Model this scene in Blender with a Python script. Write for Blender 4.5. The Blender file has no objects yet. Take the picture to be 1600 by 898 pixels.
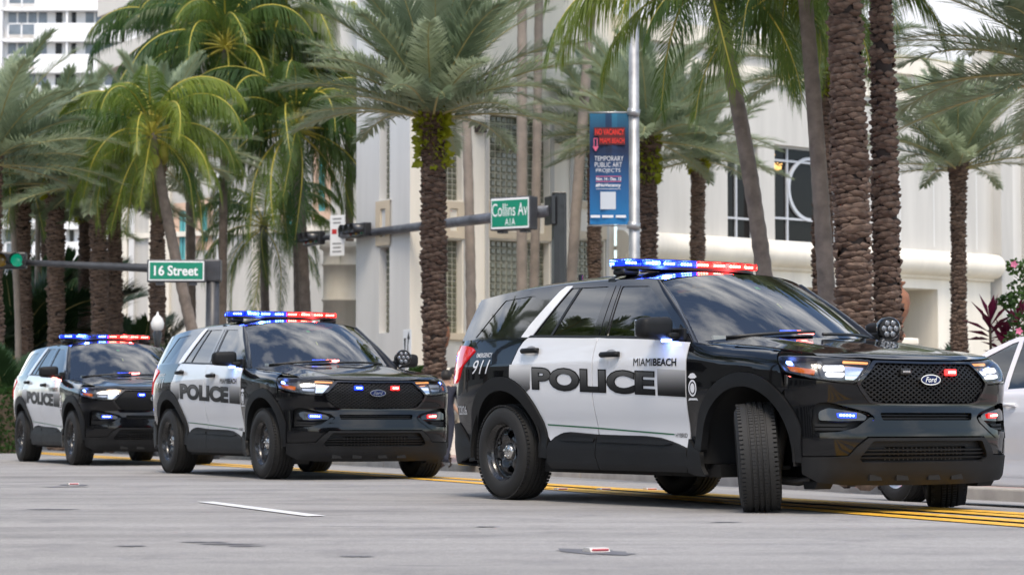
import bpy, bmesh, math, random
import numpy as np
from mathutils import Vector, Matrix, Euler
from mathutils.geometry import delaunay_2d_cdt
R = math.radians
random.seed(7)
scn = bpy.context.scene
COL = scn.collection

# ------------------------------------------------------------------ camera, sky, sun, exposure
CAM_H, PITCH, FPX = 0.637, R(3.087), 3775.5          # eye height, upward tilt, focal length in 1600-wide pixels
cam_d = bpy.data.cameras.new('camera')
cam_d.sensor_width = 36.0
cam_d.lens = FPX * 36.0 / 1600.0
cam_d.clip_start, cam_d.clip_end = 0.1, 3000
cam_d.dof.use_dof = True
cam_d.dof.focus_distance = 17.6
cam_d.dof.aperture_fstop = 4.5
cam = bpy.data.objects.new('camera', cam_d)
COL.objects.link(cam)
cam.location = (0, 0, CAM_H)
cam.rotation_euler = (math.pi / 2 + PITCH, 0, 0)
scn.camera = cam

SUN_EL, SUN_AZ = R(58), R(178)                       # azimuth clockwise from +Y
world = bpy.data.worlds.new('World')
scn.world = world
world.use_nodes = True
wn, wl = world.node_tree.nodes, world.node_tree.links
wn.clear()
wo = wn.new('ShaderNodeOutputWorld'); wb = wn.new('ShaderNodeBackground')
sky = wn.new('ShaderNodeTexSky'); sky.sky_type = 'NISHITA'; sky.sun_disc = False
sky.sun_elevation = SUN_EL; sky.sun_rotation = SUN_AZ; sky.dust_density = 1.5; sky.ozone_density = 1.0
# broken cloud cover all over the sky: white cloud mixed over the clear sky by a noise on the direction
tc = wn.new('ShaderNodeTexCoord'); nz = wn.new('ShaderNodeTexNoise'); rp = wn.new('ShaderNodeValToRGB')
mpw = wn.new('ShaderNodeMapping'); mpw.inputs['Scale'].default_value = (1.0, 1.0, 2.2)
nz.inputs['Scale'].default_value = 2.6; nz.inputs['Detail'].default_value = 7; nz.inputs['Roughness'].default_value = 0.55
rp.color_ramp.elements[0].position = 0.50; rp.color_ramp.elements[1].position = 0.70
mxw = wn.new('ShaderNodeMix'); mxw.data_type = 'RGBA'
mxw.inputs['B'].default_value = (10.0, 9.9, 9.8, 1)
wl.new(tc.outputs['Generated'], mpw.inputs['Vector']); wl.new(mpw.outputs['Vector'], nz.inputs['Vector'])
wl.new(nz.outputs['Fac'], rp.inputs['Fac']); wl.new(rp.outputs['Color'], mxw.inputs['Factor'])
wl.new(sky.outputs['Color'], mxw.inputs['A'])
wl.new(mxw.outputs['Result'], wb.inputs['Color'])
wb.inputs['Strength'].default_value = 0.15
wl.new(wb.outputs['Background'], wo.inputs['Surface'])

sun_d = bpy.data.lights.new('sun', 'SUN'); sun_d.energy = 1.5; sun_d.angle = R(20); sun_d.color = (1.0, 0.88, 0.72)
sun = bpy.data.objects.new('sun', sun_d); COL.objects.link(sun)
sun.rotation_euler = (math.pi / 2 - SUN_EL, 0, -SUN_AZ + math.pi)
sun.location = (0, 0, 60)

scn.view_settings.view_transform = 'Standard'
scn.view_settings.look = 'None'
scn.view_settings.exposure = 0.86
scn.cycles.max_bounces = 7; scn.cycles.diffuse_bounces = 3; scn.cycles.glossy_bounces = 3; scn.cycles.transparent_max_bounces = 10
scn.cycles.use_adaptive_sampling = True; scn.cycles.adaptive_threshold = 0.02; scn.cycles.sample_clamp_indirect = 4.0
scn.view_settings.gamma = 1.0
scn.view_settings.use_curve_mapping = False

# ------------------------------------------------------------------ helpers
def at(px, py, d):
    """point of the place seen at photo pixel (px, py) at distance d straight ahead"""
    x = (px - 800) / FPX; u = -(py - 449) / FPX
    c, s = math.cos(PITCH), math.sin(PITCH)
    k = d / (c - u * s)
    return Vector((x * k, d, CAM_H + k * (s + u * c)))

def new_obj(name, mesh, mat=None, parent=None):
    o = bpy.data.objects.new(name, mesh); COL.objects.link(o)
    if mat is not None and mesh is not None and not mesh.materials:
        mesh.materials.append(mat)
    if parent is not None: o.parent = parent
    return o

def empty(name, loc=(0, 0, 0), rz=0.0):
    o = bpy.data.objects.new(name, None); COL.objects.link(o)
    o.empty_display_size = 0.2
    o.location = loc; o.rotation_euler = (0, 0, rz)
    return o

def tag(o, label=None, cat=None, group=None, kind=None):
    if label: o['label'] = label
    if cat: o['category'] = cat
    if group: o['group'] = group
    if kind: o['kind'] = kind
    return o

def copy_tree(o, parent=None):
    c = o.copy(); COL.objects.link(c); c.parent = parent
    for ch in list(o.children): copy_tree(ch, c)
    return c

class MB:
    """collects vertices and faces of one mesh"""
    def __init__(s): s.v, s.f, s.sm = [], [], []
    def add(s, verts, faces, smooth=False):
        b = len(s.v); s.v += [tuple(v) for v in verts]
        s.f += [tuple(b + i for i in f) for f in faces]; s.sm += [smooth] * len(faces)
        return s
    def box(s, c, size, rot=None, bev=0.0):
        x, y, z = (k / 2 for k in size); c = Vector(c)
        if bev > 0:
            b = min(bev, x * .9, y * .9, z * .9)
            bm = bmesh.new(); bmesh.ops.create_cube(bm, size=1.0)
            for v in bm.verts: v.co = Vector((v.co.x * size[0], v.co.y * size[1], v.co.z * size[2]))
            bmesh.ops.bevel(bm, geom=list(bm.edges), offset=b, segments=2, affect='EDGES', profile=0.5)
            P = [v.co.copy() for v in bm.verts]; bm.verts.index_update(); F = [[v.index for v in f.verts] for f in bm.faces]
            bm.free()
        else:
            P = [Vector((a * x, b_ * y, d * z)) for a in (-1, 1) for b_ in (-1, 1) for d in (-1, 1)]
            F = [(0, 1, 3, 2), (4, 6, 7, 5), (0, 4, 5, 1), (2, 3, 7, 6), (0, 2, 6, 4), (1, 5, 7, 3)]
        if rot is not None: P = [rot @ p for p in P]
        return s.add([p + c for p in P], F, False)
    def tube(s, pts, rad, n=8, caps=True, smooth=True):
        pts = [Vector(p) for p in pts]; m = len(pts)
        rad = rad if hasattr(rad, '__len__') else [rad] * m
        V, F = [], []
        up = None
        for i, p in enumerate(pts):
            t = (pts[min(i + 1, m - 1)] - pts[max(i - 1, 0)])
            t = t.normalized() if t.length > 1e-9 else Vector((0, 0, 1))
            if up is None: up = t.orthogonal().normalized()
            up = (up - t * up.dot(t)).normalized(); w = t.cross(up)
            for k in range(n):
                a = 2 * math.pi * k / n
                V.append(p + (up * math.cos(a) + w * math.sin(a)) * rad[i])
        for i in range(m - 1):
            for k in range(n):
                F.append((i * n + k, i * n + (k + 1) % n, (i + 1) * n + (k + 1) % n, (i + 1) * n + k))
        s.add(V, F, smooth)
        if caps:
            b = len(s.v) - len(V)
            s.f += [tuple(b + k for k in range(n))[::-1], tuple(b + (m - 1) * n + k for k in range(n))]; s.sm += [False] * 2
        return s
    def lathe(s, prof, n=32, axis='Z', origin=(0, 0, 0), smooth=True):
        V, F = [], []; O = Vector(origin)
        for (r, h) in prof:
            for k in range(n):
                a = 2 * math.pi * k / n; c, q = r * math.cos(a), r * math.sin(a)
                V.append(O + (Vector((c, q, h)) if axis == 'Z' else Vector((c, h, q)) if axis == 'Y' else Vector((h, c, q))))
        for i in range(len(prof) - 1):
            for k in range(n):
                F.append((i * n + k, i * n + (k + 1) % n, (i + 1) * n + (k + 1) % n, (i + 1) * n + k))
        return s.add(V, F, smooth)
    def ball(s, c, r, sc=(1, 1, 1), seg=12, rings=8):
        V, F = [], []
        for i in range(rings + 1):
            th = math.pi * i / rings
            for k in range(seg):
                a = 2 * math.pi * k / seg
                V.append((c[0] + r * sc[0] * math.sin(th) * math.cos(a), c[1] + r * sc[1] * math.sin(th) * math.sin(a), c[2] + r * sc[2] * math.cos(th)))
        for i in range(rings):
            for k in range(seg):
                F.append((i * seg + k, (i + 1) * seg + k, (i + 1) * seg + (k + 1) % seg, i * seg + (k + 1) % seg))
        return s.add(V, F, True)
    def prism(s, poly, p0, ux, uy, ext):
        """polygon (2D points) in the plane p0+ux*a+uy*b, extruded by vector ext"""
        p0, ux, uy, ext = Vector(p0), Vector(ux), Vector(uy), Vector(ext); n = len(poly)
        A = [p0 + ux * a + uy * b for a, b in poly]
        V = A + [p + ext for p in A]
        F = [tuple(range(n)), tuple(range(2 * n - 1, n - 1, -1))] + [(i, i + n, (i + 1) % n + n, (i + 1) % n) for i in range(n)]
        return s.add(V, F, False)
    def mesh(s, name, mat=None):
        me = bpy.data.meshes.new(name); me.from_pydata(s.v, [], s.f)
        me.polygons.foreach_set('use_smooth', s.sm)
        me.update()
        bm = bmesh.new(); bm.from_mesh(me); bmesh.ops.recalc_face_normals(bm, faces=bm.faces); bm.to_mesh(me); bm.free()
        if mat: me.materials.append(mat)
        return me
    def build(s, name, mat=None, parent=None):
        return new_obj(name, s.mesh(name, mat), mat, parent)

# ------------------------------------------------------------------ materials
MATS = {}
def pmat(name, col, rough=0.5, metal=0.0, coat=0.0, spec=0.5, emit=None, estr=0.0, var=0.0, vscale=6.0, bump=0.0, bscale=40.0, dirt=0.0, streak=1.0):
    m = bpy.data.materials.new(name); m.use_nodes = True
    n, l = m.node_tree.nodes, m.node_tree.links
    b = n['Principled BSDF']
    b.inputs['Base Color'].default_value = (*col, 1); b.inputs['Roughness'].default_value = rough
    b.inputs['Metallic'].default_value = metal; b.inputs['Specular IOR Level'].default_value = spec
    b.inputs['Coat Weight'].default_value = coat; b.inputs['Coat Roughness'].default_value = 0.02
    if emit: b.inputs['Emission Color'].default_value = (*emit, 1); b.inputs['Emission Strength'].default_value = estr
    if var or bump or dirt:
        t = n.new('ShaderNodeTexCoord')
    if var:
        z = n.new('ShaderNodeTexNoise'); z.inputs['Scale'].default_value = vscale; z.inputs['Detail'].default_value = 6; z.inputs['Roughness'].default_value = 0.6
        if streak != 1.0:
            mp_ = n.new('ShaderNodeMapping'); mp_.inputs['Scale'].default_value = (1, 1, streak); l.new(t.outputs['Object'], mp_.inputs['Vector']); l.new(mp_.outputs['Vector'], z.inputs['Vector'])
        else: l.new(t.outputs['Object'], z.inputs['Vector'])
        r = n.new('ShaderNodeMapRange'); r.inputs['From Min'].default_value = 0.3; r.inputs['From Max'].default_value = 0.7
        r.inputs['To Min'].default_value = 1 - var; r.inputs['To Max'].default_value = 1 + var
        l.new(z.outputs['Fac'], r.inputs['Value'])
        mx = n.new('ShaderNodeMix'); mx.data_type = 'RGBA'; mx.blend_type = 'MULTIPLY'; mx.inputs['Factor'].default_value = 1
        mx.inputs['A'].default_value = (*col, 1); l.new(r.outputs['Result'], mx.inputs['B']); l.new(mx.outputs['Result'], b.inputs['Base Color'])
        r2 = n.new('ShaderNodeMapRange'); r2.inputs['To Min'].default_value = max(0, rough - .12); r2.inputs['To Max'].default_value = min(1, rough + .12)
        l.new(z.outputs['Fac'], r2.inputs['Value']); l.new(r2.outputs['Result'], b.inputs['Roughness'])
    if bump:
        z2 = n.new('ShaderNodeTexNoise'); z2.inputs['Scale'].default_value = bscale; z2.inputs['Detail'].default_value = 4
        l.new(t.outputs['Object'], z2.inputs['Vector'])
        bp = n.new('ShaderNodeBump'); bp.inputs['Strength'].default_value = bump; bp.inputs['Distance'].default_value = 0.01
        l.new(z2.outputs['Fac'], bp.inputs['Height']); l.new(bp.outputs['Normal'], b.inputs['Normal'])
    MATS[name] = m
    return m

def glassmat(name, tint, refl_ior=1.5, rough=0.0, tintfac=1.0):
    """thin tinted glazing: tinted see-through plus mirror reflection by Fresnel"""
    m = bpy.data.materials.new(name); m.use_nodes = True
    n, l = m.node_tree.nodes, m.node_tree.links
    n.clear(); o = n.new('ShaderNodeOutputMaterial')
    tr = n.new('ShaderNodeBsdfTransparent'); tr.inputs['Color'].default_value = (*tint, 1)
    gl = n.new('ShaderNodeBsdfGlossy'); gl.inputs['Roughness'].default_value = rough; gl.inputs['Color'].default_value = (1, 1, 1, 1)
    fr = n.new('ShaderNodeFresnel'); fr.inputs['IOR'].default_value = refl_ior
    mx = n.new('ShaderNodeMixShader')
    l.new(fr.outputs['Fac'], mx.inputs['Fac']); l.new(tr.outputs['BSDF'], mx.inputs[1]); l.new(gl.outputs['BSDF'], mx.inputs[2])
    l.new(mx.outputs['Shader'], o.inputs['Surface'])
    MATS[name] = m
    return m

def emitmat(name, col, strength):
    return pmat(name, tuple(c * .6 for c in col), 0.3, emit=col, estr=strength)

def text_mesh(txt, size=1.0, bold=0.0, xs=1.0, space=1.0, align='LEFT', step=0.0, shear=0.0):
    """letters as a flat 2D triangle mesh: (verts2d, faces)"""
    cu = bpy.data.curves.new('t', 'FONT'); cu.body = txt; cu.size = size; cu.offset = bold; cu.align_x = align
    cu.space_character = space; cu.resolution_u = 4; cu.shear = shear
    ob = bpy.data.objects.new('t', cu); COL.objects.link(ob)
    dg = bpy.context.evaluated_depsgraph_get()
    me = bpy.data.meshes.new_from_object(ob.evaluated_get(dg))
    bpy.data.objects.remove(ob); bpy.data.curves.remove(cu)
    bm = bmesh.new(); bm.from_mesh(me); bpy.data.meshes.remove(me)
    for v in bm.verts: v.co.x *= xs
    if step > 0:
        for ax in (0, 1):
            lo = min(v.co[ax] for v in bm.verts); hi = max(v.co[ax] for v in bm.verts)
            k = lo + step
            while k < hi:
                nrm = Vector((1, 0, 0)) if ax == 0 else Vector((0, 1, 0))
                bmesh.ops.bisect_plane(bm, geom=bm.verts[:] + bm.edges[:] + bm.faces[:], plane_co=nrm * k, plane_no=nrm)
                k += step
    bmesh.ops.triangulate(bm, faces=bm.faces[:])
    bm.verts.index_update()
    V = [(v.co.x, v.co.y) for v in bm.verts]; F = [[v.index for v in f.verts] for f in bm.faces]
    bm.free()
    return V, F

def fit2d(V, x0, x1, y0, y1):
    xs = [v[0] for v in V]; ys = [v[1] for v in V]
    ax, bx, ay, by = min(xs), max(xs), min(ys), max(ys)
    return [(x0 + (v[0] - ax) / (bx - ax) * (x1 - x0), y0 + (v[1] - ay) / (by - ay) * (y1 - y0)) for v in V]

def flat_text(name, txt, p0, ux, uy, x0, x1, y0, y1, mat, parent, bold=0.0, off=(0, 0, 0)):
    V, F = text_mesh(txt, 1.0, bold); V = fit2d(V, x0, x1, y0, y1)
    p0, ux, uy, off = Vector(p0), Vector(ux), Vector(uy), Vector(off)
    m = MB(); m.add([p0 + ux * a + uy * b + off for a, b in V], F)
    return m.build(name, mat, parent)

def pchip(xs, ys):
    xs = np.array(xs, float); ys = np.array(ys, float)
    h = np.diff(xs); d = np.diff(ys) / h
    m = np.zeros_like(ys); m[0], m[-1] = d[0], d[-1]
    for i in range(1, len(xs) - 1):
        if d[i - 1] * d[i] > 0:
            w1, w2 = 2 * h[i] + h[i - 1], h[i] + 2 * h[i - 1]
            m[i] = (w1 + w2) / (w1 / d[i - 1] + w2 / d[i])
    def f(x):
        x = np.clip(np.asarray(x, float), xs[0], xs[-1])
        i = np.clip(np.searchsorted(xs, x) - 1, 0, len(xs) - 2)
        t = (x - xs[i]) / h[i]
        return ys[i] * (1 + 2 * t) * (1 - t) ** 2 + m[i] * h[i] * t * (1 - t) ** 2 + ys[i + 1] * t * t * (3 - 2 * t) + m[i + 1] * h[i] * t * t * (t - 1)
    return f

def sstep(a, b, x):
    t = np.clip((np.asarray(x, float) - a) / (b - a), 0, 1); return t * t * (3 - 2 * t)

def inpoly(P, poly):
    x, y = P[:, 0], P[:, 1]; ins = np.zeros(len(P), bool); n = len(poly)
    for i in range(n):
        x1, y1 = poly[i]; x2, y2 = poly[(i + 1) % n]
        c = ((y1 > y) != (y2 > y)) & (x < (x2 - x1) * (y - y1) / ((y2 - y1) if y2 != y1 else 1e-12) + x1)
        ins ^= c
    return ins

def densify(poly, step):
    out = []
    n = len(poly)
    for i in range(n):
        a, b = np.array(poly[i], float), np.array(poly[(i + 1) % n], float)
        k = max(1, int(math.ceil(np.linalg.norm(b - a) / step)))
        for j in range(k): out.append(tuple(a + (b - a) * j / k))
    return out

def smooth_poly(poly, r=0.02, n=4, keep=()):
    """round the corners of a polygon"""
    out = []; N = len(poly)
    for i in range(N):
        p0, p, p1 = np.array(poly[i - 1], float), np.array(poly[i], float), np.array(poly[(i + 1) % N], float)
        if i in keep: out.append(tuple(p)); continue
        a, b = p0 - p, p1 - p
        la, lb = np.linalg.norm(a), np.linalg.norm(b)
        k = min(r, la * .45, lb * .45)
        A, B = p + a / la * k, p + b / lb * k
        for j in range(n + 1):
            t = j / n; out.append(tuple((1 - t) ** 2 * A + 2 * t * (1 - t) * p + t * t * B))
    return out

def panel_data(F, outline, holes=(), step=0.04, off=0.0, rim=0.012, hole_rim=True):
    """triangulated sheet over the 2D outline (minus holes) mapped through the surface F(p, q), with turned-in rims"""
    loops = [densify(outline, step)] + [densify(h, step) for h in holes]
    O = np.array(loops[0]); lo, hi = O.min(0), O.max(0)
    gx = np.arange(lo[0] + step * .5, hi[0], step); gy = np.arange(lo[1] + step * .5, hi[1], step)
    G = np.array([(a + (step * .25 if j % 2 else -step * .25), b) for j, b in enumerate(gy) for a in gx]) if len(gx) and len(gy) else np.zeros((0, 2))
    if len(G):
        keep = inpoly(G, loops[0])
        for h in loops[1:]: keep &= ~inpoly(G, h)
        G = G[keep]
        L = np.vstack([np.array(k) for k in loops])
        if len(G):
            dm = np.full(len(G), 9.0)
            for p in L: dm = np.minimum(dm, np.hypot(G[:, 0] - p[0], G[:, 1] - p[1]))
            G = G[dm > step * .45]
    vs, es = [], []
    for k in loops:
        b = len(vs); n = len(k); vs += [Vector((float(p[0]), float(p[1]))) for p in k]; es += [(b + i, b + (i + 1) % n) for i in range(n)]
    vs += [Vector((float(p[0]), float(p[1]))) for p in G]
    r = delaunay_2d_cdt(vs, es, [], 0, 1e-6)
    V2 = np.array([(v.x, v.y) for v in r[0]]); T = [f for f in r[2]]
    C = np.array([V2[list(f)].mean(0) for f in T])
    keep = inpoly(C, loops[0])
    for h in loops[1:]: keep &= ~inpoly(C, h)
    T = [f for f, k in zip(T, keep) if k]
    def nrm(P):
        e = 1e-3
        a = F(P[:, 0] + e, P[:, 1]) - F(P[:, 0] - e, P[:, 1]); b = F(P[:, 0], P[:, 1] + e) - F(P[:, 0], P[:, 1] - e)
        n = np.cross(a, b); return n / np.maximum(np.linalg.norm(n, axis=1, keepdims=True), 1e-12)
    P3, N3 = F(V2[:, 0], V2[:, 1]), nrm(V2)
    # which way is out: the F's (p, q) are laid so that the cross product points outwards
    V = P3 + N3 * off; N = N3.copy(); faces = []
    for f in T:
        a, b, c = V2[f[0]], V2[f[1]], V2[f[2]]
        ccw = (b[0] - a[0]) * (c[1] - a[1]) - (b[1] - a[1]) * (c[0] - a[0]) > 0
        faces.append(tuple(f) if ccw else tuple(f)[::-1])
    V, N = list(map(tuple, V)), list(map(tuple, N))
    if rim > 0:
        for k in (loops if hole_rim else loops[:1]):
            K = np.array(k); p = F(K[:, 0], K[:, 1]); n = nrm(K); m = len(K); b = len(V)
            V += list(map(tuple, p + n * off)) + list(map(tuple, p + n * (off - rim)))
            N += [(0, 0, 0)] * (2 * m)
            for i in range(m):
                j = (i + 1) % m
                faces.append((b + i, b + m + i, b + m + j, b + j))
    return V, N, faces

def panel_mesh(name, data, mat, mirror=False):
    V, N, faces = data
    if mirror:
        V = [(v[0], -v[1], v[2]) for v in V]; N = [(n[0], -n[1], n[2]) for n in N]; faces = [f[::-1] for f in faces]
    me = bpy.data.meshes.new(name); me.from_pydata(V, [], faces); me.materials.append(mat)
    me.polygons.foreach_set('use_smooth', [True] * len(me.polygons)); me.update()
    me.normals_split_custom_set_from_vertices(N)
    return me
# ================================================================== ground, road, kerb
RDIR = R(-67.0)
rv = Vector((math.cos(RDIR), math.sin(RDIR), 0)); nv = Vector((-math.sin(RDIR), math.cos(RDIR), 0))   # along the road (towards us), across it (away)
KERB, YEL = 15.8, 9.35
def ROADZ(lat): return -.30 * max(0.0, min(1.0, (lat - 9.6) / (KERB - 9.6)))
def rp(lat, lon, dz=0.0): p = nv * lat + rv * lon; return Vector((p.x, p.y, ROADZ(lat) + dz))

def roadmat():
    m = bpy.data.materials.new('road_surface'); m.use_nodes = True
    n, l = m.node_tree.nodes, m.node_tree.links; b = n['Principled BSDF']; b.inputs['Roughness'].default_value = .85
    t = n.new('ShaderNodeTexCoord')
    mp = n.new('ShaderNodeMapping'); mp.inputs['Rotation'].default_value = (0, 0, -RDIR); mp.inputs['Scale'].default_value = (.10, .55, 1)
    l.new(t.outputs['Object'], mp.inputs['Vector'])
    def noise(scale, detail, rough, vec): 
        z = n.new('ShaderNodeTexNoise'); z.inputs['Scale'].default_value = scale; z.inputs['Detail'].default_value = detail; z.inputs['Roughness'].default_value = rough
        l.new(vec, z.inputs['Vector']); return z.outputs['Fac']
    a = noise(1.1, 6, .6, mp.outputs['Vector']); c = noise(95, 3, .7, t.outputs['Object']); d = noise(1.6, 7, .65, t.outputs['Object'])
    r1 = n.new('ShaderNodeValToRGB'); r1.color_ramp.elements[0].position = .3; r1.color_ramp.elements[1].position = .72
    r1.color_ramp.elements[0].color = (.235, .224, .212, 1); r1.color_ramp.elements[1].color = (.372, .356, .338, 1); l.new(a, r1.inputs['Fac'])
    m1 = n.new('ShaderNodeMix'); m1.data_type = 'RGBA'; m1.blend_type = 'MULTIPLY'; m1.inputs['Factor'].default_value = 1
    r2 = n.new('ShaderNodeMapRange'); r2.inputs['From Min'].default_value = .25; r2.inputs['From Max'].default_value = .75; r2.inputs['To Min'].default_value = .62; r2.inputs['To Max'].default_value = 1.36; l.new(c, r2.inputs['Value'])
    l.new(r1.outputs['Color'], m1.inputs['A']); l.new(r2.outputs['Result'], m1.inputs['B'])
    r3 = n.new('ShaderNodeValToRGB'); r3.color_ramp.elements[0].position = .50; r3.color_ramp.elements[1].position = .72
    r3.color_ramp.elements[0].color = (1, 1, 1, 1); r3.color_ramp.elements[1].color = (.62, .62, .65, 1); l.new(d, r3.inputs['Fac'])
    m2 = n.new('ShaderNodeMix'); m2.data_type = 'RGBA'; m2.blend_type = 'MULTIPLY'; m2.inputs['Factor'].default_value = .8
    l.new(m1.outputs['Result'], m2.inputs['A']); l.new(r3.outputs['Color'], m2.inputs['B'])
    # scattered small dark oil spots and scuffs, drawn out along the traffic
    sc = noise(6.5, 4, .55, mp.outputs['Vector'])
    r4 = n.new('ShaderNodeValToRGB'); r4.color_ramp.elements[0].position = .66; r4.color_ramp.elements[1].position = .71
    r4.color_ramp.elements[0].color = (1, 1, 1, 1); r4.color_ramp.elements[1].color = (.55, .55, .58, 1); l.new(sc, r4.inputs['Fac'])
    m3 = n.new('ShaderNodeMix'); m3.data_type = 'RGBA'; m3.blend_type = 'MULTIPLY'; m3.inputs['Factor'].default_value = .8
    l.new(m2.outputs['Result'], m3.inputs['A']); l.new(r4.outputs['Color'], m3.inputs['B']); l.new(m3.outputs['Result'], b.inputs['Base Color'])
    ag = noise(22, 5, .75, t.outputs['Object']); r5 = n.new('ShaderNodeMapRange'); r5.inputs['From Min'].default_value = .3; r5.inputs['From Max'].default_value = .7; r5.inputs['To Min'].default_value = .78; r5.inputs['To Max'].default_value = 1.20; l.new(ag, r5.inputs['Value'])
    m4 = n.new('ShaderNodeMix'); m4.data_type = 'RGBA'; m4.blend_type = 'MULTIPLY'; m4.inputs['Factor'].default_value = 1; l.new(m3.outputs['Result'], m4.inputs['A']); l.new(r5.outputs['Result'], m4.inputs['B'])
    mpt = n.new('ShaderNodeMapping'); mpt.inputs['Rotation'].default_value = (0, 0, -RDIR); mpt.inputs['Scale'].default_value = (.035, 1.3, 1); l.new(t.outputs['Object'], mpt.inputs['Vector'])
    tk = noise(1.0, 4, .6, mpt.outputs['Vector']); r6 = n.new('ShaderNodeMapRange'); r6.inputs['From Min'].default_value = .35; r6.inputs['From Max'].default_value = .65; r6.inputs['To Min'].default_value = .86; r6.inputs['To Max'].default_value = 1.10; l.new(tk, r6.inputs['Value'])
    m5 = n.new('ShaderNodeMix'); m5.data_type = 'RGBA'; m5.blend_type = 'MULTIPLY'; m5.inputs['Factor'].default_value = 1; l.new(m4.outputs['Result'], m5.inputs['A']); l.new(r6.outputs['Result'], m5.inputs['B']); l.new(m5.outputs['Result'], b.inputs['Base Color'])
    bp = n.new('ShaderNodeBump'); bp.inputs['Strength'].default_value = .5; bp.inputs['Distance'].default_value = .004; l.new(c, bp.inputs['Height']); l.new(bp.outputs['Normal'], b.inputs['Normal'])
    return m
ROAD = roadmat()
KERBM = pmat('kerb_concrete', (.34, .31, .27), .85, var=.2, vscale=3, bump=.2, bscale=60)
PAVE = pmat('pink_paving', (.36, .25, .22), .8, var=.18, vscale=2.0)
SOIL = pmat('ground_beyond', (.28, .26, .22), .9, var=.2, vscale=.5)
YPAINT = pmat('yellow_paint', (.74, .40, .035), .6, var=.42, vscale=16)
WPAINT = pmat('white_road_paint', (.68, .68, .66), .6, var=.14, vscale=9)

m = MB(); lats = [-400, -20, 0, 9.6, 11.0, 12.5, 14.2, KERB]
for i in range(len(lats) - 1):
    m.add([rp(lats[i], -420), rp(lats[i], 320), rp(lats[i + 1], 320), rp(lats[i + 1], -420)], [(0, 1, 2, 3)])
tag(m.build('road', ROAD), kind='structure')
m = MB(); base = ROADZ(KERB)
kerb_root = empty('kerb', (0, 0, 0)); tag(kerb_root, kind='structure')
km = MB(); km.box((0, 0, 0), (2.96, .30, .22), bev=.02); kme = km.mesh('kerb_stone', KERBM)
for i in range(-44, 12):
    p = nv * (KERB + .15) + rv * (i * 3.0); o = new_obj('kerb_stone', kme, None, kerb_root); o.location = (p.x, p.y, base + .03); o.rotation_euler = (0, 0, RDIR)
PAVZ = base + .135
m = MB(); m.add([nv * (KERB + .28) + rv * a + Vector((0, 0, PAVZ)) for a in (-420, 320)] + [nv * (KERB + 5) + rv * a + Vector((0, 0, PAVZ)) for a in (320, -420)], [(0, 1, 2, 3)]); tag(m.build('pavement', PAVE), kind='structure')
m = MB(); m.add([nv * (KERB + 5) + rv * a + Vector((0, 0, PAVZ - .004)) for a in (-420, 320)] + [nv * 500 + rv * a + Vector((0, 0, PAVZ - .004)) for a in (320, -420)], [(0, 1, 2, 3)]); tag(m.build('ground', SOIL), kind='structure')

def stripe(name, pts, w, mat, dz=.006):
    """painted line through (lat, lon) points"""
    m = MB(); V = []
    for (la, lo, ww) in pts:
        V += [rp(la - ww / 2, lo, dz), rp(la + ww / 2, lo, dz)]
    m.add(V, [(2 * i, 2 * i + 1, 2 * i + 3, 2 * i + 2) for i in range(len(pts) - 1)])
    return tag(m.build(name, mat), kind='structure')
def ll(px, py):
    d = FPX * CAM_H / (py - 652.6); x = (px - 800) / FPX * d; p = Vector((x, d, 0)); return p.dot(nv), p.dot(rv)
# centre lines: a double line that opens into a four-line median towards us
LO = lambda lo0, lo1, k: [lo0 + (lo1 - lo0) * i / k for i in range(k + 1)]
def flare(lo, end): t = max(0, min(1, (lo + 24.0) / 12.0)); return end * t
stripe('yellow_line', [(9.40, lo, .20) for lo in LO(-70, 10, 20)], .1, YPAINT)
stripe('yellow_line', [(9.08 - flare(lo, .78), lo, .20) for lo in LO(-70, 10, 20)], .1, YPAINT)
stripe('yellow_line', [(9.38 - flare(lo, .34), lo, .20) for lo in LO(-22, 10, 10)], .1, YPAINT, .010)
stripe('yellow_line', [(9.08 - flare(lo, .42) - .02, lo, .20) for lo in LO(-21, 10, 10)], .1, YPAINT, .010)
a, b = ll(322, 783.5), ll(496, 806)
stripe('white_dash', [(a[0], a[1], .13), (b[0], b[1], .13)], .13, WPAINT)
for k in (1, 2, 3, -1):
    stripe('white_dash', [(a[0], a[1] - 12.2 * k, .13), (a[0], b[1] - 12.2 * k, .13)], .13, WPAINT)
# raised reflectors on dark tar patches
TAR = pmat('tar_patch', (.13, .13, .14), .85, var=.3, vscale=8)
RMK = pmat('red_reflector', (.5, .03, .05), .3, coat=.5); WMK = pmat('marker_white', (.6, .58, .55), .5)
def marker(px, py, lab, patch=True, colr=RMK):
    la, lo = ll(px, py); p = rp(la, lo); t = empty('road_marker', p, RDIR); tag(t, lab, 'road marker', 'raised reflectors on the road')
    m = MB(); m.prism([(-.05, 0), (.05, 0), (.032, .018), (-.032, .018)], (0, -.05, .004), (1, 0, 0), (0, 0, 1), (0, .10, 0)); m.build('body', WMK, t)
    m = MB(); m.box((.046, 0, .013), (.006, .085, .011), Matrix.Rotation(.7, 3, 'Y')); m.build('reflector', colr, t)
    if patch:
        m = MB(); rr = random.Random(int(px)); n_ = 22
        V = [(.0 + (.13 + .16 * rr.random()) * math.cos(2 * math.pi * i / n_) * 1.3, (.10 + .06 * rr.random()) * math.sin(2 * math.pi * i / n_), .003) for i in range(n_)]
        m.add(V, [tuple(range(n_))]); m.build('tar_bed', TAR, t)
marker(116, 757, 'red reflector on the grey road in front of the rearmost police suv')
marker(931, 861, 'red reflector with a dark tar patch in the near foreground of the road')
ORM = pmat('amber_reflector', (.5, .12, .05), .4)
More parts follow.
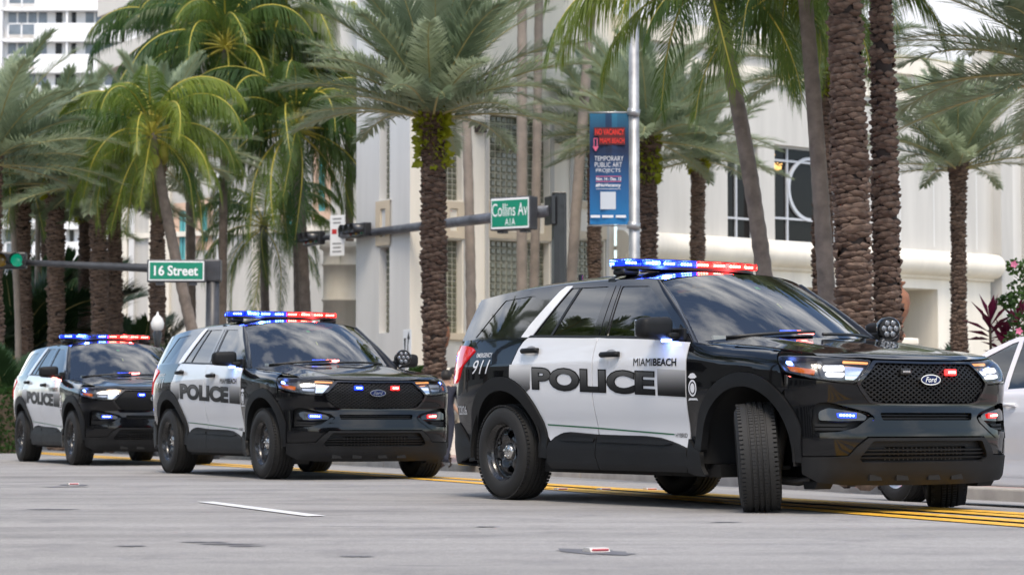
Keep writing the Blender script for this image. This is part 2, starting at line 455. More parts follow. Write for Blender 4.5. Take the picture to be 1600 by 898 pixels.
for i, (px, py) in enumerate(((876, 765), (943, 765), (1015, 765))):
    marker(px, py, ('amber reflector beside the yellow line just ahead of the nearest suv\'s rear wheel', 'middle amber reflector beside the yellow line under the nearest suv', 'amber reflector beside the yellow line nearest the suv\'s far rear wheel')[i], False, ORM)
# dark scuffs on the road
for k, (px, py, L_, W_) in enumerate(((322, 846, .16, .010), (352, 849, .20, .012), (385, 852, .12, .010), (905, 859, .12, .016), (965, 864, .12, .016), (100, 760, .25, .03), (210, 852, .10, .012), (80, 795, .25, .02), (1130, 815, .12, .012), (760, 822, .10, .014), (560, 868, .09, .012))):
    la, lo = ll(px, py); p0 = rp(la, lo); rr = random.Random(k); m = MB(); n_ = 26; c_, s_ = math.cos(.12 * rr.uniform(-1, 1)), math.sin(.12 * rr.uniform(-1, 1))
    V = []
    for i in range(n_):
        a_ = 2 * math.pi * i / n_; q_ = rr.uniform(.45, 1.15); V.append((p0.x + L_ * q_ * math.cos(a_), p0.y + (W_ * 4.5) * rr.uniform(.4, 1.2) * math.sin(a_), .0035))
    m.add(V, [tuple(range(n_))]); tag(m.build('tar_stain', TAR), kind='structure')
# ================================================================== buildings
CREAM = pmat('cream_stucco', (.80, .745, .64), .9, var=.13, vscale=1.2, streak=.12, bump=.15, bscale=80)
CREAM2 = pmat('beige_stucco', (.60, .51, .38), .9, var=.08, vscale=.8, bump=.15, bscale=80)
WHITEW = pmat('white_stucco', (.53, .515, .48), .9, var=.13, vscale=1.3, streak=.10, bump=.15, bscale=80)
WHITE2 = pmat('bright_white_stucco', (.80, .80, .80), .9, var=.04, vscale=.3)
GREYW = pmat('grey_white_stucco', (.66, .655, .635), .9, var=.10, vscale=1.3, streak=.10)
MORTAR = pmat('glass_block_mortar', (.40, .38, .30), .8, var=.12, vscale=3)
GBLOCK = pmat('glass_block', (.115, .120, .085), .12, coat=.6, var=.35, vscale=5)
WINDARK = pmat('window_pane', (.010, .009, .009), .12, spec=.25)
WINBLUE = pmat('balcony_pane', (.16, .19, .22), .15, var=.3, vscale=.6)
ALU = pmat('window_frame_paint', (.50, .52, .55), .5)
TEAL = pmat('teal_trim', (.10, .38, .40), .5)
PEACH = pmat('peach_trim', (.65, .45, .33), .7)
BRONZE = pmat('dark_opening', (.030, .020, .015), .6)
WARM = pmat('warm_lobby_light', (.8, .5, .2), .5, emit=(1.0, .50, .14), estr=.8)

class Wall:
    """vertical plane through plan point p0 along direction ang; t runs along it, n points out of it"""
    def __init__(s, p0, ang):
        s.p0 = Vector((p0[0], p0[1], 0)); s.t = Vector((math.cos(ang), math.sin(ang), 0)); s.n = Vector((math.sin(ang), -math.cos(ang), 0))
    def P(s, t, z, off=0.0): return s.p0 + s.t * t + s.n * off + Vector((0, 0, z))
    def T(s, px):          # position along the wall seen in photo column px
        k = (px - 800) / FPX * 1.0; return (k * s.p0.y - s.p0.x) / (s.t.x - k * s.t.y)
    def D(s, px): return s.p0.y + s.t.y * s.T(px)
    def Z(s, px, py): return at(px, py, s.D(px)).z
    def slab(s, name, t0, t1, z0, z1, o0, o1, mat, parent, bev=0):
        m = MB(); A = [s.P(t0, z0, o0), s.P(t1, z0, o0), s.P(t1, z0, o1), s.P(t0, z0, o1), s.P(t0, z1, o0), s.P(t1, z1, o0), s.P(t1, z1, o1), s.P(t0, z1, o1)]
        m.add(A, [(0, 1, 2, 3), (4, 7, 6, 5), (0, 4, 5, 1), (1, 5, 6, 2), (2, 6, 7, 3), (3, 7, 4, 0)])
        return m.build(name, mat, parent)
    def sheet(s, name, t0, t1, z0, z1, holes, mat, parent, off=0.0, depth=.35):
        """wall face with rectangular openings and their reveals"""
        ts = sorted({t0, t1, *[h[0] for h in holes], *[h[1] for h in holes]}); zs = sorted({z0, z1, *[h[2] for h in holes], *[h[3] for h in holes]})
        ts = [t for t in ts if t0 <= t <= t1]; zs = [z for z in zs if z0 <= z <= z1]
        m = MB()
        for i in range(len(ts) - 1):
            for j in range(len(zs) - 1):
                tc_, zc_ = (ts[i] + ts[i + 1]) / 2, (zs[j] + zs[j + 1]) / 2
                if any(h[0] < tc_ < h[1] and h[2] < zc_ < h[3] for h in holes): continue
                m.add([s.P(ts[i], zs[j], off), s.P(ts[i + 1], zs[j], off), s.P(ts[i + 1], zs[j + 1], off), s.P(ts[i], zs[j + 1], off)], [(0, 1, 2, 3)])
        for h in holes:
            for (a0, b0, a1, b1) in ((h[0], h[2], h[1], h[2]), (h[1], h[2], h[1], h[3]), (h[1], h[3], h[0], h[3]), (h[0], h[3], h[0], h[2])):
                m.add([s.P(a0, b0, off), s.P(a1, b1, off), s.P(a1, b1, off - depth), s.P(a0, b0, off - depth)], [(0, 1, 2, 3)])
        m.add([s.P(t0, z1, off), s.P(t1, z1, off), s.P(t1, z1, off - 1.2), s.P(t0, z1, off - 1.2)], [(0, 1, 2, 3)])
        return m.build(name, mat, parent)

A0 = at(975, 652, 62.0); A1 = at(1551, 652, 71.3)
WA = Wall((A0.x, A0.y), math.atan2(A1.y - A0.y, A1.x - A0.x))
hotel = empty('hotel', WA.P(0, 0)); 
HP = hotel
def H(o):     # keep world position under the hotel's base
    o.location = -hotel.location; return o
def glass_block_window(W, t0, t1, z0, z1, parent, cols, off=-.16):
    w = H(W.slab('window', t0, t1, z0, z1, off - .12, off - .06, MORTAR, parent))
    bw = (t1 - t0) / cols; rows = max(1, round((z1 - z0) / bw)); bh = (z1 - z0) / rows; m = MB(); g = .014
    for i in range(cols):
        for j in range(rows):
            a0, a1, b0, b1 = t0 + i * bw + g, t0 + (i + 1) * bw - g, z0 + j * bh + g, z0 + (j + 1) * bh - g; q = .022
            V = [W.P(a0, b0, off - .06), W.P(a1, b0, off - .06), W.P(a1, b1, off - .06), W.P(a0, b1, off - .06), W.P(a0 + q, b0 + q, off - .03), W.P(a1 - q, b0 + q, off - .03), W.P(a1 - q, b1 - q, off - .03), W.P(a0 + q, b1 - q, off - .03)]
            m.add(V, [(4, 5, 6, 7), (0, 1, 5, 4), (1, 2, 6, 5), (2, 3, 7, 6), (3, 0, 4, 7)])
    tag(m.build('glass_blocks', GBLOCK, w), kind='stuff'); return w

# left part with the glass block bays
tl, tr = WA.T(640), WA.T(960)
bays = [(693, 722, 4), (765, 858, 11), (898, 944, 6)]
holes = []
for (x0, x1, c) in bays:
    a0, a1 = WA.T(x0), WA.T(x1)
    zu0, zu1 = WA.Z(x0, 312), WA.Z(x0, 178); zl0, zl1 = WA.Z(x0, 455) - 1.0, WA.Z(x0, 374)
    holes += [(a0, a1, zu0, zu1), (a0, a1, zl0, zl1)]
H(WA.sheet('wall', tl, tr, -.4, 13.5, holes, CREAM, hotel))
for i, (x0, x1, c) in enumerate(bays):
    (a0, a1, zu0, zu1), (_, _, zl0, zl1) = holes[2 * i], holes[2 * i + 1]
    glass_block_window(WA, a0, a1, zu0, zu1, hotel, c); glass_block_window(WA, a0, a1, zl0, zl1, hotel, c)
    fr = .16
    H(WA.sheet('spandrel_frame', a0 - .06, a1 + .06, zl1 + .04, zu0 - .03, [(a0 + fr, a1 - fr, zl1 + .22, zu0 - .20)], CREAM2, hotel, off=.05, depth=.05))
    H(WA.slab('sill', a0 - .08, a1 + .08, zl0 - .16, zl0 - .002, 0.0, .09, CREAM2, hotel))
    H(WA.slab('panel', a0 - .04, a1 + .04, zl0 - 1.1, zl0 - .30, .003, .03, WHITEW, hotel))
    for tt in (a0 - .16, a1 + .04): H(WA.slab('jamb', tt, tt + .10, .6, zu1 + .1, .0, .045, WHITEW, hotel))
for (px, py) in ((747, 200),):
    t_, z_ = WA.T(px), WA.Z(px, py); H(WA.slab('wall_lamp', t_ - .12, t_ + .10, z_ - .12, z_ + .12, 0, .22, RUBBER_TRIM if 'RUBBER_TRIM' in globals() else BRONZE, hotel))
# step at the end of the bays and the white right part with cornice and windows
tR0, tR1 = WA.T(960), WA.T(1548)
OFF = .0
hw = [(WA.T(1133), WA.T(1181), WA.Z(1133, 372), WA.Z(1133, 222)), (WA.T(1207), WA.T(1312), WA.Z(1207, 377), WA.Z(1207, 226))]
zc = WA.Z(975, 384)
H(WA.sheet('upper_wall', tR0, tR1, zc - .02, WA.Z(1340, 108), hw, WHITEW, hotel, off=.12, depth=.30))
grd = [(WA.T(1186), WA.T(1276), -.5, WA.Z(1200, 446)), (WA.T(1400), WA.T(1462), -.5, WA.Z(1400, 449))]
H(WA.sheet('ground_floor_wall', tR0, tR1 - .1, -.5, zc - .02, grd, CREAM, hotel, off=.10, depth=2.2))
for g in grd: H(WA.slab('doorway', g[0] - .3, g[1] + .3, -.5, g[3] + .4, -2.3, -2.2, BRONZE, hotel))
H(WA.slab('door_jamb', WA.T(1427), WA.T(1438), -.5, WA.Z(1430, 462), -1.9, -1.6, RUBBER_TRIM if 'RUBBER_TRIM' in globals() else BRONZE, hotel))
H(WA.slab('lobby_lamp', WA.T(1220), WA.T(1262), WA.Z(1240, 468), WA.Z(1240, 452), -2.15, -2.0, WARM, hotel))
# half-round cornice
m = MB(); n_ = 14
for k in range(2):
    pass
prof = [(.10, -.42), (.20, -.42), (.22, -.36)] + [(.22 + .40 * math.cos(a), .02 + .36 * math.sin(a)) for a in np.linspace(-math.pi / 2, math.pi / 2, n_)] + [(.10, .38)]
V = []
for tt in (tR0, tR1 - .05): V += [WA.P(tt, zc + h_, o_) for o_, h_ in prof]
q = len(prof); m.add(V, [(i, i + 1, q + i + 1, q + i) for i in range(q - 1)], True); m.add([V[i] for i in range(q)], [tuple(range(q))]); m.add([V[q + i] for i in range(q)], [tuple(range(q))])
H(m.build('cornice', CREAM, hotel))
# windows
def framed_window(W, t0, t1, z0, z1, vs, hs, parent, off=-.15, circle=None):
    pane = H(W.slab('window', t0, t1, z0, z1, off - .04, off, WINDARK, parent)); b = .055
    bars = [(t0, t0 + b, z0, z1), (t1 - b, t1, z0, z1), (t0, t1, z0, z0 + b), (t0, t1, z1 - b, z1)] + [(t0 + (t1 - t0) * v - b / 2, t0 + (t1 - t0) * v + b / 2, z0, z1) for v in vs] + [(t0, t1, z0 + (z1 - z0) * h_ - b / 2, z0 + (z1 - z0) * h_ + b / 2) for h_ in hs]
    for i, (a0, a1, b0, b1) in enumerate(bars): W.slab('mullion', a0, a1, b0, b1, off + .002, off + .06 + .003 * (i % 4), ALU, pane)
    if circle:
        tc_, zc_, r_ = circle; m = MB(); n_ = 48; V = []
        for rr, oo in ((r_, off + .01), (r_ + .09, off + .01), (r_ + .09, off + .085), (r_, off + .085)):
            V += [W.P(tc_ + rr * math.cos(2 * math.pi * i / n_), zc_ + rr * math.sin(2 * math.pi * i / n_), oo) for i in range(n_)]
        m.add(V, [(k * n_ + i, k * n_ + (i + 1) % n_, ((k + 1) % 4) * n_ + (i + 1) % n_, ((k + 1) % 4) * n_ + i) for k in range(4) for i in range(n_)], False); m.build('round_mullion', ALU, pane)
    return pane
h0, h1 = hw
framed_window(WA, *h0, (.47,), (.22, .85), hotel)
cw = framed_window(WA, *h1, (.27, .76), (.25, .85), hotel, circle=(WA.T(1271), WA.Z(1271, 296), .80))
m = MB(); rr = random.Random(4)
for k in range(60):
    p = WA.P(WA.T(1217) + rr.gauss(0, .14), WA.Z(1217, 265) + abs(rr.gauss(0, .12)), -.13); m.ball(p, .022, seg=6, rings=4)
tag(m.build('chandelier', pmat('chandelier_glow', (.8, .5, .2), .3, emit=(1, .55, .15), estr=.9), cw), kind='stuff')
# grooves, pilasters and the set-back top storey
for px in (1402, 1455, 1522):
    H(WA.slab('wall_joint', WA.T(px), WA.T(px) + .05, zc + .5, WA.Z(1455, 250), .121, .128, GREYW, hotel))
for (x0, x1, o) in ((1548, 1566, .45), (1566, 1594, .1), (1594, 1630, .7), (1630, 1720, .2)):
    H(WA.slab('pilaster', WA.T(x0), WA.T(x1), -.5, 11.8, -.6, o, WHITEW if o > .3 else GREYW, hotel))
zt_ = WA.Z(1340, 108)
H(WA.slab('parapet', tR0, WA.T(1548), zt_, zt_ + .55, -.4, .26, CREAM, hotel))
H(WA.slab('parapet_ledge', tR0, WA.T(1548), zt_ - .75, zt_ - .35, .121, .20, CREAM, hotel))
H(WA.slab('top_storey', tR0 - 4, WA.T(1720) + 40, zt_ - .2, zt_ + 16, -9, -6.5, WHITE2, hotel))
# return face at the left corner, with its narrow window and the rounded pier
cpt = WA.P(tl, 0); WBW = Wall((cpt.x, cpt.y), WA.t.to_track_quat('X', 'Z').to_euler().z + math.pi / 2 if False else math.atan2(WA.t.y, WA.t.x) - math.pi / 2 - 0.10)
# this face runs away from us: t negative = farther
tb = WBW.T(556)
hb = sorted([WBW.T(592), WBW.T(608)])
zu = (WBW.Z(600, 312), WBW.Z(600, 165)); zl = (WBW.Z(600, 520), WBW.Z(600, 386))
lo_, hi_ = min(tb, 0), max(tb, 0)
hol = [(hb[0], hb[1], zu[0], zu[1]), (hb[0], hb[1], zl[0], zl[1])]
H(WBW.sheet('return_wall', lo_, hi_, -.5, 13.5, hol, GREYW, hotel, depth=.3))
for h_ in hol: glass_block_window(WBW, h_[0], h_[1], h_[2], h_[3], hotel, 3)
H(WBW.sheet('spandrel_frame', hb[0] - .1, hb[1] + .1, zl[1] + .04, zu[0] - .03, [(hb[0] + .12, hb[1] - .12, zl[1] + .25, zu[0] - .22)], CREAM2, hotel, off=.05, depth=.05))
tag(hotel, 'cream and white hotel with glass block bays, round cornice and circular window', 'building')

# set-back wing with teal windows on the left
B0 = at(560, 652, 84.0); WC = Wall((B0.x, B0.y), R(152))     # runs to the left and away
WC.n = -WC.n
wing = empty('white_wing', (B0.x, B0.y, 0))
def HW_(o): o.location = -wing.location; return o
t_end = WC.T(186)
tz = []
for (x0, x1, y0, y1) in ((279, 289, 408, 330), (314, 323, 378, 322), (497, 507, 330, 240), (446, 455, 352, 300)):
    a0, a1 = sorted((WC.T(x0), WC.T(x1))); tz.append((a0, a1, WC.Z((x0 + x1) / 2, y0), WC.Z((x0 + x1) / 2, y1)))
HW_(WC.sheet('wall', 0, t_end, -.5, 13.0, tz, WHITEW, wing, depth=.2))
for (a0, a1, z0, z1) in tz:
    w_ = HW_(WC.slab('window', a0, a1, z0, z1, -.2, -.12, WINBLUE, wing))
    fb = .12
    for i, (b0, b1, c0, c1) in enumerate(((a0, a0 + fb, z0, z1), (a1 - fb, a1, z0, z1), (a0, a1, z0, z0 + fb), (a0, a1, z1 - fb, z1))): WC.slab('teal_frame', b0, b1, c0, c1, -.118, -.02 + .003 * i, TEAL, w_)
    HW_(WC.sheet('peach_surround', a0 - .25, a1 + .25, z0 - .3, z1 + .3, [(a0, a1, z0, z1)], PEACH, wing, off=.02, depth=.03))
for px in (196, 207, 238, 262, 345, 400, 545):
    a0 = WC.T(px); HW_(WC.slab('wall_rib', a0 - .12, a0 + .12, -.5, 12.9, .003, .12, GREYW if px % 2 else CREAM, wing))
for zz in (3.6, 7.2): HW_(WC.slab('string_course', 0, t_end, zz, zz + .18, .004, .14, CREAM, wing))
HW_(WC.slab('louvre_door', WC.T(203), WC.T(195), -.2, WC.Z(199, 465), .004, .05, GREYW, wing))
# rounded pier at the corner
m = MB(); pc = at(531, 652, 64.0); z1_ = at(531, 392, 64).z
m.lathe([(.46, -.5), (.46, z1_ - 1.35), (.50, z1_ - 1.34), (.50, z1_ - 1.28), (.46, z1_ - 1.27), (.46, z1_ - .42), (.50, z1_ - .41), (.50, z1_ - .35), (.46, z1_ - .34), (.46, z1_), (.56, z1_ + .05), (.56, z1_ + .22), (.3, z1_ + .24), (.0, z1_ + .24)], 28, 'Z', (pc.x, pc.y, 0))
HW_(m.build('rounded_pier', CREAM, wing))
# outside stair
m = MB(); s0, s1 = at(440, 500, 63.0), at(512, 430, 61.0)
m.prism([(0, -.5), (5.0, -.5), (5.0, 2.9), (4.2, 2.9), (0, .6)], (s0.x - 1.5, s0.y, 0), (1, 0, 0), (0, 0, 1), (0, .3, 0)); HW_(m.build('stair_wall', GREYW, wing))
tag(wing, 'white wing with teal framed slit windows set back left of the hotel', 'building')

# far white apartment tower with balconies
TD = 215.0
def tower_white():
    p0 = at(8, 652, TD); W = Wall((p0.x, p0.y), 0.0)
    tw = empty('apartment_tower', (p0.x, p0.y, 0)); fix = lambda o: (setattr(o, 'location', -tw.location), o)[1]
    t1 = W.T(330); sc = TD / FPX
    fix(W.slab('wall', -1.0, t1, -1, 46, -10, -.0, WHITE2, tw))
    pitch = 49 * sc; z_row = at(8, 39.5, TD).z      # bottom of the window row
    for k in range(-12, 2):
        zb = z_row + pitch * k
        if zb < 1: continue
        fix(W.slab('balcony_parapet', W.T(54), t1, zb - 29 * sc, zb + 0 * sc, 1.0, 1.15, WHITE2, tw))
        fix(W.slab('balcony_slab', -1.0, t1, zb - 29 * sc, zb - 24 * sc, .004, .996, WHITE2, tw))
        fix(W.slab('side_fin', -1.0, -.4, zb - 30 * sc, zb + 20 * sc, .004, 1.2, WHITE2, tw))
        r_ = fix(W.slab('railing', W.T(10), W.T(53), zb - 18 * sc, zb - 2 * sc, 1.05, 1.08, WINBLUE, tw))
        for a in (10, 31, 52): fix(W.slab('railing_post', W.T(a), W.T(a) + .12, zb - 24 * sc, zb, 1.0, 1.12, WHITE2, tw))
        fix(W.slab('railing_bar', W.T(10), W.T(53), zb - 2 * sc, zb - .2 * sc, 1.0, 1.12, WHITE2, tw))
        for (a, b_) in ((7.5, 20), (23, 36), (39, 52), (55, 68), (82, 92), (107, 114), (129, 142), (145, 157), (160, 173), (176, 188)):
            w_ = fix(W.slab('window', W.T(a), W.T(b_), zb - 3 * sc, zb + 20 * sc, .0, .05, WINBLUE if b_ - a > 11 else WINDARK, tw))
        fix(W.slab('divider_wall', W.T(101), W.T(104), zb - 2 * sc, zb + 22 * sc, .004, .95, WHITE2, tw))
    tag(tw, 'tall white apartment tower with balconies far behind the left palms', 'building')
tower_white()
def tower_beige():
    p0 = at(162, 652, 128.0); p1 = at(420, 652, 110.0)
    W = Wall((p0.x, p0.y), math.atan2(p1.y - p0.y, p1.x - p0.x))
    tw = empty('beige_tower', (p0.x, p0.y, 0)); fix = lambda o: (setattr(o, 'location', -tw.location), o)[1]
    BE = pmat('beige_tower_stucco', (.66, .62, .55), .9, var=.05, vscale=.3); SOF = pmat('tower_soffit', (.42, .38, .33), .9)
    L = W.T(470)
    fix(W.slab('core', 0, L, -1, 30, -8, -2.0, BE, tw))
    for k in range(8):
        zb = W.Z(165, 28) - (7 - k - 1) * 3.0 + 0
        if zb < 0: continue
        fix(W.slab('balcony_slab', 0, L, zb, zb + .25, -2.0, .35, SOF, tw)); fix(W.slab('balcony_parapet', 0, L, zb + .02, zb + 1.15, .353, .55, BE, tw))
        for j in range(6):
            a = .8 + j * L / 6; fix(W.slab('window', a, a + 1.3, zb + .3, zb + 2.5, -1.996, -1.95, WINDARK, tw)); fix(W.slab('post', a + 1.9, a + 2.05, zb + .25, zb + 3.0, .1, .25, BRONZE, tw))
    tag(tw, 'beige balcony tower with deep overhanging slabs behind the coconut palms', 'building')
tower_beige()
# buildings across the street behind us, which the paint and glass mirror
def near_row():
    NB = pmat('near_stucco', (.42, .40, .36), .9, var=.1, vscale=.4)
    for i, (l0, l1, hh, lab) in enumerate(((-95, -58, 6, 'two storey building on the near side far up the street'), (-54, -22, 4.6, 'single storey shop row on the near side across from the suvs'), (-19, 22, 5.5, 'near side building standing behind the photographer'))):
        p = nv * -9.5 + rv * l0; W = Wall((p.x, p.y), RDIR); W.n = nv.copy(); o = empty('street_building', (p.x, p.y, 0)); tag(o, lab, 'building', 'buildings on the near side')
        fx = lambda q: (setattr(q, 'location', -o.location), q)[1]
        L = l1 - l0; hs = []
        nf = max(1, int(hh / 3))
        for f in range(nf):
            for k in range(int(L / 3.6)): hs.append((1.0 + k * 3.6, 3.0 + k * 3.6, .6 + f * 3.2, 2.6 + f * 3.2))
        fx(W.sheet('wall', 0, L, -.1, hh, hs, NB, o, depth=.25)); fx(W.slab('cornice', -.2, L + .2, hh, hh + .4, -.4, .3, NB, o)); fx(W.slab('core', .3, L - .3, 0, hh - .01, -8, -.4, NB, o))
        for h_ in hs: fx(W.slab('window', h_[0], h_[1], h_[2], h_[3], -.25, -.2, WINDARK, o))
near_row()
# ================================================================== police SUV (car frame: x forward from the rear axle, y left, z up)
BLACK = pmat('black_paint', (0.0035, 0.0037, 0.0045), 0.12, coat=1.0, spec=0.12)
BLACK.node_tree.nodes['Principled BSDF'].inputs['Coat IOR'].default_value = 1.37
WHITE = pmat('white_paint', (0.74, 0.75, 0.77), 0.22, coat=0.8)
CLAD = pmat('matte_cladding', (0.0075, 0.0078, 0.0085), 0.58, spec=.3, var=0.5, vscale=3.5, bump=0.06, bscale=260)
DARK = pmat('dark_underbody', (0.006, 0.006, 0.006), 0.85)
RUBBER_TRIM = pmat('rubber_trim', (0.008, 0.008, 0.008), 0.45)
GLOSSTRIM = pmat('gloss_black_trim', (0.003, 0.003, 0.004), 0.08, coat=0.6)
CHROME = pmat('chrome', (0.75, 0.76, 0.78), 0.12, metal=1.0)
STEELBLK = pmat('black_steel', (0.010, 0.010, 0.011), 0.28, coat=0.5, var=0.3, vscale=14)
HUBCAP = pmat('hub_cap_metal', (0.55, 0.54, 0.52), 0.25, metal=1.0, var=0.25, vscale=30, bump=0.3, bscale=30)
REFLECTOR = pmat('lamp_reflector', (0.72, 0.74, 0.78), 0.10, metal=0.9)
LAMPDARK = pmat('lamp_bezel', (0.04, 0.042, 0.046), 0.22)
AMBER = pmat('amber_lens', (0.42, 0.09, 0.01), 0.15, emit=(1.0, 0.20, 0.02), estr=0.10, coat=0.5)
AMBERBAR = pmat('amber_marker', (0.8, 0.3, 0.08), 0.15, emit=(1.0, 0.38, 0.12), estr=0.45)
TAILRED = pmat('tail_lamp_red', (0.35, 0.008, 0.012), 0.08, coat=1.0, emit=(1.0, 0.02, 0.03), estr=0.25)
HEADON = emitmat('headlamp_on', (0.95, 0.95, 1.0), 1.6)
BLUEON = emitmat('blue_led_on', (0.030, 0.075, 1.0), 3.0)
BLUEHOT = emitmat('blue_led_core', (0.16, 0.28, 1.0), 12)
REDON = emitmat('red_led_on', (1.0, 0.012, 0.018), 3.0)
REDHOT = emitmat('red_led_core', (1.0, 0.16, 0.13), 14)
LENSB = glassmat('blue_lens', (.35, .50, 1.0), 1.45)
LENSR = glassmat('red_lens', (1.0, .34, .32), 1.45)
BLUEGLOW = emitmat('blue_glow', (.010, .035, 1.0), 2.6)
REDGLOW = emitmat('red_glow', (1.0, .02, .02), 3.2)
BARBLUE = emitmat('bar_blue_led', (.22, .36, 1.0), 18)
BARRED = emitmat('bar_red_led', (1.0, .25, .18), 22)
LEDOFF = pmat('led_off', (0.35, 0.35, 0.36), 0.15)
GLASS = glassmat('side_glass', (0.020, 0.022, 0.025), 1.95)
WSGLASS = glassmat('windshield_glass', (0.52, 0.58, 0.58), 2.1)
LENS = glassmat('clear_lens', (0.93, 0.95, 0.97), 1.45)
INTERIOR = pmat('interior_dark', (0.018, 0.018, 0.020), 0.8)
PAPER = pmat('paper', (0.7, 0.7, 0.68), 0.7)
BLUEOVAL = pmat('emblem_blue', (0.008, 0.016, 0.075), 0.45, spec=.2)
DECALBLK = pmat('decal_black', (0.006, 0.006, 0.006), 0.45, spec=.15)
DECALWHT = pmat('decal_white', (0.75, 0.75, 0.77), 0.35)
DECALGRN = pmat('decal_green', (0.012, 0.13, 0.055), 0.3)
STICKG = pmat('sticker_green', (0.03, 0.5, 0.12), 0.5)
STICKY = pmat('sticker_yellow', (0.6, 0.62, 0.2), 0.5)
SPOTLENS = pmat('spot_lens', (0.30, 0.31, 0.33), 0.2, metal=0.9)

def gradmat(name, z0, z1, c0, c1, power=1.0):
    """printed vinyl that fades from c0 at height z0 to c1 at z1 (object coordinates)"""
    m = bpy.data.materials.new(name); m.use_nodes = True
    n, l = m.node_tree.nodes, m.node_tree.links; b = n['Principled BSDF']; b.inputs['Roughness'].default_value = 0.45; b.inputs['Specular IOR Level'].default_value = 0.2
    t = n.new('ShaderNodeTexCoord'); s = n.new('ShaderNodeSeparateXYZ'); r = n.new('ShaderNodeMapRange')
    r.inputs['From Min'].default_value = z0; r.inputs['From Max'].default_value = z1
    p = n.new('ShaderNodeMath'); p.operation = 'POWER'; p.inputs[1].default_value = power
    mx = n.new('ShaderNodeMix'); mx.data_type = 'RGBA'; mx.inputs['A'].default_value = (*c0, 1); mx.inputs['B'].default_value = (*c1, 1)
    l.new(t.outputs['Object'], s.inputs['Vector']); l.new(s.outputs['Z'], r.inputs['Value']); l.new(r.outputs['Result'], p.inputs[0])
    l.new(p.outputs['Value'], mx.inputs['Factor']); l.new(mx.outputs['Result'], b.inputs['Base Color'])
    return m
GRADLET = gradmat('letter_fade', 0.80, 1.05, (0.006, 0.006, 0.006), (0.20, 0.20, 0.195), 2.0)
GRADBAR = gradmat('bar_fade', 0.80, 1.02, (0.006, 0.006, 0.006), (0.66, 0.66, 0.66), 1.8)

# tyre: ribs and sipes by bump on real grooves
def tyremat():
    m = bpy.data.materials.new('tyre_rubber'); m.use_nodes = True
    n, l = m.node_tree.nodes, m.node_tree.links; b = n['Principled BSDF']
    b.inputs['Roughness'].default_value = 0.72
    t = n.new('ShaderNodeTexCoord')
    z = n.new('ShaderNodeTexNoise'); z.inputs['Scale'].default_value = 9; z.inputs['Detail'].default_value = 8
    l.new(t.outputs['Object'], z.inputs['Vector'])
    r = n.new('ShaderNodeValToRGB'); r.color_ramp.elements[0].color = (0.007, 0.007, 0.007, 1); r.color_ramp.elements[1].color = (0.019, 0.0185, 0.018, 1)
    l.new(z.outputs['Fac'], r.inputs['Fac']); l.new(r.outputs['Color'], b.inputs['Base Color'])
    MATS['tyre_rubber'] = m
    return m
TYRE = tyremat()

# ---- plan curve of the lower body (left half), front centre -> side -> rear centre
_pl = [(3.815, 0), (3.808, .2), (3.79, .4), (3.755, .58), (3.705, .74), (3.64, .85), (3.55, .915), (3.40, .95), (3.15, .965), (2.7, .975), (2.0, .978), (1.0, .978),
       (0.2, .975), (-.25, .965), (-.55, .945), (-.78, .905), (-.93, .84), (-1.01, .72), (-1.05, .5), (-1.065, .25), (-1.07, 0)]
def _catmull(P, n=24):
    P = [np.array(p, float) for p in P]; P = [2 * P[0] - P[1] * np.array([1, 1])] + P + [2 * P[-1] - P[-2]]
    P[0] = np.array([P[2][0], -P[2][1]]); P[-1] = np.array([P[-3][0], -P[-3][1]])
    out = []
    for i in range(1, len(P) - 2):
        for j in range(n):
            t = j / n; a, b, c, d = P[i - 1:i + 3]
            out.append(0.5 * (2 * b + (c - a) * t + (2 * a - 5 * b + 4 * c - d) * t * t + (3 * b - a - 3 * c + d) * t ** 3))
    out.append(P[-2]); return np.array(out)
_C = _catmull(_pl)
for _ in range(6):
    _C[1:-1] = (_C[:-2] + 2 * _C[1:-1] + _C[2:]) / 4
_S = np.concatenate([[0], np.cumsum(np.hypot(*np.diff(_C, axis=0).T))])
_T = np.gradient(_C, _S, axis=0); _T /= np.linalg.norm(_T, axis=1, keepdims=True)
_ifr = np.argmax(_C[:, 1] > .93); _ire = len(_C) - 1 - np.argmax(_C[::-1, 1] > .90)
def SX(x):      # arc position of side point x
    seg = slice(_ifr - 12, _ire + 22); return float(np.interp(-x, -_C[seg, 0], _S[seg]))
def SY(y):      # arc position of front point y
    seg = slice(0, _ifr + 1); return float(np.interp(y, _C[seg, 1], _S[seg]))
def SRY(y):     # arc position of rear point y
    seg = slice(_ire, len(_C)); return float(np.interp(-y, -_C[seg, 1], _S[seg]))
def sp(*pts):   # ('x',x,z) / ('y',y,z) / ('r',y,z) -> (s, z)
    return [((SX if k == 'x' else SY if k == 'y' else SRY)(a), b) for k, a, b in pts]

BELT = pchip([-1.1, -.6, .3, .87, 1.8, 2.45, 2.8], [1.262, 1.262, 1.255, 1.238, 1.205, 1.165, 1.15])
ZT = pchip([2.0, 2.4, 2.8, 3.1, 3.37, 3.55, 3.7, 3.85], [1.20, 1.172, 1.145, 1.122, 1.092, 1.066, 1.045, 1.03])
_door = pchip([.16, .24, .30, .40, .50, .58, .70, .82, .95, 1.03, 1.10, 1.17, 1.25, 1.32], [-.12, -.065, -.05, -.05, -.062, -.052, -.022, -.003, .0, .002, -.008, -.022, -.046, -.075])
_front = pchip([.16, .185, .22, .28, .35, .42, .50, .58, .65, .73, .80, .89, .96, 1.0, 1.03, 1.06], [-.16, -.125, -.085, -.045, -.022, .004, .012, .004, -.004, -.016, -.008, -.004, -.02, -.04, -.06, -.09])
_rear = pchip([.16, .3, .5, .7, .9, 1.1, 1.2, 1.3], [-.12, -.03, .0, .0, -.02, -.06, -.09, -.14])
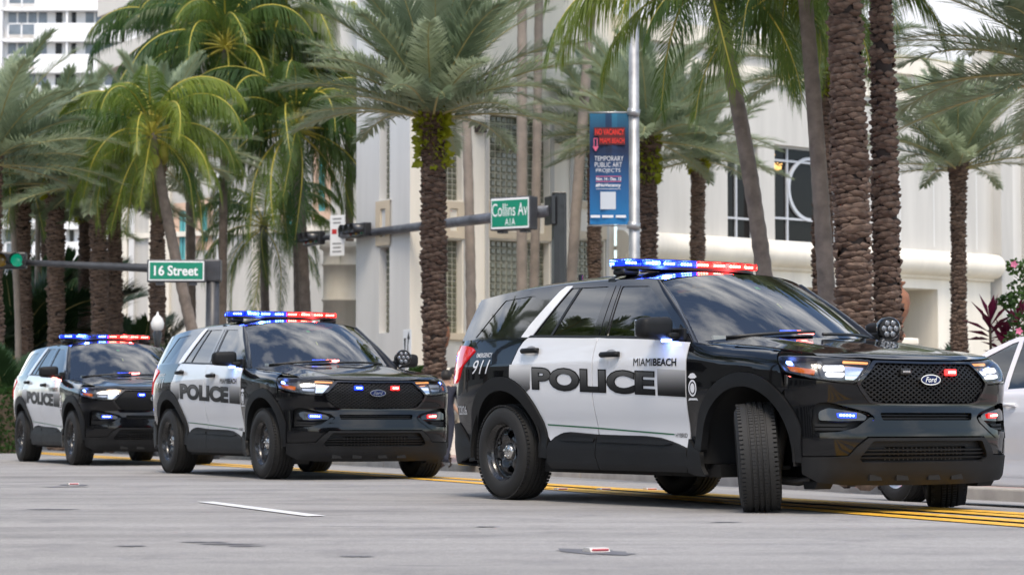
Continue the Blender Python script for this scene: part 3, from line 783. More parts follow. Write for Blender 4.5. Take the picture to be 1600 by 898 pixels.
def FB(s, z, lift=0.0):
    """lower body surface, left half"""
    s = np.asarray(s, float); z = np.asarray(z, float)
    x = np.interp(s, _S, _C[:, 0]); y = np.interp(s, _S, _C[:, 1]); tx = np.interp(s, _S, _T[:, 0]); ty = np.interp(s, _S, _T[:, 1])
    nx, ny = ty, -tx
    wf = 1 - sstep(SY(.55), SX(3.42), s)
    wr = sstep(SX(-.55), SRY(.55), s)
    # fender shoulder
    zt = ZT(x); t = np.clip((z - (zt - .15)) / .15, 0, 0.985)
    fend = -.008 * np.clip((.5 - z) / .3, 0, 1) - .135 * (1 - np.sqrt(1 - t * t)) + .010 * np.exp(-((z - .86) / .10) ** 2)
    ff = sstep(2.35, 2.75, x)
    d_side = _door(z) * (1 - ff) + fend * ff
    # haunch above the rear wheel and a soft crease along the doors
    d_side = d_side + .012 * np.exp(-((x - 0.0) / .55) ** 2 - ((z - .95) / .14) ** 2)
    d = d_side * (1 - wf) * (1 - wr) + _front(z) * wf + _rear(z) * wr + lift
    return np.stack([x + nx * d, y + ny * d, z], 1)

def WG(x, z):
    """half width of the glasshouse"""
    x = np.asarray(x, float); zb = BELT(x) - .03
    t = (z - zb) / .45
    return .928 - .20 * np.clip(t, -.3, 1.3) - .035 * np.clip(t, 0, 1.3) ** 2 - .10 * np.clip((.1 - x) / 1.0, 0, 2) ** 2 - .03 * np.clip((x - 1.5) / .9, 0, 2) ** 2
def FG(p, z):
    p = np.asarray(p, float); z = np.asarray(z, float)
    return np.stack([-p, WG(-p, z), z], 1)
ZRAIL = pchip([-1.0, -.7, -.35, 0, .5, 1.0, 1.45, 1.68], [1.575, 1.600, 1.628, 1.648, 1.664, 1.668, 1.660, 1.640])
def FWS(a, b):
    """windshield: a across (-1..1), b upwards (0..1)"""
    a = np.asarray(a, float); b = np.asarray(b, float); q = 1 - np.abs(a) ** 2.4
    lo = np.stack([2.33 + .36 * q, .835 * a, 1.160 + .045 * q], -1); hi = np.stack([1.655 + .20 * q, .655 * a, 1.645 + .052 * q], -1)
    P = lo + (hi - lo) * b[..., None]; k = 4 * b * (1 - b) * .028
    P[..., 0] += k * .55; P[..., 2] += k * .8
    return P
def FR_(p, a):
    """roof: p rearwards 0..1, a across"""
    p = np.asarray(p, float); a = np.asarray(a, float); q = 1 - np.abs(a) ** 2.4
    xf = 1.655 + .20 * q; xr = -.80 - .06 * q
    x = xf + (xr - xf) * p; zr = ZRAIL(x)
    y = a * (WG(np.clip(x, -.8, 1.66), zr) - .012)
    crown = .085 * (1 - np.abs(a) ** 2.2) * (0.62 + .38 * sstep(0, .3, p)) * (1 - .25 * sstep(.75, 1, p))
    rnd = -.02 * np.clip((np.abs(a) - .93) / .07, 0, 1) ** 2
    return np.stack([x, y, zr + crown + rnd + .006], -1)
HOODX0 = 2.40
def hood_w(x): return np.interp(x, -_C[::-1, 0] * -1, _C[::-1, 1])
_wx = _C[:np.argmax(_C[:, 0] < 2.0)]
def HW(x): return np.interp(-np.asarray(x, float), -_wx[:, 0], _wx[:, 1]) - .125
ZC = pchip([2.3, 2.6, 3.0, 3.3, 3.55, 3.68, 3.75], [1.238, 1.215, 1.168, 1.128, 1.090, 1.062, 1.036])
def FH(x, a):
    """hood: x forward station, a across -1..1"""
    x = np.asarray(x, float); a = np.asarray(a, float)
    lead = 3.735 - .155 * np.abs(a) ** 2.6
    back = 2.62 - .22 * np.abs(a) ** 2.4
    X = back + (lead - back) * x
    yw = .50 * HW(np.clip(X, 2.0, 3.5)) + .5 * .83
    yw = np.minimum(yw, .835 - .06 * sstep(3.1, 3.62, X))
    y = a * yw
    z = ZC(X + .10 * np.abs(a) ** 2.6 * x) + (ZT(X) - ZC(X + .10 * np.abs(a) ** 2.6 * x)) * np.abs(a) ** 3.2
    z = z + .012 * np.exp(-((np.abs(a) - .62) / .10) ** 2) * (1 - x * .6) - .006 * np.exp(-((np.abs(a) - .30) / .2) ** 2) * (1 - x)
    z = z - .012 * sstep(.955, 1.0, x)
    return np.stack([X, y, z], -1)

RW, TW = .372, .262
def arc(cx, r, a0, a1, n=28, rz=None):
    return [(cx + r * math.cos(R(a)), .372 + (rz or r) * math.sin(R(a))) for a in np.linspace(a0, a1, n)]

def side_pts(pts):    # (x,z) list -> (s,z) in the order that runs counter-clockwise or not (either works)
    return [(SX(x), z) for x, z in pts]

def surf(F, name, out, mat, root, holes=(), step=.04, off=0., rim=.012, sides=(1, -1), sub=None):
    """panel on both flanks: returns [left, right]"""
    D = panel_data(F, out, holes, step, off, rim); res = []
    for s in sides:
        res.append(new_obj(name, panel_mesh(name, D, mat, mirror=(s < 0)), None, root))
    return res

def decal(F, V2, faces, off, name, mat, root, side):
    """flat print laid on a surface; V2 in the surface's own 2D coordinates"""
    P = np.array(V2, float); e = 1e-3
    Q = F(P[:, 0], P[:, 1])
    n = np.cross(F(P[:, 0] + e, P[:, 1]) - F(P[:, 0] - e, P[:, 1]), F(P[:, 0], P[:, 1] + e) - F(P[:, 0], P[:, 1] - e))
    n /= np.linalg.norm(n, axis=1, keepdims=True)
    Q = Q + n * off
    if side < 0: Q[:, 1] *= -1; n[:, 1] *= -1
    me = bpy.data.meshes.new(name); me.from_pydata([tuple(q) for q in Q], [], faces); me.materials.append(mat)
    me.polygons.foreach_set('use_smooth', [True] * len(me.polygons)); me.update()
    if len(me.polygons):
        f = me.polygons[0]
        if Vector(n[f.vertices[0]]).dot(f.normal) < 0: me.flip_normals()
    me.normals_split_custom_set_from_vertices([tuple(k) for k in n])
    return new_obj(name, me, None, root)

def side_text(name, txt, x0, x1, z0, z1, mat, root, off=.0035, bold=0.0, slope=0.0, shear=0.0, xs=1.0):
    V, F = text_mesh(txt, 1.0, bold, shear=shear)
    V = fit2d(V, 0, 1, 0, 1); W = x1 - x0
    # cut finely enough to follow the door
    m = bmesh.new(); vv = [m.verts.new((v[0] * W, v[1] * (z1 - z0), 0)) for v in V]
    for f in F:
        try: m.faces.new([vv[i] for i in f])
        except ValueError: pass
    for ax, L in ((0, W), (1, z1 - z0)):
        k = .04
        while k < L:
            nn = Vector((1, 0, 0)) if ax == 0 else Vector((0, 1, 0))
            bmesh.ops.bisect_plane(m, geom=m.verts[:] + m.edges[:] + m.faces[:], plane_co=nn * k, plane_no=nn); k += .04
    bmesh.ops.triangulate(m, faces=m.faces[:]); m.verts.index_update()
    P = [(v.co.x, v.co.y) for v in m.verts]; FF = [[v.index for v in f.verts] for f in m.faces]; m.free()
    out = []
    for side in (-1, 1):
        # right flank: text runs rear to front; left flank: front to rear
        Q = [(SX(x0 + a) if side < 0 else SX(x1 - a), z0 + b + slope * (a if side < 0 else W - a)) for a, b in P]
        out.append(decal(FB, Q, FF, off, name, mat, root, side))
    return out

def side_rect(name, pts, mat, root, off=.003, step=.04, sides=(-1, 1), F=None):
    D = panel_data(F or FB, pts, (), step, off, 0.0)
    return [new_obj(name, panel_mesh(name, D, mat, mirror=(s < 0)), None, root) for s in sides]

def make_wheel(name, root, loc, steer=0.0, flip=1):
    w = empty(name, loc); w.parent = root; w.rotation_euler = (0, 0, steer + (0 if flip > 0 else math.pi))
    for nm, me in WHEEL_MESHES: new_obj(nm, me, None, w)
    return w

def wheel_meshes():
    out = []
    # tyre (axis Y, outer face at +Y)
    m = MB(); h = TW / 2
    prof = [(.226, -h + .012), (.240, -h - .004), (.275, -h - .010), (.315, -h - .006), (.345, -h + .012), (.358, -h + .030)]
    ribs = [-h + .030, -.062, -.052, -.022, -.012, .012, .022, .052, .062, h - .030]
    for i in range(0, len(ribs), 2):
        a, b = ribs[i], ribs[i + 1]; ra = RW - .012 * (abs(a) / h) ** 3; rb = RW - .012 * (abs(b) / h) ** 3
        prof += [(ra - .007, a), (ra, a + .002), (rb, b - .002), (rb - .007, b)]
    prof += [(.358, h - .030), (.345, h - .012), (.315, h + .006), (.275, h + .010), (.240, h + .004), (.226, h - .012)]
    m.lathe(prof, 72, 'Y', smooth=False)
    for i in range(len(m.sm)):                                   # smooth sidewalls, crisp tread
        ring = i // 72
        m.sm[i] = ring < 6 or ring >= len(prof) - 7
    # shoulder blocks and sipes: small proud lugs round both shoulders and the inner ribs
    for k in range(72):
        a = 2 * math.pi * (k + .5) / 72
        for yy, wd, rr in ((-h + .020, .026, .3615), (h - .020, .026, .3615)):
            rot = Matrix.Rotation(-a, 3, 'Y')
            m.box((rr * math.cos(a), yy, rr * math.sin(a)), (.010, wd, .0215), rot)
    for k in range(90):
        a = 2 * math.pi * (k + .25) / 90
        for yy, wd in ((-.037, .026), (0.0, .020), (.037, .026)):
            rot = Matrix.Rotation(-a, 3, 'Y')
            m.box(((RW) * math.cos(a), yy, (RW) * math.sin(a)), (.006, wd, .0195), rot)
    out.append(('tyre', m.mesh('tyre', TYRE)))
    # rim barrel
    m = MB()
    m.lathe([(.232, -h + .02), (.236, -h + .012), (.228, -h + .02), (.215, -h + .04), (.200, -.02), (.196, .05), (.206, h - .045), (.224, h - .028), (.233, h - .018), (.241, h - .006), (.243, h + .001), (.240, h + .003), (.234, h - .004), (.226, h - .016), (.216, h - .030), (.205, h - .040)], 48, 'Y')
    rim = m
    out.append(('rim', rim.mesh('rim', STEELBLK)))
    # wheel face with five vents
    def FF(a, b):
        a = np.asarray(a, float); b = np.asarray(b, float); r = np.hypot(a, b); th = np.arctan2(b, a)
        spoke = .5 + .5 * np.cos(5 * (th))
        y = np.interp(r, [0, .06, .08, .11, .14, .165, .185, .2, .215], [.052, .052, .050, .066, .068, .058, .046, .058, .082])
        y = y + .012 * spoke * np.interp(r, [.07, .12, .17, .2], [0, 1, .8, 0])
        return np.stack([a, y, b], -1)
    circ = [(.214 * math.cos(t), .214 * math.sin(t)) for t in np.linspace(0, 2 * math.pi, 64, endpoint=False)]
    holes = []
    for k in range(5):
        t0 = 2 * math.pi * (k + .5) / 5
        hp = []
        for t in np.linspace(0, 2 * math.pi, 20, endpoint=False):
            rr = .142 + .034 * math.sin(t); tt = t0 + (.30 + .07 * math.sin(t)) * math.cos(t)
            hp.append((rr * math.cos(tt), rr * math.sin(tt)))
        holes.append(hp)
    # the (a, b) -> (x, y, z) map has its outward side at -Y; reverse the first axis
    D = panel_data(lambda a, b: FF(-np.asarray(a), b) , [( -x, z) for x, z in circ], [[(-x, z) for x, z in hpp] for hpp in holes], .014, 0, .018)
    out.append(('wheel_disc', panel_mesh('wheel_disc', D, STEELBLK)))
    m = MB()
    m.lathe([(.0, .082), (.030, .080), (.048, .076), (.060, .066), (.064, .050)], 28, 'Y')
    for k in range(5):
        a = 2 * math.pi * k / 5 + .3
        m.ball((.040 * math.cos(a), .078, .040 * math.sin(a)), .011, (1, .9, 1), 8, 5)
    out.append(('hub_cap', m.mesh('hub_cap', HUBCAP)))
    m = MB()
    m.lathe([(.05, -.02), (.155, -.02), (.155, .0), (.05, .0)], 40, 'Y')
    out.append(('brake_disc', m.mesh('brake_disc', pmat('brake_steel', (.25, .23, .21), .4, metal=.9))))
    return out
WHEEL_MESHES = wheel_meshes()

def make_suv():
    root = empty('police_suv')
    # ---------------- flanks
    arF_o, arF_i, arR_o, arR_i = .578, .480, .590, .480
    # front fender: from door edge to the bumper seam, above the arch trim
    fx = 3.42
    a_l = math.degrees(math.asin(max(-1, (0.44 - .372) / .578)))
    fpts = [(2.418, 1.165), (2.405, 1.05), (2.396, .79), (2.372, .50), (2.452, .44)]
    fpts += [p for p in arc(3.025, arF_o, 173, 48, 26)]
    top = [(x, float(ZT(x)) - .004) for x in np.linspace(3.30, 2.418, 14)]
    fend = side_pts(fpts) + sp(('x', 3.445, .83), ('x', 3.40, .955), ('x', 3.335, 1.045)) + side_pts(top)
    surf(FB, 'front_fender', fend, BLACK, root, step=.035)
    # doors
    fd = [(2.410, 1.166), (2.397, 1.05), (2.388, .79), (2.352, .424), (2.25, .452), (2.15, .474), (2.02, .497), (1.85, .508), (1.256, .516), (1.252, .80), (1.258, 1.10), (1.275, 1.228)]
    fd += [(x, float(BELT(x))) for x in np.linspace(1.4, 2.35, 10)]
    rd = [(1.244, .516), (1.240, .80), (1.246, 1.10), (1.263, 1.228)]
    rd += [(x, float(BELT(x))) for x in np.linspace(1.15, .31, 9)]
    rd += [(.262, 1.225), (.215, 1.17), (.165, 1.07), (.135, .985)]
    rd += [p for p in arc(0, arR_o, 76, 12, 20)]
    rd += [(.62, .455), (.70, .50), (.78, .527), (.88, .533)]
    fds = surf(FB, 'front_door', side_pts(fd), WHITE, root, step=.04, rim=.02)
    rds = surf(FB, 'rear_door', side_pts(rd), WHITE, root, step=.04, rim=.02)
    # rear quarter panel
    rq = [(.253, 1.238), (.205, 1.17), (.155, 1.07), (.124, .985)] + arc(0, arR_o, 77.5, 186, 30)
    rqs = side_pts(rq) + sp(('x', -.66, .34), ('x', -.74, .40), ('x', -.80, .60), ('x', -.78, .90), ('x', -.70, .95), ('x', -.62, 1.06), ('x', -.44, 1.165), ('x', -.50, 1.20), ('x', -.62, 1.215), ('x', -.80, 1.225), ('x', -.80, 1.262)) + side_pts([(x, float(BELT(x))) for x in np.linspace(-.6, .2, 8)])
    surf(FB, 'rear_quarter_panel', rqs, BLACK, root, step=.035)
    # wheel arch trims
    at_f = arc(3.025, arF_o - .004, -3, 176, 40); at_fi = arc(3.025, arF_i, 176, -3, 40)
    surf(FB, 'front_arch_trim', side_pts(at_f + at_fi), CLAD, root, step=.03, off=.016, rim=.05)
    at_r = arc(0, arR_o - .004, -4, 188, 44); at_ri = arc(0, arR_i, 188, -4, 44)
    surf(FB, 'rear_arch_trim', side_pts(at_r + at_ri), CLAD, root, step=.03, off=.016, rim=.05)
    # sill and lower door cladding
    sf = [(2.348, .420), (2.25, .448), (2.15, .470), (2.02, .493), (1.85, .504), (1.256, .512), (1.25, .36), (1.30, .262), (2.36, .262), (2.375, .33)]
    sr = [(1.246, .512), (.88, .529), (.78, .522), (.70, .495), (.625, .45), (.595, .40), (.60, .30), (.66, .262), (1.29, .262), (1.24, .36)]
    for nm, o_ in (('front_door_cladding', sf), ('rear_door_cladding', sr)):
        surf(FB, nm, side_pts(o_), CLAD, root, step=.035, off=.022, rim=.03)
    emb = [[(2.20, .452), (2.14, .467), (2.0, .477), (1.275, .486), (1.275, .455), (2.10, .440)], [(1.225, .488), (.80, .499), (.75, .482), (.80, .462), (1.225, .457)]]
    for e in emb: surf(FB, 'cladding_rib', smooth_poly(side_pts(e), .012, 3), CLAD, root, step=.04, off=.032, rim=.014)
    surf(FB, 'sill_end', side_pts([(2.37, .415), (2.372, .49), (2.448, .43), (2.545, .40), (2.56, .30), (2.62, .235), (2.45, .245), (2.37, .262)]), CLAD, root, step=.035, off=.022, rim=.03)
    # glasshouse
    fg_ = [(-1.345, 1.226), (-1.262, 1.618), (-1.60, 1.604), (-1.70, 1.553), (-1.95, 1.405), (-2.14, 1.268), (-2.215, 1.197), (-1.8, 1.218)]
    rg_ = [(-.355, 1.268), (-.60, 1.632), (-1.09, 1.624), (-1.150, 1.244), (-.87, 1.254)]
    qg_ = [(.56, 1.278), (.50, 1.335), (.36, 1.50), (.30, 1.572), (-.10, 1.592), (-.16, 1.586), (.19, 1.274)]
    zr = [(-x, float(ZRAIL(x)) + .004) for x in np.linspace(-.78, 1.66, 22)]
    hs = zr + [(-1.80, 1.55), (-2.05, 1.395), (-2.25, 1.268), (-2.365, 1.172), (-2.36, 1.15)] + [(-x, float(BELT(x)) - .008) for x in np.linspace(2.3, -.75, 14)] + [(.80, 1.262), (.80, 1.33)]
    holes = [smooth_poly(fg_, .02, 3), smooth_poly(rg_, .02, 3), smooth_poly(qg_, .02, 3)]
    surf(FG, 'window_frame', hs, GLOSSTRIM, root, holes=holes, step=.04, rim=.014)
    fws = surf(FG, 'front_door_window', smooth_poly(fg_, .02, 3), GLASS, root, step=.06, off=-.006, rim=0)
    rws = surf(FG, 'rear_door_window', smooth_poly(rg_, .02, 3), GLASS, root, step=.06, off=-.006, rim=0)
    surf(FG, 'quarter_window', smooth_poly(qg_, .02, 3), GLASS, root, step=.06, off=-.005, rim=0)
    surf(FG, 'window_divider', [(-.585, 1.258), (-.615, 1.258), (-.735, 1.63), (-.705, 1.63)], RUBBER_TRIM, root, step=.06, off=-.001, rim=.006)
    surf(FG, 'white_pillar_stripe', smooth_poly([(-.195, 1.262), (-.255, 1.36), (-.465, 1.612), (-.525, 1.648), (-.612, 1.648), (-.59, 1.626), (-.352, 1.278), (-.335, 1.256)], .008, 2), WHITE, root, step=.04, off=.005, rim=.006)
    for k in ((1.195, .022), (1.262, .034)):
        pass
    surf(FG, 'b_pillar_trim', [(-1.172, 1.245), (-1.112, 1.625), (-1.178, 1.625), (-1.238, 1.242)], GLOSSTRIM, root, step=.05, off=.004, rim=.006)
    surf(FG, 'b_pillar_trim', [(-1.258, 1.242), (-1.198, 1.625), (-1.240, 1.625), (-1.318, 1.240)], GLOSSTRIM, root, step=.05, off=.004, rim=.006)
    belt_o = [(-x, float(BELT(x)) + .016) for x in np.linspace(.33, 2.25, 20)] + [(-x, float(BELT(x)) - .002) for x in np.linspace(2.30, .30, 20)]
    surf(FG, 'belt_moulding', belt_o, RUBBER_TRIM, root, step=.05, off=.010, rim=.012)
    # A pillars: ruled strip between the windshield edge and the door frame
    for s in (1, -1):
        m = MB(); n = 18; V = []
        for i in range(n + 1):
            b = i / n
            w_ = FWS(np.array([.985]), np.array([b]))[0]
            gx = float(np.interp(b, [0, .25, .5, .75, 1.0], [2.37, 2.21, 2.03, 1.83, 1.665])); gz = float(np.interp(b, [0, .25, .5, .75, 1], [1.160, 1.292, 1.412, 1.533, 1.644]))
            g_ = np.array([gx, float(WG(gx, gz)) + .003, gz])
            for t in np.linspace(0, 1, 6):
                p = w_ + (g_ - w_) * t; bul = .016 * 4 * t * (1 - t)
                V.append((p[0] + bul * .5, s * (p[1] + bul * .6), p[2] + bul * .5))
        m.add(V, [(i * 6 + j, i * 6 + j + 1, (i + 1) * 6 + j + 1, (i + 1) * 6 + j) for i in range(n) for j in range(5)], True)
        m.build('a_pillar', BLACK, root)
    # ---------------- top
    n1, n2 = 36, 40
    def grid(F, us, vs, name, mat, flip=False):
        U, Vv = np.meshgrid(us, vs, indexing='ij'); P = F(U.ravel(), Vv.ravel()); m = MB(); k = len(vs)
        m.add([tuple(p) for p in P], [(i * k + j, i * k + j + 1, (i + 1) * k + j + 1, (i + 1) * k + j) if flip else (i * k + j, (i + 1) * k + j, (i + 1) * k + j + 1, i * k + j + 1) for i in range(len(us) - 1) for j in range(k - 1)], True)
        return m.build(name, mat, root)
    grid(FR_, np.linspace(0, 1, n1), np.concatenate([np.linspace(-1, -.9, 6), np.linspace(-.88, .88, 28), np.linspace(.9, 1, 6)]), 'roof', BLACK)
    hood = grid(FH, np.concatenate([np.linspace(0, .93, 34), np.linspace(.94, 1, 8)]), np.linspace(-1, 1, 61), 'hood', BLACK)
    # hood front lip
    m = MB(); aa = np.linspace(-1, 1, 49); P = FH(np.ones_like(aa), aa); V = [tuple(p) for p in P] + [(p[0] - .004, p[1], p[2] - .022) for p in P] + [(p[0] - .05, p[1], p[2] - .03) for p in P]
    m.add(V, [(r_ * 49 + i, r_ * 49 + i + 1, (r_ + 1) * 49 + i + 1, (r_ + 1) * 49 + i) for r_ in range(2) for i in range(48)], True)
    m.build('hood_lip', BLACK, hood)
    ws = grid(FWS, np.linspace(-.985, .985, 31), np.linspace(0, 1, 17), 'windshield', WSGLASS)
    # dark ceramic band round the windshield
    m = MB(); N = 40
    ring = [(-.985 + 1.97 * i / N, 0) for i in range(N)] + [(.985, i / 16) for i in range(16)] + [(.985 - 1.97 * i / N, 1) for i in range(N)] + [(-.985, 1 - i / 16) for i in range(16)]
    O_ = np.array(ring); I_ = np.array([(a * .945, .035 + b * .915) for a, b in ring]); e_ = FWS(O_[:, 0], O_[:, 1]); f_ = FWS(I_[:, 0], I_[:, 1])
    q = len(ring); m.add([(p[0] + .001, p[1], p[2] - .004) for p in np.vstack([e_, f_])], [(i, (i + 1) % q, q + (i + 1) % q, q + i) for i in range(q)], True)
    m.build('windshield_band', GLOSSTRIM, ws)
    for (a, b, da, db, mt, nm) in ((-.13, .73, .055, .045, STICKG, 'green_sticker'), (-.10, .42, .018, .075, STICKY, 'yellow_tag')):
        P = FWS(np.array([a, a + da, a + da, a]), np.array([b, b, b + db, b + db])); mm = MB(); mm.add([(p[0] - .004, p[1], p[2] - .006) for p in P], [(0, 1, 2, 3)]); mm.build(nm, mt, ws)
    # wipers
    for (a0, a1) in ((-.82, -.05), (.02, .75)):
        aa = np.linspace(a0, a1, 8); P = FWS(aa, .02 + .03 * np.linspace(0, 1, 8)); mm = MB(); mm.tube([(p[0] + .02, p[1], p[2] + .014) for p in P], .012, 6); mm.build('wiper', RUBBER_TRIM, root)
    # cowl
    m = MB(); aa = np.linspace(-.985, .985, 31); P = FWS(aa, np.zeros_like(aa)); Q = FH(np.zeros_like(aa), aa)
    m.add([(p[0], p[1], p[2] - .012) for p in P] + [(p[0] + .02, p[1], p[2] - .02) for p in Q], [(i, i + 1, 31 + i + 1, 31 + i) for i in range(30)], True); m.build('cowl', DARK, root)
    # fillers under the fender tops / hood edges
    for s in (1, -1):
        m = MB(); xs_ = np.linspace(2.36, 3.42, 20); V = []
        for x in xs_:
            p = FB(np.array([SX(x)]), np.array([float(ZT(x)) - .012]))[0]; V += [(p[0], s * p[1], p[2]), (p[0], s * (p[1] - .14), p[2] - .004)]
        m.add(V, [(2 * i, 2 * i + 1, 2 * i + 3, 2 * i + 2) for i in range(19)], True); m.build('fender_inner', BLACK, root)
    # rear window, tailgate, spoiler, rear bumper
    def FRG(a, b):
        a = np.asarray(a, float); b = np.asarray(b, float); q = 1 - np.abs(a) ** 2.6
        lo = np.stack([-.86 - .13 * q, .80 * a, 1.25 + 0 * a], -1); hi = np.stack([-.74 - .06 * q, .66 * a, 1.60 + .03 * q], -1)
        return lo + (hi - lo) * b[..., None]
    grid(FRG, np.linspace(-1, 1, 21), np.linspace(0, 1, 6), 'rear_window', GLASS)
    tg = [(SRY(y), 1.25) for y in np.linspace(.80, .0, 9)] + [(SRY(y), .56) for y in np.linspace(.0, .66, 9)] + [(SRY(.72), .95)]
    surf(FB, 'tailgate', tg, BLACK, root, step=.05)
    sp_ = MB(); aa = np.linspace(-.97, .97, 31); P = FR_(np.ones_like(aa), aa); V = []
    for i, p in enumerate(P):
        V += [(p[0] + .03, p[1], p[2] + .002), (p[0] - .10, p[1] * .97, p[2] - .018), (p[0] - .11, p[1] * .97, p[2] - .034), (p[0] + .05, p[1], p[2] - .035)]
    sp_.add(V, [(4 * i + j, 4 * i + (j + 1) % 4, 4 * i + 4 + (j + 1) % 4, 4 * i + 4 + j) for i in range(30) for j in range(4)] + [(0, 1, 2, 3), (123, 122, 121, 120)], True)
    sp_.build('roof_spoiler', BLACK, root)
    rb = sp(('x', -.535, .345), ('x', -.60, .44), ('x', -.80, .60), ('r', .60, .56), ('r', .0, .56), ('r', .0, .22), ('r', .6, .25), ('x', -.75, .29))
    surf(FB, 'rear_bumper', rb, CLAD, root, step=.05, off=.014, rim=.03)
    tl = sp(('x', -.45, 1.172), ('x', -.64, 1.05), ('x', -.72, .955), ('x', -.80, .915), ('r', .76, .925), ('r', .66, 1.02), ('r', .62, 1.16), ('x', -.80, 1.222), ('x', -.60, 1.212), ('x', -.50, 1.198))
    tls = surf(FB, 'tail_light', tl, TAILRED, root, step=.04, off=.012, rim=.03)
    # ---------------- front end
    hl = sp(('x', 3.345, 1.050), ('x', 3.42, 1.052), ('y', .80, 1.043), ('y', .62, 1.030), ('y', .455, 1.020), ('y', .50, .965), ('y', .565, .885), ('y', .60, .872), ('y', .72, .878), ('y', .86, .900), ('x', 3.445, .945), ('x', 3.375, 1.005))
    hlr = smooth_poly(hl, .02, 3)
    surf(FB, 'headlight_bezel', hlr, LAMPDARK, root, step=.03, off=-.050, rim=0)
    hll = surf(FB, 'headlight', hlr, LENS, root, step=.03, off=.002, rim=0)
    cx_ = np.mean([p[0] for p in hl]); cz_ = np.mean([p[1] for p in hl])
    big = [(cx_ + (p[0] - cx_) * 1.02, cz_ + (p[1] - cz_) * 1.06) for p in hlr]
    surf(FB, 'headlight_surround', big, RUBBER_TRIM, root, holes=[[(cx_ + (p[0] - cx_) * .985, cz_ + (p[1] - cz_) * .955) for p in hlr]], step=.03, off=-.004, rim=.05)
    def inlamp(pts, nm, mt, off, parent_pair, rim=.02, r=.01):
        D = panel_data(FB, smooth_poly(sp(*pts), r, 3), (), .02, off, rim)
        for o, s in zip(parent_pair, (1, -1)): new_obj(nm, panel_mesh(nm, D, mt, mirror=(s < 0)), None, o)
    inlamp((('x', 3.425, .995), ('x', 3.465, .955), ('y', .855, .930), ('y', .85, .970)), 'turn_signal', AMBER, -.03, hll)
    inlamp((('x', 3.405, 1.036), ('x', 3.455, 1.030), ('x', 3.46, 1.012), ('x', 3.41, 1.014)), 'side_flasher', BLUEHOT, -.03, hll)
    inlamp((('y', .80, .995), ('y', .80, .965), ('y', .66, .960), ('y', .655, .995)), 'upper_beam', HEADON, -.022, hll)
    inlamp((('y', .79, .945), ('y', .78, .918), ('y', .67, .912), ('y', .66, .942)), 'lower_beam', HEADON, -.022, hll)
    inlamp((('y', .645, 1.000), ('y', .655, .890), ('y', .59, .885), ('y', .505, .985)), 'reflector', REFLECTOR, -.035, hll)
    inlamp((('y', .66, 1.021), ('y', .66, 1.008), ('y', .48, 1.000), ('y', .475, 1.012)), 'marker_bar', AMBERBAR, -.012, hll, .01, .004)
    inlamp((('y', .84, 1.020), ('y', .82, .905), ('y', .80, .905), ('y', .81, 1.022)), 'lamp_divider', LAMPDARK, -.012, hll, .03)
    # bumper cover (gloss black), right across, with openings
    G0 = [(.0, 1.008), (.44, 1.014), (.555, .900), (.585, .868), (.555, .815), (.485, .738), (.40, .724), (.0, .718)]
    gr_half = [(SY(y), z) for y, z in G0]
    def mir(poly): return [(-p[0], p[1]) for p in reversed(poly)]
    def FBF(s, z):   # both halves: s<0 is the right half
        s = np.asarray(s, float); P = FB(np.abs(s), z); P[:, 1] *= np.where(s < 0, -1, 1); return P
    fog = sp(('y', .862, .503), ('y', .868, .55), ('y', .868, .70), ('y', .84, .738), ('y', .78, .742), ('y', .50, .676), ('y', .455, .64), ('y', .475, .615), ('y', .60, .545), ('y', .66, .508))
    fog = smooth_poly(fog, .02, 3)
    slot = smooth_poly([(-SY(.40), .622), (SY(.40), .622), (SY(.415), .672), (-SY(.415), .672)], .015, 3)
    lgo = [(SY(.0), .515), (SY(.52), .515), (SY(.60), .455), (SY(.655), .392), (SY(.78), .388)]
    seam = sp(('x', 3.60, .387), ('x', 3.585, .42))
    edge = [(SX(x), z) for x, z in arc(3.025, arF_o, 5, 44, 12)]
    up = sp(('x', 3.445, .82), ('x', 3.44, .925), ('x', 3.50, .905), ('y', .86, .888), ('y', .72, .866), ('y', .60, .860), ('y', .585, .868), ('y', .555, .815), ('y', .485, .738), ('y', .40, .724), ('y', 0, .718))
    half = lgo + seam + edge + up
    cover = half + mir(half)
    # drop doubled centre points
    out = []
    for p in cover:
        if not out or math.hypot(p[0] - out[-1][0], p[1] - out[-1][1]) > 1e-5: out.append(p)
    if math.hypot(out[0][0] - out[-1][0], out[0][1] - out[-1][1]) < 1e-5: out.pop()
    D = panel_data(FBF, out, [fog, [(-p[0], p[1]) for p in fog], slot], .03, 0, .03)
    bump = new_obj('front_bumper', panel_mesh('front_bumper', D, BLACK), None, root)
    # nose strip between hood lip and grille
    ns = [(SY(y), z) for y, z in ((0, 1.010), (.44, 1.016), (.47, 1.022), (.62, 1.034), (.62, 1.045), (.0, 1.030))]
    # grille: surround, lattice, backing
    gfull = gr_half + mir(gr_half)
    out = []
    for p in gfull:
        if not out or math.hypot(p[0] - out[-1][0], p[1] - out[-1][1]) > 1e-5: out.append(p)
    if math.hypot(out[0][0] - out[-1][0], out[0][1] - out[-1][1]) < 1e-5: out.pop()
    gfull = smooth_poly(out, .015, 2)
    gs_in = [(p[0] * .965, .868 + (p[1] - .868) * .92) for p in gfull]
    D = panel_data(FBF, [(p[0] * 1.012, .868 + (p[1] - .868) * 1.02) for p in gfull], [gs_in], .03, .006, .05)
    grl = new_obj('grille', panel_mesh('grille_surround', D, GLOSSTRIM), None, root)
    D = panel_data(FBF, gfull, (), .05, -.07, 0); new_obj('grille_backing', panel_mesh('grille_backing', D, DARK), None, grl)
    D = panel_data(FBF, gs_in, [smooth_poly([(-SY(.37), .735), (SY(.37), .735), (SY(.37), .872), (-SY(.37), .872)], .01, 2)], .04, -.034, 0)
    new_obj('grille_plate', panel_mesh('grille_plate', D, CLAD), None, grl)
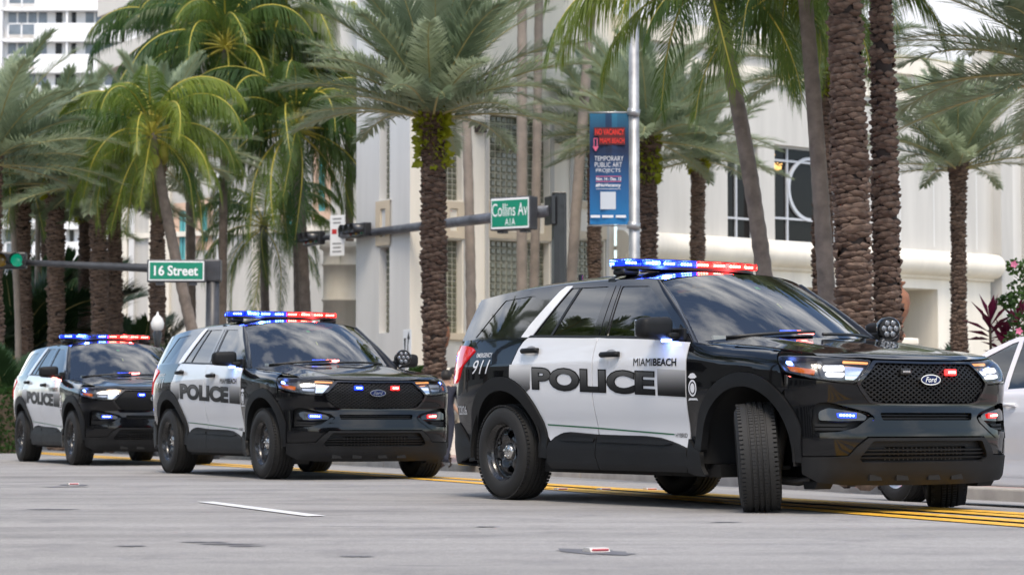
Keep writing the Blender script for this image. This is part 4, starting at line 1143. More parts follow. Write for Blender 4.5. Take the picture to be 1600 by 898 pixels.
    m = MB(); poly = gs_in
    def bar(a, b, wid=.0048, off=-.012, dep=.020):
        A, B = np.array(a), np.array(b); n_ = max(2, int(np.linalg.norm(B - A) / .02)); pts = [A + (B - A) * i / n_ for i in range(n_ + 1)]
        keep = inpoly(np.array(pts), poly)
        t = (B - A) / np.linalg.norm(B - A); nn = np.array([-t[1], t[0]]) * wid
        for i in range(n_):
            if keep[i] and keep[i + 1]:
                P2 = np.array([pts[i] - nn, pts[i + 1] - nn, pts[i + 1] + nn, pts[i] + nn])
                Q = FBF(P2[:, 0], P2[:, 1]); Q0 = Q.copy(); Q0[:, 0] += off; Q1 = Q.copy(); Q1[:, 0] += off - dep
                m.add([tuple(v) for v in np.vstack([Q0, Q1])], [(0, 1, 2, 3), (0, 4, 5, 1), (2, 6, 7, 3)])
    pitch_s, pitch_z = .050, .031
    k = -40
    while k < 60:
        s0 = k * pitch_s
        for sg in (1, -1):
            dz = .34; ds = dz * pitch_s / pitch_z * sg
            bar((s0 - ds / 2, .868 - dz / 2), (s0 + ds / 2, .868 + dz / 2))
        k += 1
    m.build('grille_mesh', CLAD, grl)
    # emblem
    m = MB(); c0 = FB(np.array([0.0]), np.array([.893]))[0]
    def oval(rx, rz, x0, x1):
        n_ = 40; V = [(c0[0] + x, rx * math.cos(2 * math.pi * i / n_), .893 + rz * math.sin(2 * math.pi * i / n_)) for x in (x0, x1) for i in range(n_)]
        return V, [tuple(range(n_, 2 * n_))] + [(i, (i + 1) % n_, n_ + (i + 1) % n_, n_ + i) for i in range(n_)]
    m.add(*oval(.088, .036, -.02, .016)); emb_ = m.build('emblem', CHROME, grl)
    m = MB(); m.add(*oval(.080, .0295, .0, .0185)); m.build('emblem_field', BLUEOVAL, emb_)
    V, F = text_mesh('Ford', 1.0, 0.01, shear=.35); V = fit2d(V, -.052, .052, .876, .912)
    m = MB(); m.add([(c0[0] + .0205, a, b) for a, b in V], F); m.build('emblem_lettering', REFLECTOR, emb_)
    # grille flashers: passenger side (blue) and driver side (red)
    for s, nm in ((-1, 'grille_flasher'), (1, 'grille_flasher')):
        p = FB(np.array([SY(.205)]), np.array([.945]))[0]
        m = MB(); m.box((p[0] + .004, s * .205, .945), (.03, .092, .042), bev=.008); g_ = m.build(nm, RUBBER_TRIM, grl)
        g_['slot'] = 'grille_flasher_R' if s < 0 else 'grille_flasher_L'  # lit housing takes a glow material, imitating glare round its LEDs
        m = MB()
        for k in range(4): m.box((p[0] + .020, s * .205 + (k - 1.5) * .0165, .945), (.010, .0125, .014), bev=.003)
        o = m.build('led', LEDOFF, g_)
        o['slot'] = 'grille_led_R' if s < 0 else 'grille_led_L'
    # lower slot
    D = panel_data(FBF, slot, (), .05, -.05, 0); new_obj('bumper_slot', panel_mesh('bumper_slot', D, DARK), None, bump)
    for zz in (.636, .658):
        D = panel_data(FBF, [(-SY(.40), zz - .004), (SY(.40), zz - .004), (SY(.40), zz + .004), (-SY(.40), zz + .004)], (), .05, -.02, .02); new_obj('slot_bar', panel_mesh('slot_bar', D, CLAD), None, bump)
    # fog light recess
    fg = surf(FB, 'fog_light_recess', fog, CLAD, root, step=.03, off=-.055, rim=0)
    fb_ = smooth_poly(sp(('y', .835, .622), ('y', .835, .680), ('y', .78, .704), ('y', .56, .672), ('y', .515, .648), ('y', .53, .622), ('y', .70, .616)), .02, 3)
    D = panel_data(FB, fb_, (), .03, -.004, .045)
    for o, s in zip(fg, (1, -1)):
        b_ = new_obj('fog_lamp', panel_mesh('fog_lamp', D, GLOSSTRIM, mirror=s < 0), None, o)
        for zz in (.565, .590):
            DD = panel_data(FB, smooth_poly(sp(('y', .855, zz - .008), ('y', .855, zz + .009), ('y', .64, zz + .009), ('y', .67, zz - .008)), .004, 2), (), .03, -.02, .03)
            new_obj('recess_louvre', panel_mesh('recess_louvre', DD, CLAD, mirror=s < 0), None, o)
        q = FB(np.array([SY(.66)]), np.array([.653]))[0]; m = MB(); m.box((q[0] - .004, s * q[1], q[2]), (.014, .135, .034), Matrix.Rotation(s * .42, 3, 'Z'), bev=.005); l_ = m.build('led_lens', LEDOFF, o); l_['slot'] = 'fog_lens_L' if s > 0 else 'fog_lens_R'
        m = MB()
        for k in range(5):
            q = FB(np.array([SY(.66) + (k - 2) * .022]), np.array([.652 + .001 * k]))[0]; nn = Vector((1, .55, 0)).normalized()
            m.box((q[0] + .002, s * q[1], q[2]), (.020, .014, .014), Matrix.Rotation(s * .5, 3, 'Z'), bev=.004)
        l_ = m.build('led', LEDOFF, o); l_['slot'] = 'fog_led_L' if s > 0 else 'fog_led_R'
    wing = smooth_poly(sp(('y', .868, .498), ('y', .866, .536), ('y', .72, .545), ('y', .60, .572), ('y', .50, .640), ('y', .468, .640), ('y', .485, .608), ('y', .60, .535), ('y', .67, .500)), .01, 2)
    surf(FB, 'bumper_blade', wing, BLACK, root, step=.03, off=.006, rim=.05)
    # lower bumper (matte), lower grille
    lb_half = [(SY(0), .505), (SY(.515), .505), (SY(.595), .448), (SY(.650), .385), (SY(.78), .380)] + sp(('x', 3.60, .380), ('x', 3.575, .33), ('x', 3.60, .27), ('y', .84, .215)) + [(SY(.60), .20), (SY(0), .196)]
    full = lb_half + mir(lb_half); out = []
    for p in full:
        if not out or math.hypot(p[0] - out[-1][0], p[1] - out[-1][1]) > 1e-5: out.append(p)
    if math.hypot(out[0][0] - out[-1][0], out[0][1] - out[-1][1]) < 1e-5: out.pop()
    lgh = smooth_poly([(-SY(.485), .485), (SY(.485), .485), (SY(.575), .375), (SY(.54), .345), (-SY(.54), .345), (-SY(.575), .375)], .015, 3)
    D = panel_data(FBF, out, [lgh], .03, .012, .05)
    low = new_obj('lower_bumper', panel_mesh('lower_bumper', D, CLAD), None, root)
    D = panel_data(FBF, [(p[0] * 1.01, p[1]) for p in lgh], (), .05, -.075, 0); new_obj('lower_grille_backing', panel_mesh('lower_grille_backing', D, DARK), None, low)
    D = panel_data(FBF, lgh, [smooth_poly([(-SY(.37), .355), (SY(.37), .355), (SY(.37), .442), (-SY(.37), .442)], .01, 2)], .05, -.035, 0.02); new_obj('lower_grille_plate', panel_mesh('lower_grille_plate', D, CLAD), None, low)
    for zz in (.368, .395, .422):
        hw = .50 + (.49 - zz) * .6
        D = panel_data(FBF, [(-SY(hw), zz - .005), (SY(hw), zz - .005), (SY(hw), zz + .005), (-SY(hw), zz + .005)], (), .05, -.012, .022); new_obj('lower_grille_slat', panel_mesh('lower_grille_slat', D, CLAD), None, low)
    m = MB()
    for k in range(-9, 10):
        if 1:
            y = k * .038; q = FB(np.array([SY(abs(y))]), np.array([.40]))[0]; m.box((q[0] - .055, y, .398), (.01, .006, .085))
    m.build('radiator_fins', pmat('radiator', (.10, .09, .08), .6), low)
    for y in (-.42, -.20, .08, .30):
        q = FB(np.array([SY(abs(y))]), np.array([.25]))[0]
        m = MB(); m.prism([(-.055, .222), (.055, .222), (.035, .262), (-.055, .262)], (q[0] - .004, y, 0), (0, 1, 0), (0, 0, 1), (.02, 0, 0)); m.build('skid_notch', DARK, low)
    # air dam corners below the bumper
    for s in (1, -1):
        m = MB(); m.prism([(3.46, .165), (3.56, .165), (3.60, .215), (3.44, .215)], (0, s * .66, 0), (1, 0, 0), (0, 0, 1), (0, s * .14, 0)); m.build('air_deflector', CLAD, root)
    # ---------------- wheels, wells, underbody
    for s in (1, -1):
        for cx in (0.0, 3.025):
            m = MB(); n_ = 26; aa = np.linspace(R(-6), R(186), n_); V = []
            for r_, yy in ((.50, .945), (.50, .52), (.25, .52)):
                V += [(cx + r_ * math.cos(a), s * yy, .372 + r_ * math.sin(a)) for a in aa]
            m.add(V, [(r_ * n_ + i, r_ * n_ + i + 1, (r_ + 1) * n_ + i + 1, (r_ + 1) * n_ + i) for r_ in range(2) for i in range(n_ - 1)], True)
            m.build('wheel_well', DARK, root)
    m = MB(); m.box((1.5, 0, .27), (2.2, 1.66, .09)); m.box((1.5, 0, .45), (1.95, 1.72, .34)); m.box((3.1, 0, .42), (.9, 1.02, .42)); m.box((-.35, 0, .42), (1.1, 1.02, .36)); m.box((3.45, 0, .25), (.35, 1.2, .1)); m.build('underbody', DARK, root)
    CAST = pmat('cast_metal', (.10, .095, .09), .55, metal=.6, var=.3)
    for s in (1, -1):
        m = MB(); m.tube([(3.36, s * .45, .26), (3.16, s * .60, .205), (3.03, s * .74, .22)], .030, 8); m.build('control_arm', CAST, root)
        m = MB(); m.tube([(3.03, s * .70, .25), (3.03, s * .60, .75)], .045, 8); m.build('strut', CAST, root)
    for x in (2.95, 0):
        m = MB(); m.tube([(x, -.75, .30), (x, .75, .30)], .02 if x else .045, 8); m.build('axle', CAST, root)
    for s in (1, -1):
        for cx in (0.0, 3.025):
            w = make_wheel('wheel', root, (cx, s * .845, RW), 0.0, s); w['slot'] = ('F' if cx > 1 else 'R') + ('L' if s > 0 else 'R')
    # ---------------- mirrors, handles
    for s, ob in ((1, fds[0]), (-1, fds[1])):
        m = MB(); bm = bmesh.new(); bmesh.ops.create_cube(bm, size=1.0)
        for v in bm.verts:
            x, y, z = v.co
            v.co = Vector((x * .17 * (1.0 if y < 0 else .8) + (.01 if z > 0 else .0), y * .26, z * .165 * (1 if y < 0 else .86)))
        bmesh.ops.bevel(bm, geom=list(bm.edges), offset=.058, segments=5, affect='EDGES', profile=.6)
        V = [v.co.copy() for v in bm.verts]; bm.verts.index_update(); F = [[v.index for v in f.verts] for f in bm.faces]; bm.free()
        m.add([(2.14 + v.x - .25 * abs(v.y) * 0, s * (1.075 - v.y * -1), 1.272 + v.z) for v in V], F, True)
        mo = m.build('mirror', CLAD, ob)
        m = MB(); m.box((2.17, s * .95, 1.215), (.15, .12, .05), bev=.02); m.box((2.20, s * .905, 1.225), (.20, .03, .09), bev=.012); m.build('mirror_arm', CLAD, mo)
        m = MB(); m.box((2.062, s * 1.075, 1.272), (.012, .20, .115), bev=.005); m.build('mirror_glass', CHROME, mo)
        m = MB(); m.box((2.20, s * 1.00, 1.183), (.06, .055, .022), bev=.006); o = m.build('led', LEDOFF, mo); o['slot'] = 'mirror_led_R' if s < 0 else 'mirror_led_L'
        g0 = np.array([(2.195, 1.19), (2.345, 1.168), (2.33, 1.185), (2.16, 1.30)])
        D = panel_data(FG, [(-a, b) for a, b in g0], (), .04, .008, .01); new_obj('mirror_sail', panel_mesh('mirror_sail', D, CLAD, mirror=s < 0), None, mo)
    def handle(ob, s, x0, x1, z):
        m = MB(); pts, rad = [], []
        for i in range(9):
            t = i / 8; x = x0 + (x1 - x0) * t; q = FB(np.array([SX(x)]), np.array([z]))[0]; lift_ = .012 + .030 * math.sin(math.pi * min(1, max(0, t))) ** .5
            pts.append((x, s * (q[1] + lift_), z)); rad.append(.021)
        m.tube(pts, rad, 10)
        m.build('handle', GLOSSTRIM if False else CLAD, ob)
        m = MB(); q = FB(np.array([SX((x0 + x1) / 2)]), np.array([z]))[0]
        n_ = 20; V = [((x0 + x1) / 2 + .075 * math.cos(2 * math.pi * i / n_), s * (q[1] + .0035), z + .038 * math.sin(2 * math.pi * i / n_)) for i in range(n_)]
        m.add(V, [tuple(range(n_))]); m.build('handle_cup', pmat('cup_shadow_grey', (.45, .46, .48), .3, coat=.5) if 'cup_shadow_grey' not in MATS else MATS['cup_shadow_grey'], ob)
    for ob, s in zip(fds, (1, -1)): handle(ob, s, 1.375, 1.600, 1.10)
    for ob, s in zip(rds, (1, -1)): handle(ob, s, .300, .520, 1.152)
    # ---------------- livery
    for ob_, parts_ in (('x', 0),):
        # fading bars before and after the lettering
        barr = sp(('x', 2.062, .797), ('x', 2.062, .985), ('x', 2.392, .970), ('x', 2.388, .783))
        side_rect('livery_bar', barr, GRADBAR, root)
        barl = sp(('x', .133, .978), ('x', .135, 1.05), ('x', .43, 1.045), ('x', .418, .862), *[('x', a, b) for a, b in arc(0, arR_o + .004, 52, 77, 8)])
        side_rect('livery_bar', barl, GRADBAR, root)
        side_text('police_lettering', 'POLICE', .447, 2.035, .853, 1.030, DECALBLK, root, .0034, bold=.06, slope=-.0365)
        side_text('police_lettering_fill', 'POLICE', .458, 2.024, .863, 1.020, GRADLET, root, .0048, bold=.034, slope=-.0365)
        side_text('city_lettering', 'MIAMI', 1.775, 2.005, 1.012, 1.066, DECALBLK, root, .0034, bold=.0, slope=-.02)
        side_text('city_lettering', 'BEACH', 2.015, 2.290, 1.007, 1.061, DECALBLK, root, .0034, bold=.028, slope=-.02)
        stripe = [(SX(x), z) for x, z in [(.585, .592), (1.2, .570), (2.185, .526), (2.185, .516), (1.2, .559), (.588, .581)]]
        side_rect('green_stripe', stripe, DECALGRN, root)
        side_text('hybrid_lettering', 'HYBRID', 2.20, 2.335, .500, .530, DECALBLK, root, .0034)
        side_text('emergency_lettering', 'EMERGENCY', -.40, -.155, 1.115, 1.150, DECALWHT, root, .004, bold=.01)
        side_text('number_lettering', '911', -.44, -.165, .985, 1.095, DECALWHT, root, .004, shear=.35, bold=.0)
        side_text('unit_lettering', '22026', -.755, -.60, .665, .735, DECALWHT, root, .004)
        # city badge on the fender
        bx_, bz = 2.475, .845
        ringp = [(SX(bx_ + .048 * math.cos(t)), bz + .058 * math.sin(t)) for t in np.linspace(0, 2 * math.pi, 24, endpoint=False)]
        ringi = [(SX(bx_ + .036 * math.cos(t)), bz + .045 * math.sin(t)) for t in np.linspace(0, 2 * math.pi, 24, endpoint=False)]
        D = panel_data(FB, ringp, [ringi], .03, .004, 0)
        core = [(SX(bx_ + .026 * math.cos(t)), bz + .034 * math.sin(t)) for t in np.linspace(0, 2 * math.pi, 16, endpoint=False)]
        D2 = panel_data(FB, core, (), .03, .004, 0)
        cap = panel_data(FB, side_pts([(2.425, .922), (2.45, .912), (2.50, .912), (2.525, .922), (2.50, .945), (2.475, .950), (2.45, .945)]), (), .03, .004, 0)
        rib = panel_data(FB, side_pts([(2.415, .758), (2.43, .775), (2.52, .775), (2.535, .758), (2.51, .762), (2.44, .762)]), (), .03, .004, 0)
        for d_ in (D, D2, cap, rib):
            for s in (-1, 1): new_obj('city_badge', panel_mesh('city_badge', d_, DECALWHT, mirror=s < 0), None, root)
    # ---------------- roof light bar
    lbz = 1.775; lb = empty('light_bar', (1.13, 0, lbz)); lb.parent = root
    def barx(y): return -.05 * (abs(y) / .65) ** 3
    m = MB(); n_ = 26
    for (hx, z0, z1, ext) in ((.135, -.018, .006, .655),):
        ys = np.linspace(-ext, ext, n_); V = []
        for y in ys:
            e_ = max(.25, (1 - (abs(y) / (ext + .02)) ** 8)); c = barx(y)
            V += [(c - hx * e_, y, z0), (c + hx * e_, y, z0), (c + hx * e_, y, z1), (c - hx * e_, y, z1)]
        m.add(V, [(4 * i + j, 4 * i + (j + 1) % 4, 4 * i + 4 + (j + 1) % 4, 4 * i + 4 + j) for i in range(n_ - 1) for j in range(4)] + [(0, 1, 2, 3), (4 * n_ - 1, 4 * n_ - 2, 4 * n_ - 3, 4 * n_ - 4)])
    m.build('bar_base', RUBBER_TRIM, lb)
    m = MB(); V = []; ys = np.linspace(-.65, .65, n_)
    for y in ys:
        e_ = max(.25, (1 - (abs(y) / .67) ** 8)); c = barx(y)
        V += [(c - .135 * e_, y, .053), (c + .135 * e_, y, .053), (c + .11 * e_, y, .061), (c - .11 * e_, y, .061)]
    m.add(V, [(4 * i + j, 4 * i + (j + 1) % 4, 4 * i + 4 + (j + 1) % 4, 4 * i + 4 + j) for i in range(n_ - 1) for j in range(4)] + [(0, 1, 2, 3), (4 * n_ - 1, 4 * n_ - 2, 4 * n_ - 3, 4 * n_ - 4)])
    m.build('bar_cover', RUBBER_TRIM, lb)
    for k in range(8):
        y0 = -.64 + k * .16; yc = y0 + .08; cx = barx(yc)
        ang = -math.atan2(barx(y0 + .16) - barx(y0), .16)
        col = 'B' if yc < 0 else 'Rd'
        m = MB(); m.box((cx, yc, .029), (.255 if 0 < k < 7 else .20, .154, .046), Matrix.Rotation(-ang, 3, 'Z'), bev=.006)
        o = m.build('lens', LENSB if yc < 0 else LENSR, lb)
        m = MB(); m.box((cx, yc, .024), (.150 if 0 < k < 7 else .11, .146, .028), Matrix.Rotation(-ang, 3, 'Z'), bev=.004); q_ = m.build('glow_core', BLUEGLOW if yc < 0 else REDGLOW, o); q_['slot'] = 'bar_glow%d' % k
        for xs_ in (1, -1):
            m = MB()
            for j in range(4): m.box((cx + xs_ * (.09 if 0 < k < 7 else .066), yc + (j - 1.5) * .027, .029), (.016, .013, .018), bev=.003)
            o2 = m.build('led_row', BLUEON if yc < 0 else REDON, o); o2['slot'] = 'bar_led%d' % k
    for s in (1, -1):
        m = MB(); m.box((1.10, s * .56, 1.735), (.14, .16, .05), bev=.02)
        zr_ = float(ZRAIL(1.08)); yo = float(WG(1.08, zr_))
        m.add([(1.05, s * .50, 1.752), (1.14, s * .50, 1.752), (1.14, s * (yo + .004), zr_ + .014), (1.05, s * (yo + .004), zr_ + .014), (1.05, s * (yo + .010), zr_ - .06), (1.14, s * (yo + .010), zr_ - .06)], [(0, 1, 2, 3), (3, 2, 5, 4)])
        m.build('bar_foot', RUBBER_TRIM, lb).location = (-1.13, 0, -lbz)
    for s in (1, -1):                                              # the light the lit bar throws on the roof, hood and street
        for xx in (.165, -.165):
            ld = bpy.data.lights.new('bar_light', 'POINT'); ld.energy = 11.0; ld.shadow_soft_size = .04; ld.color = (1, .03, .03) if s > 0 else (.05, .12, 1)
            lo_ = bpy.data.objects.new('bar_light', ld); COL.objects.link(lo_); lo_.parent = lb; lo_.location = (xx, s * .33, .03)
    # antenna on the roof rear, spot light at the driver's pillar
    m = MB(); m.box((.05, -.25, 1.755), (.05, .02, .05), bev=.006); m.build('antenna', RUBBER_TRIM, root)
    spt = empty('spot_light', (2.34, .95, 1.305)); spt.parent = root; spt.rotation_euler = (0, R(8), R(-20))
    m = MB(); m.lathe([(.0, -.085), (.05, -.08), (.078, -.05), (.086, -.01), (.086, .03), (.080, .038)], 28, 'X'); m.build('spot_housing', BLACK, spt)
    m = MB(); m.lathe([(.080, .034), (.05, .04), (.0, .042)], 28, 'X'); m.build('spot_lens', RUBBER_TRIM, spt)
    m = MB()
    for i in range(7):
        a = 2 * math.pi * i / 6; rr = 0 if i == 6 else .047
        m.lathe([(.021, .040), (.021, .046), (.012, .042), (.0, .050)], 10, 'X', (0, rr * math.cos(a), rr * math.sin(a)))
    m.build('spot_led', SPOTLENS, spt)
    m = MB(); m.tube([(-.02, 0, -.06), (-.04, -.04, -.10), (-.02, -.12, -.13)], .014, 8); m.build('spot_arm', CHROME, spt)
    # ---------------- interior
    itr = empty('interior', (0, 0, 0)); itr.parent = root
    m = MB(); m.box((2.22, 0, 1.03), (.52, 1.5, .26), bev=.06); m.build('dashboard', INTERIOR, itr)
    for y in (-.40, .40):
        for (xb, zz) in ((1.05, 0), (.15, .03)):
            m = MB(); m.box((xb, y, .95 + zz), (.18, .50, .72), Matrix.Rotation(-.2, 3, 'Y'), bev=.06); m.box((xb + .30, y, .62), (.55, .52, .16), bev=.05); m.box((xb - .09, y, 1.40), (.11, .28, .20), bev=.05); m.build('seat', INTERIOR, itr)
    m = MB(); m.lathe([(.175, -.012), (.19, 0), (.175, .012), (.16, 0), (.175, -.012)], 28, 'X', (0, 0, 0)); sw = m.build('steering_wheel', INTERIOR, itr); sw.location = (1.83, .40, 1.10); sw.rotation_euler = (0, -.4, 0)
    m = MB(); m.box((.72, 0, 1.28), (.03, 1.42, .55)); m.build('partition', INTERIOR, itr)
    m = MB(); m.box((2.30, -.45, 1.185), (.02, .42, .075), Matrix.Rotation(-.3, 3, 'Y')); m.build('dash_papers', PAPER, itr)
    m = MB(); m.box((1.78, 0, 1.57), (.04, .24, .07), bev=.02); m.build('rear_view_mirror', INTERIOR, itr)
    m = MB(); m.box((2.40, -.02, 1.250), (.10, .34, .040), bev=.008); dl = m.build('dash_flasher', RUBBER_TRIM, itr)
    for k in range(8):
        m = MB(); m.box((2.455, -.02 + (k - 3.5) * .040, 1.253), (.012, .032, .026), bev=.003); o = m.build('led', REDHOT if k > 3 else BLUEON, dl); o['slot'] = 'dash_led%d' % k
    return root
# ================================================================== palms
def leafmat(name, c0, c1, trans, rough=.45):
    m = bpy.data.materials.new(name); m.use_nodes = True
    n, l = m.node_tree.nodes, m.node_tree.links; b = n['Principled BSDF']; out = n['Material Output']
    b.inputs['Roughness'].default_value = rough; b.inputs['Specular IOR Level'].default_value = .35
    oi = n.new('ShaderNodeObjectInfo'); t = n.new('ShaderNodeTexCoord'); z = n.new('ShaderNodeTexNoise'); z.inputs['Scale'].default_value = 1.6; z.inputs['Detail'].default_value = 3
    l.new(t.outputs['Object'], z.inputs['Vector'])
    ad = n.new('ShaderNodeMath'); ad.operation = 'ADD'; l.new(oi.outputs['Random'], ad.inputs[0]); l.new(z.outputs['Fac'], ad.inputs[1])
    hf = n.new('ShaderNodeMath'); hf.operation = 'MULTIPLY'; hf.inputs[1].default_value = .5; l.new(ad.outputs[0], hf.inputs[0])
    r = n.new('ShaderNodeValToRGB'); r.color_ramp.elements[0].position = .18; r.color_ramp.elements[1].position = .82
    r.color_ramp.elements[0].color = (*c0, 1); r.color_ramp.elements[1].color = (*c1, 1)
    l.new(hf.outputs[0], r.inputs['Fac']); l.new(r.outputs['Color'], b.inputs['Base Color'])
    tr = n.new('ShaderNodeBsdfTranslucent'); l.new(r.outputs['Color'], tr.inputs['Color'])
    mx = n.new('ShaderNodeMixShader'); mx.inputs['Fac'].default_value = trans
    l.new(b.outputs['BSDF'], mx.inputs[1]); l.new(tr.outputs['BSDF'], mx.inputs[2]); l.new(mx.outputs['Shader'], out.inputs['Surface'])
    MATS[name] = m; return m
DATELEAF = leafmat('date_leaf', (.175, .235, .140), (.46, .52, .345), .42)
COCOLEAF = leafmat('coconut_leaf', (.050, .120, .030), (.25, .31, .045), .5, .35)
COCODARK = leafmat('coconut_leaf_dark', (.030, .085, .030), (.165, .235, .045), .5, .32)
DATERIB = pmat('date_rachis', (.42, .36, .15), .5); COCORIB = pmat('coconut_rachis', (.52, .43, .06), .45)
DEADLEAF = leafmat('dead_leaf', (.16, .09, .035), (.34, .21, .09), .2, .7)
BOOT = pmat('leaf_base_brown', (.092, .058, .041), .9, var=.55, vscale=9, bump=.6, bscale=30)
BOOTL = pmat('leaf_base_grey_brown', (.145, .097, .070), .9, var=.5, vscale=7, bump=.6, bscale=30)
CORE = pmat('trunk_core', (.028, .020, .016), .95)
COCOBARK = pmat('coconut_bark', (.185, .150, .125), .9, var=.35, vscale=5, bump=.5, bscale=24)
GREYBARK = pmat('smooth_grey_bark', (.24, .20, .165), .9, var=.25, vscale=3, bump=.3, bscale=16)
FERN = leafmat('fern_leaf', (.16, .22, .012), (.42, .42, .03), .35)

def frond_mesh(kind, elev, seed, L):
    r = random.Random(seed); m = MB(); mats = []
    date = kind == 'date'
    n = 26; pts = [Vector((0, 0, 0))]; tang = []
    droop = (R(36) if date else R(118)) * r.uniform(.85, 1.2) * (1.0 if elev > 0 else .7)
    curl = r.uniform(-.10, .10)
    for i in range(n):
        t = (i + .5) / n; th = elev - droop * t ** (1.6 if date else 1.15)
        th = max(th, R(-88)); ya = curl * t * t
        d = Vector((math.cos(th) * math.cos(ya), math.cos(th) * math.sin(ya), math.sin(th))); tang.append(d); pts.append(pts[-1] + d * (L / n))
    rad = [(.026 if date else .032) * (1 - .86 * i / n) for i in range(n + 1)]
    rad[0] = .05 if date else .075
    m.tube(pts, rad, 5, caps=False); nr = len(m.f)
    pairs = 125 if date else 92
    for i in range(pairs):
        t = (.10 if date else .16) + (.90 if date else .84) * (i / (pairs - 1)) ** .95
        k = min(n - 1, int(t * n)); f = t * n - k; p = pts[k].lerp(pts[min(k + 1, n)], min(1, f)); T = tang[k]
        side0 = Vector((0, 0, 1)).cross(T); side0 = side0.normalized() if side0.length > .05 else Vector((0, 1, 0)); U = T.cross(side0).normalized()
        env = math.sin(math.pi * min(1, .12 + .86 * t) ** .8) ** .6
        for s in (1, -1):
            S = side0 * s
            if date:
                al = R(58 - 34 * t + r.uniform(-6, 6)); l = (.16 + .42 * env) * r.uniform(.85, 1.1); w = .0145
                lift = R(14 + r.uniform(-26, 26))
                d = (T * math.cos(al) + (S * math.cos(lift) + U * math.sin(lift)) * math.sin(al)).normalized()
                wd = d.cross(U).normalized() * w if abs(d.dot(U)) < .98 else T * w
                a = p; b = p + d * l * .55; c = p + d * l + Vector((0, 0, -.03 * l))
                m.add([a - wd * .6, a + wd * .6, b + wd, b - wd, c], [(0, 1, 2, 3), (3, 2, 4)])
            else:
                al = R(62 - 30 * t + r.uniform(-11, 11)); l = (.36 + .80 * env) * r.uniform(.72, 1.10); w = .0165
                d = (T * math.cos(al) + (S * .94 + U * .25) * math.sin(al)).normalized()
                g = Vector((0, 0, -1)); P_ = [p]; dd = d.copy()
                for q in range(3):
                    dd = (dd * (1.0 - .22 * q) + g * (.42 + .40 * q)).normalized(); P_.append(P_[-1] + dd * l / 3)
                wd0 = T * w
                V = [P_[0] - wd0 * .7, P_[0] + wd0 * .7, P_[1] + wd0, P_[1] - wd0, P_[2] + wd0 * .8, P_[2] - wd0 * .8, P_[3]]
                m.add(V, [(0, 1, 2, 3), (3, 2, 4, 5), (5, 4, 6)])
    me = bpy.data.meshes.new(kind + '_frond'); me.from_pydata(m.v, [], m.f)
    me.polygons.foreach_set('use_smooth', [True] * nr + [False] * (len(m.f) - nr))
    me.polygons.foreach_set('material_index', [1] * nr + [0] * (len(m.f) - nr)); me.update()
    return me
FR_SET = {}
def frond_set(kind, leaf, rib, L, elevs):
    out = []
    for e in elevs:
        for v in range(2):
            me = frond_mesh(kind, R(e), 31 * e + v * 7 + len(kind), L); me.materials.append(leaf); me.materials.append(rib); out.append((e, me))
    return out
DATE_EL = (82, 68, 54, 40, 26, 12, -4, -22)
COCO_EL = (80, 62, 46, 30, 12, -8, -30)
FR_SET['date'] = frond_set('date', DATELEAF, DATERIB, 2.7, DATE_EL)
FR_SET['coco'] = frond_set('coconut', COCOLEAF, COCORIB, 3.6, COCO_EL)
FR_SET['cocod'] = frond_set('coconut', COCODARK, COCORIB, 3.6, COCO_EL)

bm_ = MB()   # one leaf base: a blunt scale, x out of the trunk, z up
bm_.add([(-.015, -.125, 0), (-.015, .125, 0), (-.03, -.05, .060), (-.03, .05, .060), (.046, -.062, .016), (.046, .062, .016), (-.02, -.05, -.055), (-.02, .05, -.055), (.036, -.052, -.018), (.036, .052, -.018), (.056, .0, .010)],
        [(2, 0, 4), (2, 4, 10, 5, 3), (3, 5, 1), (0, 8, 4), (4, 8, 10), (8, 9, 10), (9, 5, 10), (9, 1, 5), (0, 6, 8), (8, 6, 7, 9), (9, 7, 1)])
BOOT_ME = [bm_.mesh('leaf_base', BOOT), bm_.mesh('leaf_base', BOOTL)]
def trunk_curve(base, top, bend, n):
    """points of a leaning trunk; bend = sideways bow in metres (x, y)"""
    b, t = Vector(base), Vector(top)
    return [b.lerp(t, i / n) + Vector((bend[0], bend[1], 0)) * math.sin(math.pi * i / n) for i in range(n + 1)]

def fern_patch(rt, pts, r0, z0, z1, seed, amount=650):
    rr = random.Random(seed); m = MB()
    for _ in range(amount):
        z = z1 - (z1 - z0) * rr.random() ** 1.6; k = min(range(len(pts)), key=lambda i: abs(pts[i].z - z)); a = rr.uniform(0, 2 * math.pi); c = pts[k]
        o = Vector((math.cos(a), math.sin(a), 0)); p = Vector((c.x, c.y, z)) + o * (r0 * rr.uniform(.85, 1.25)); l = rr.uniform(.06, .17); w = l * .35
        d = (o * .8 + Vector((rr.uniform(-.6, .6), rr.uniform(-.6, .6), rr.uniform(-.9, .5)))).normalized(); wd = d.cross(Vector((rr.random(), rr.random(), rr.random()))).normalized() * w
        m.add([p, p + d * l * .5 + wd, p + d * l, p + d * l * .5 - wd], [(0, 1, 2, 3)])
    return tag(m.build('fern_growth', FERN, rt), kind='stuff')

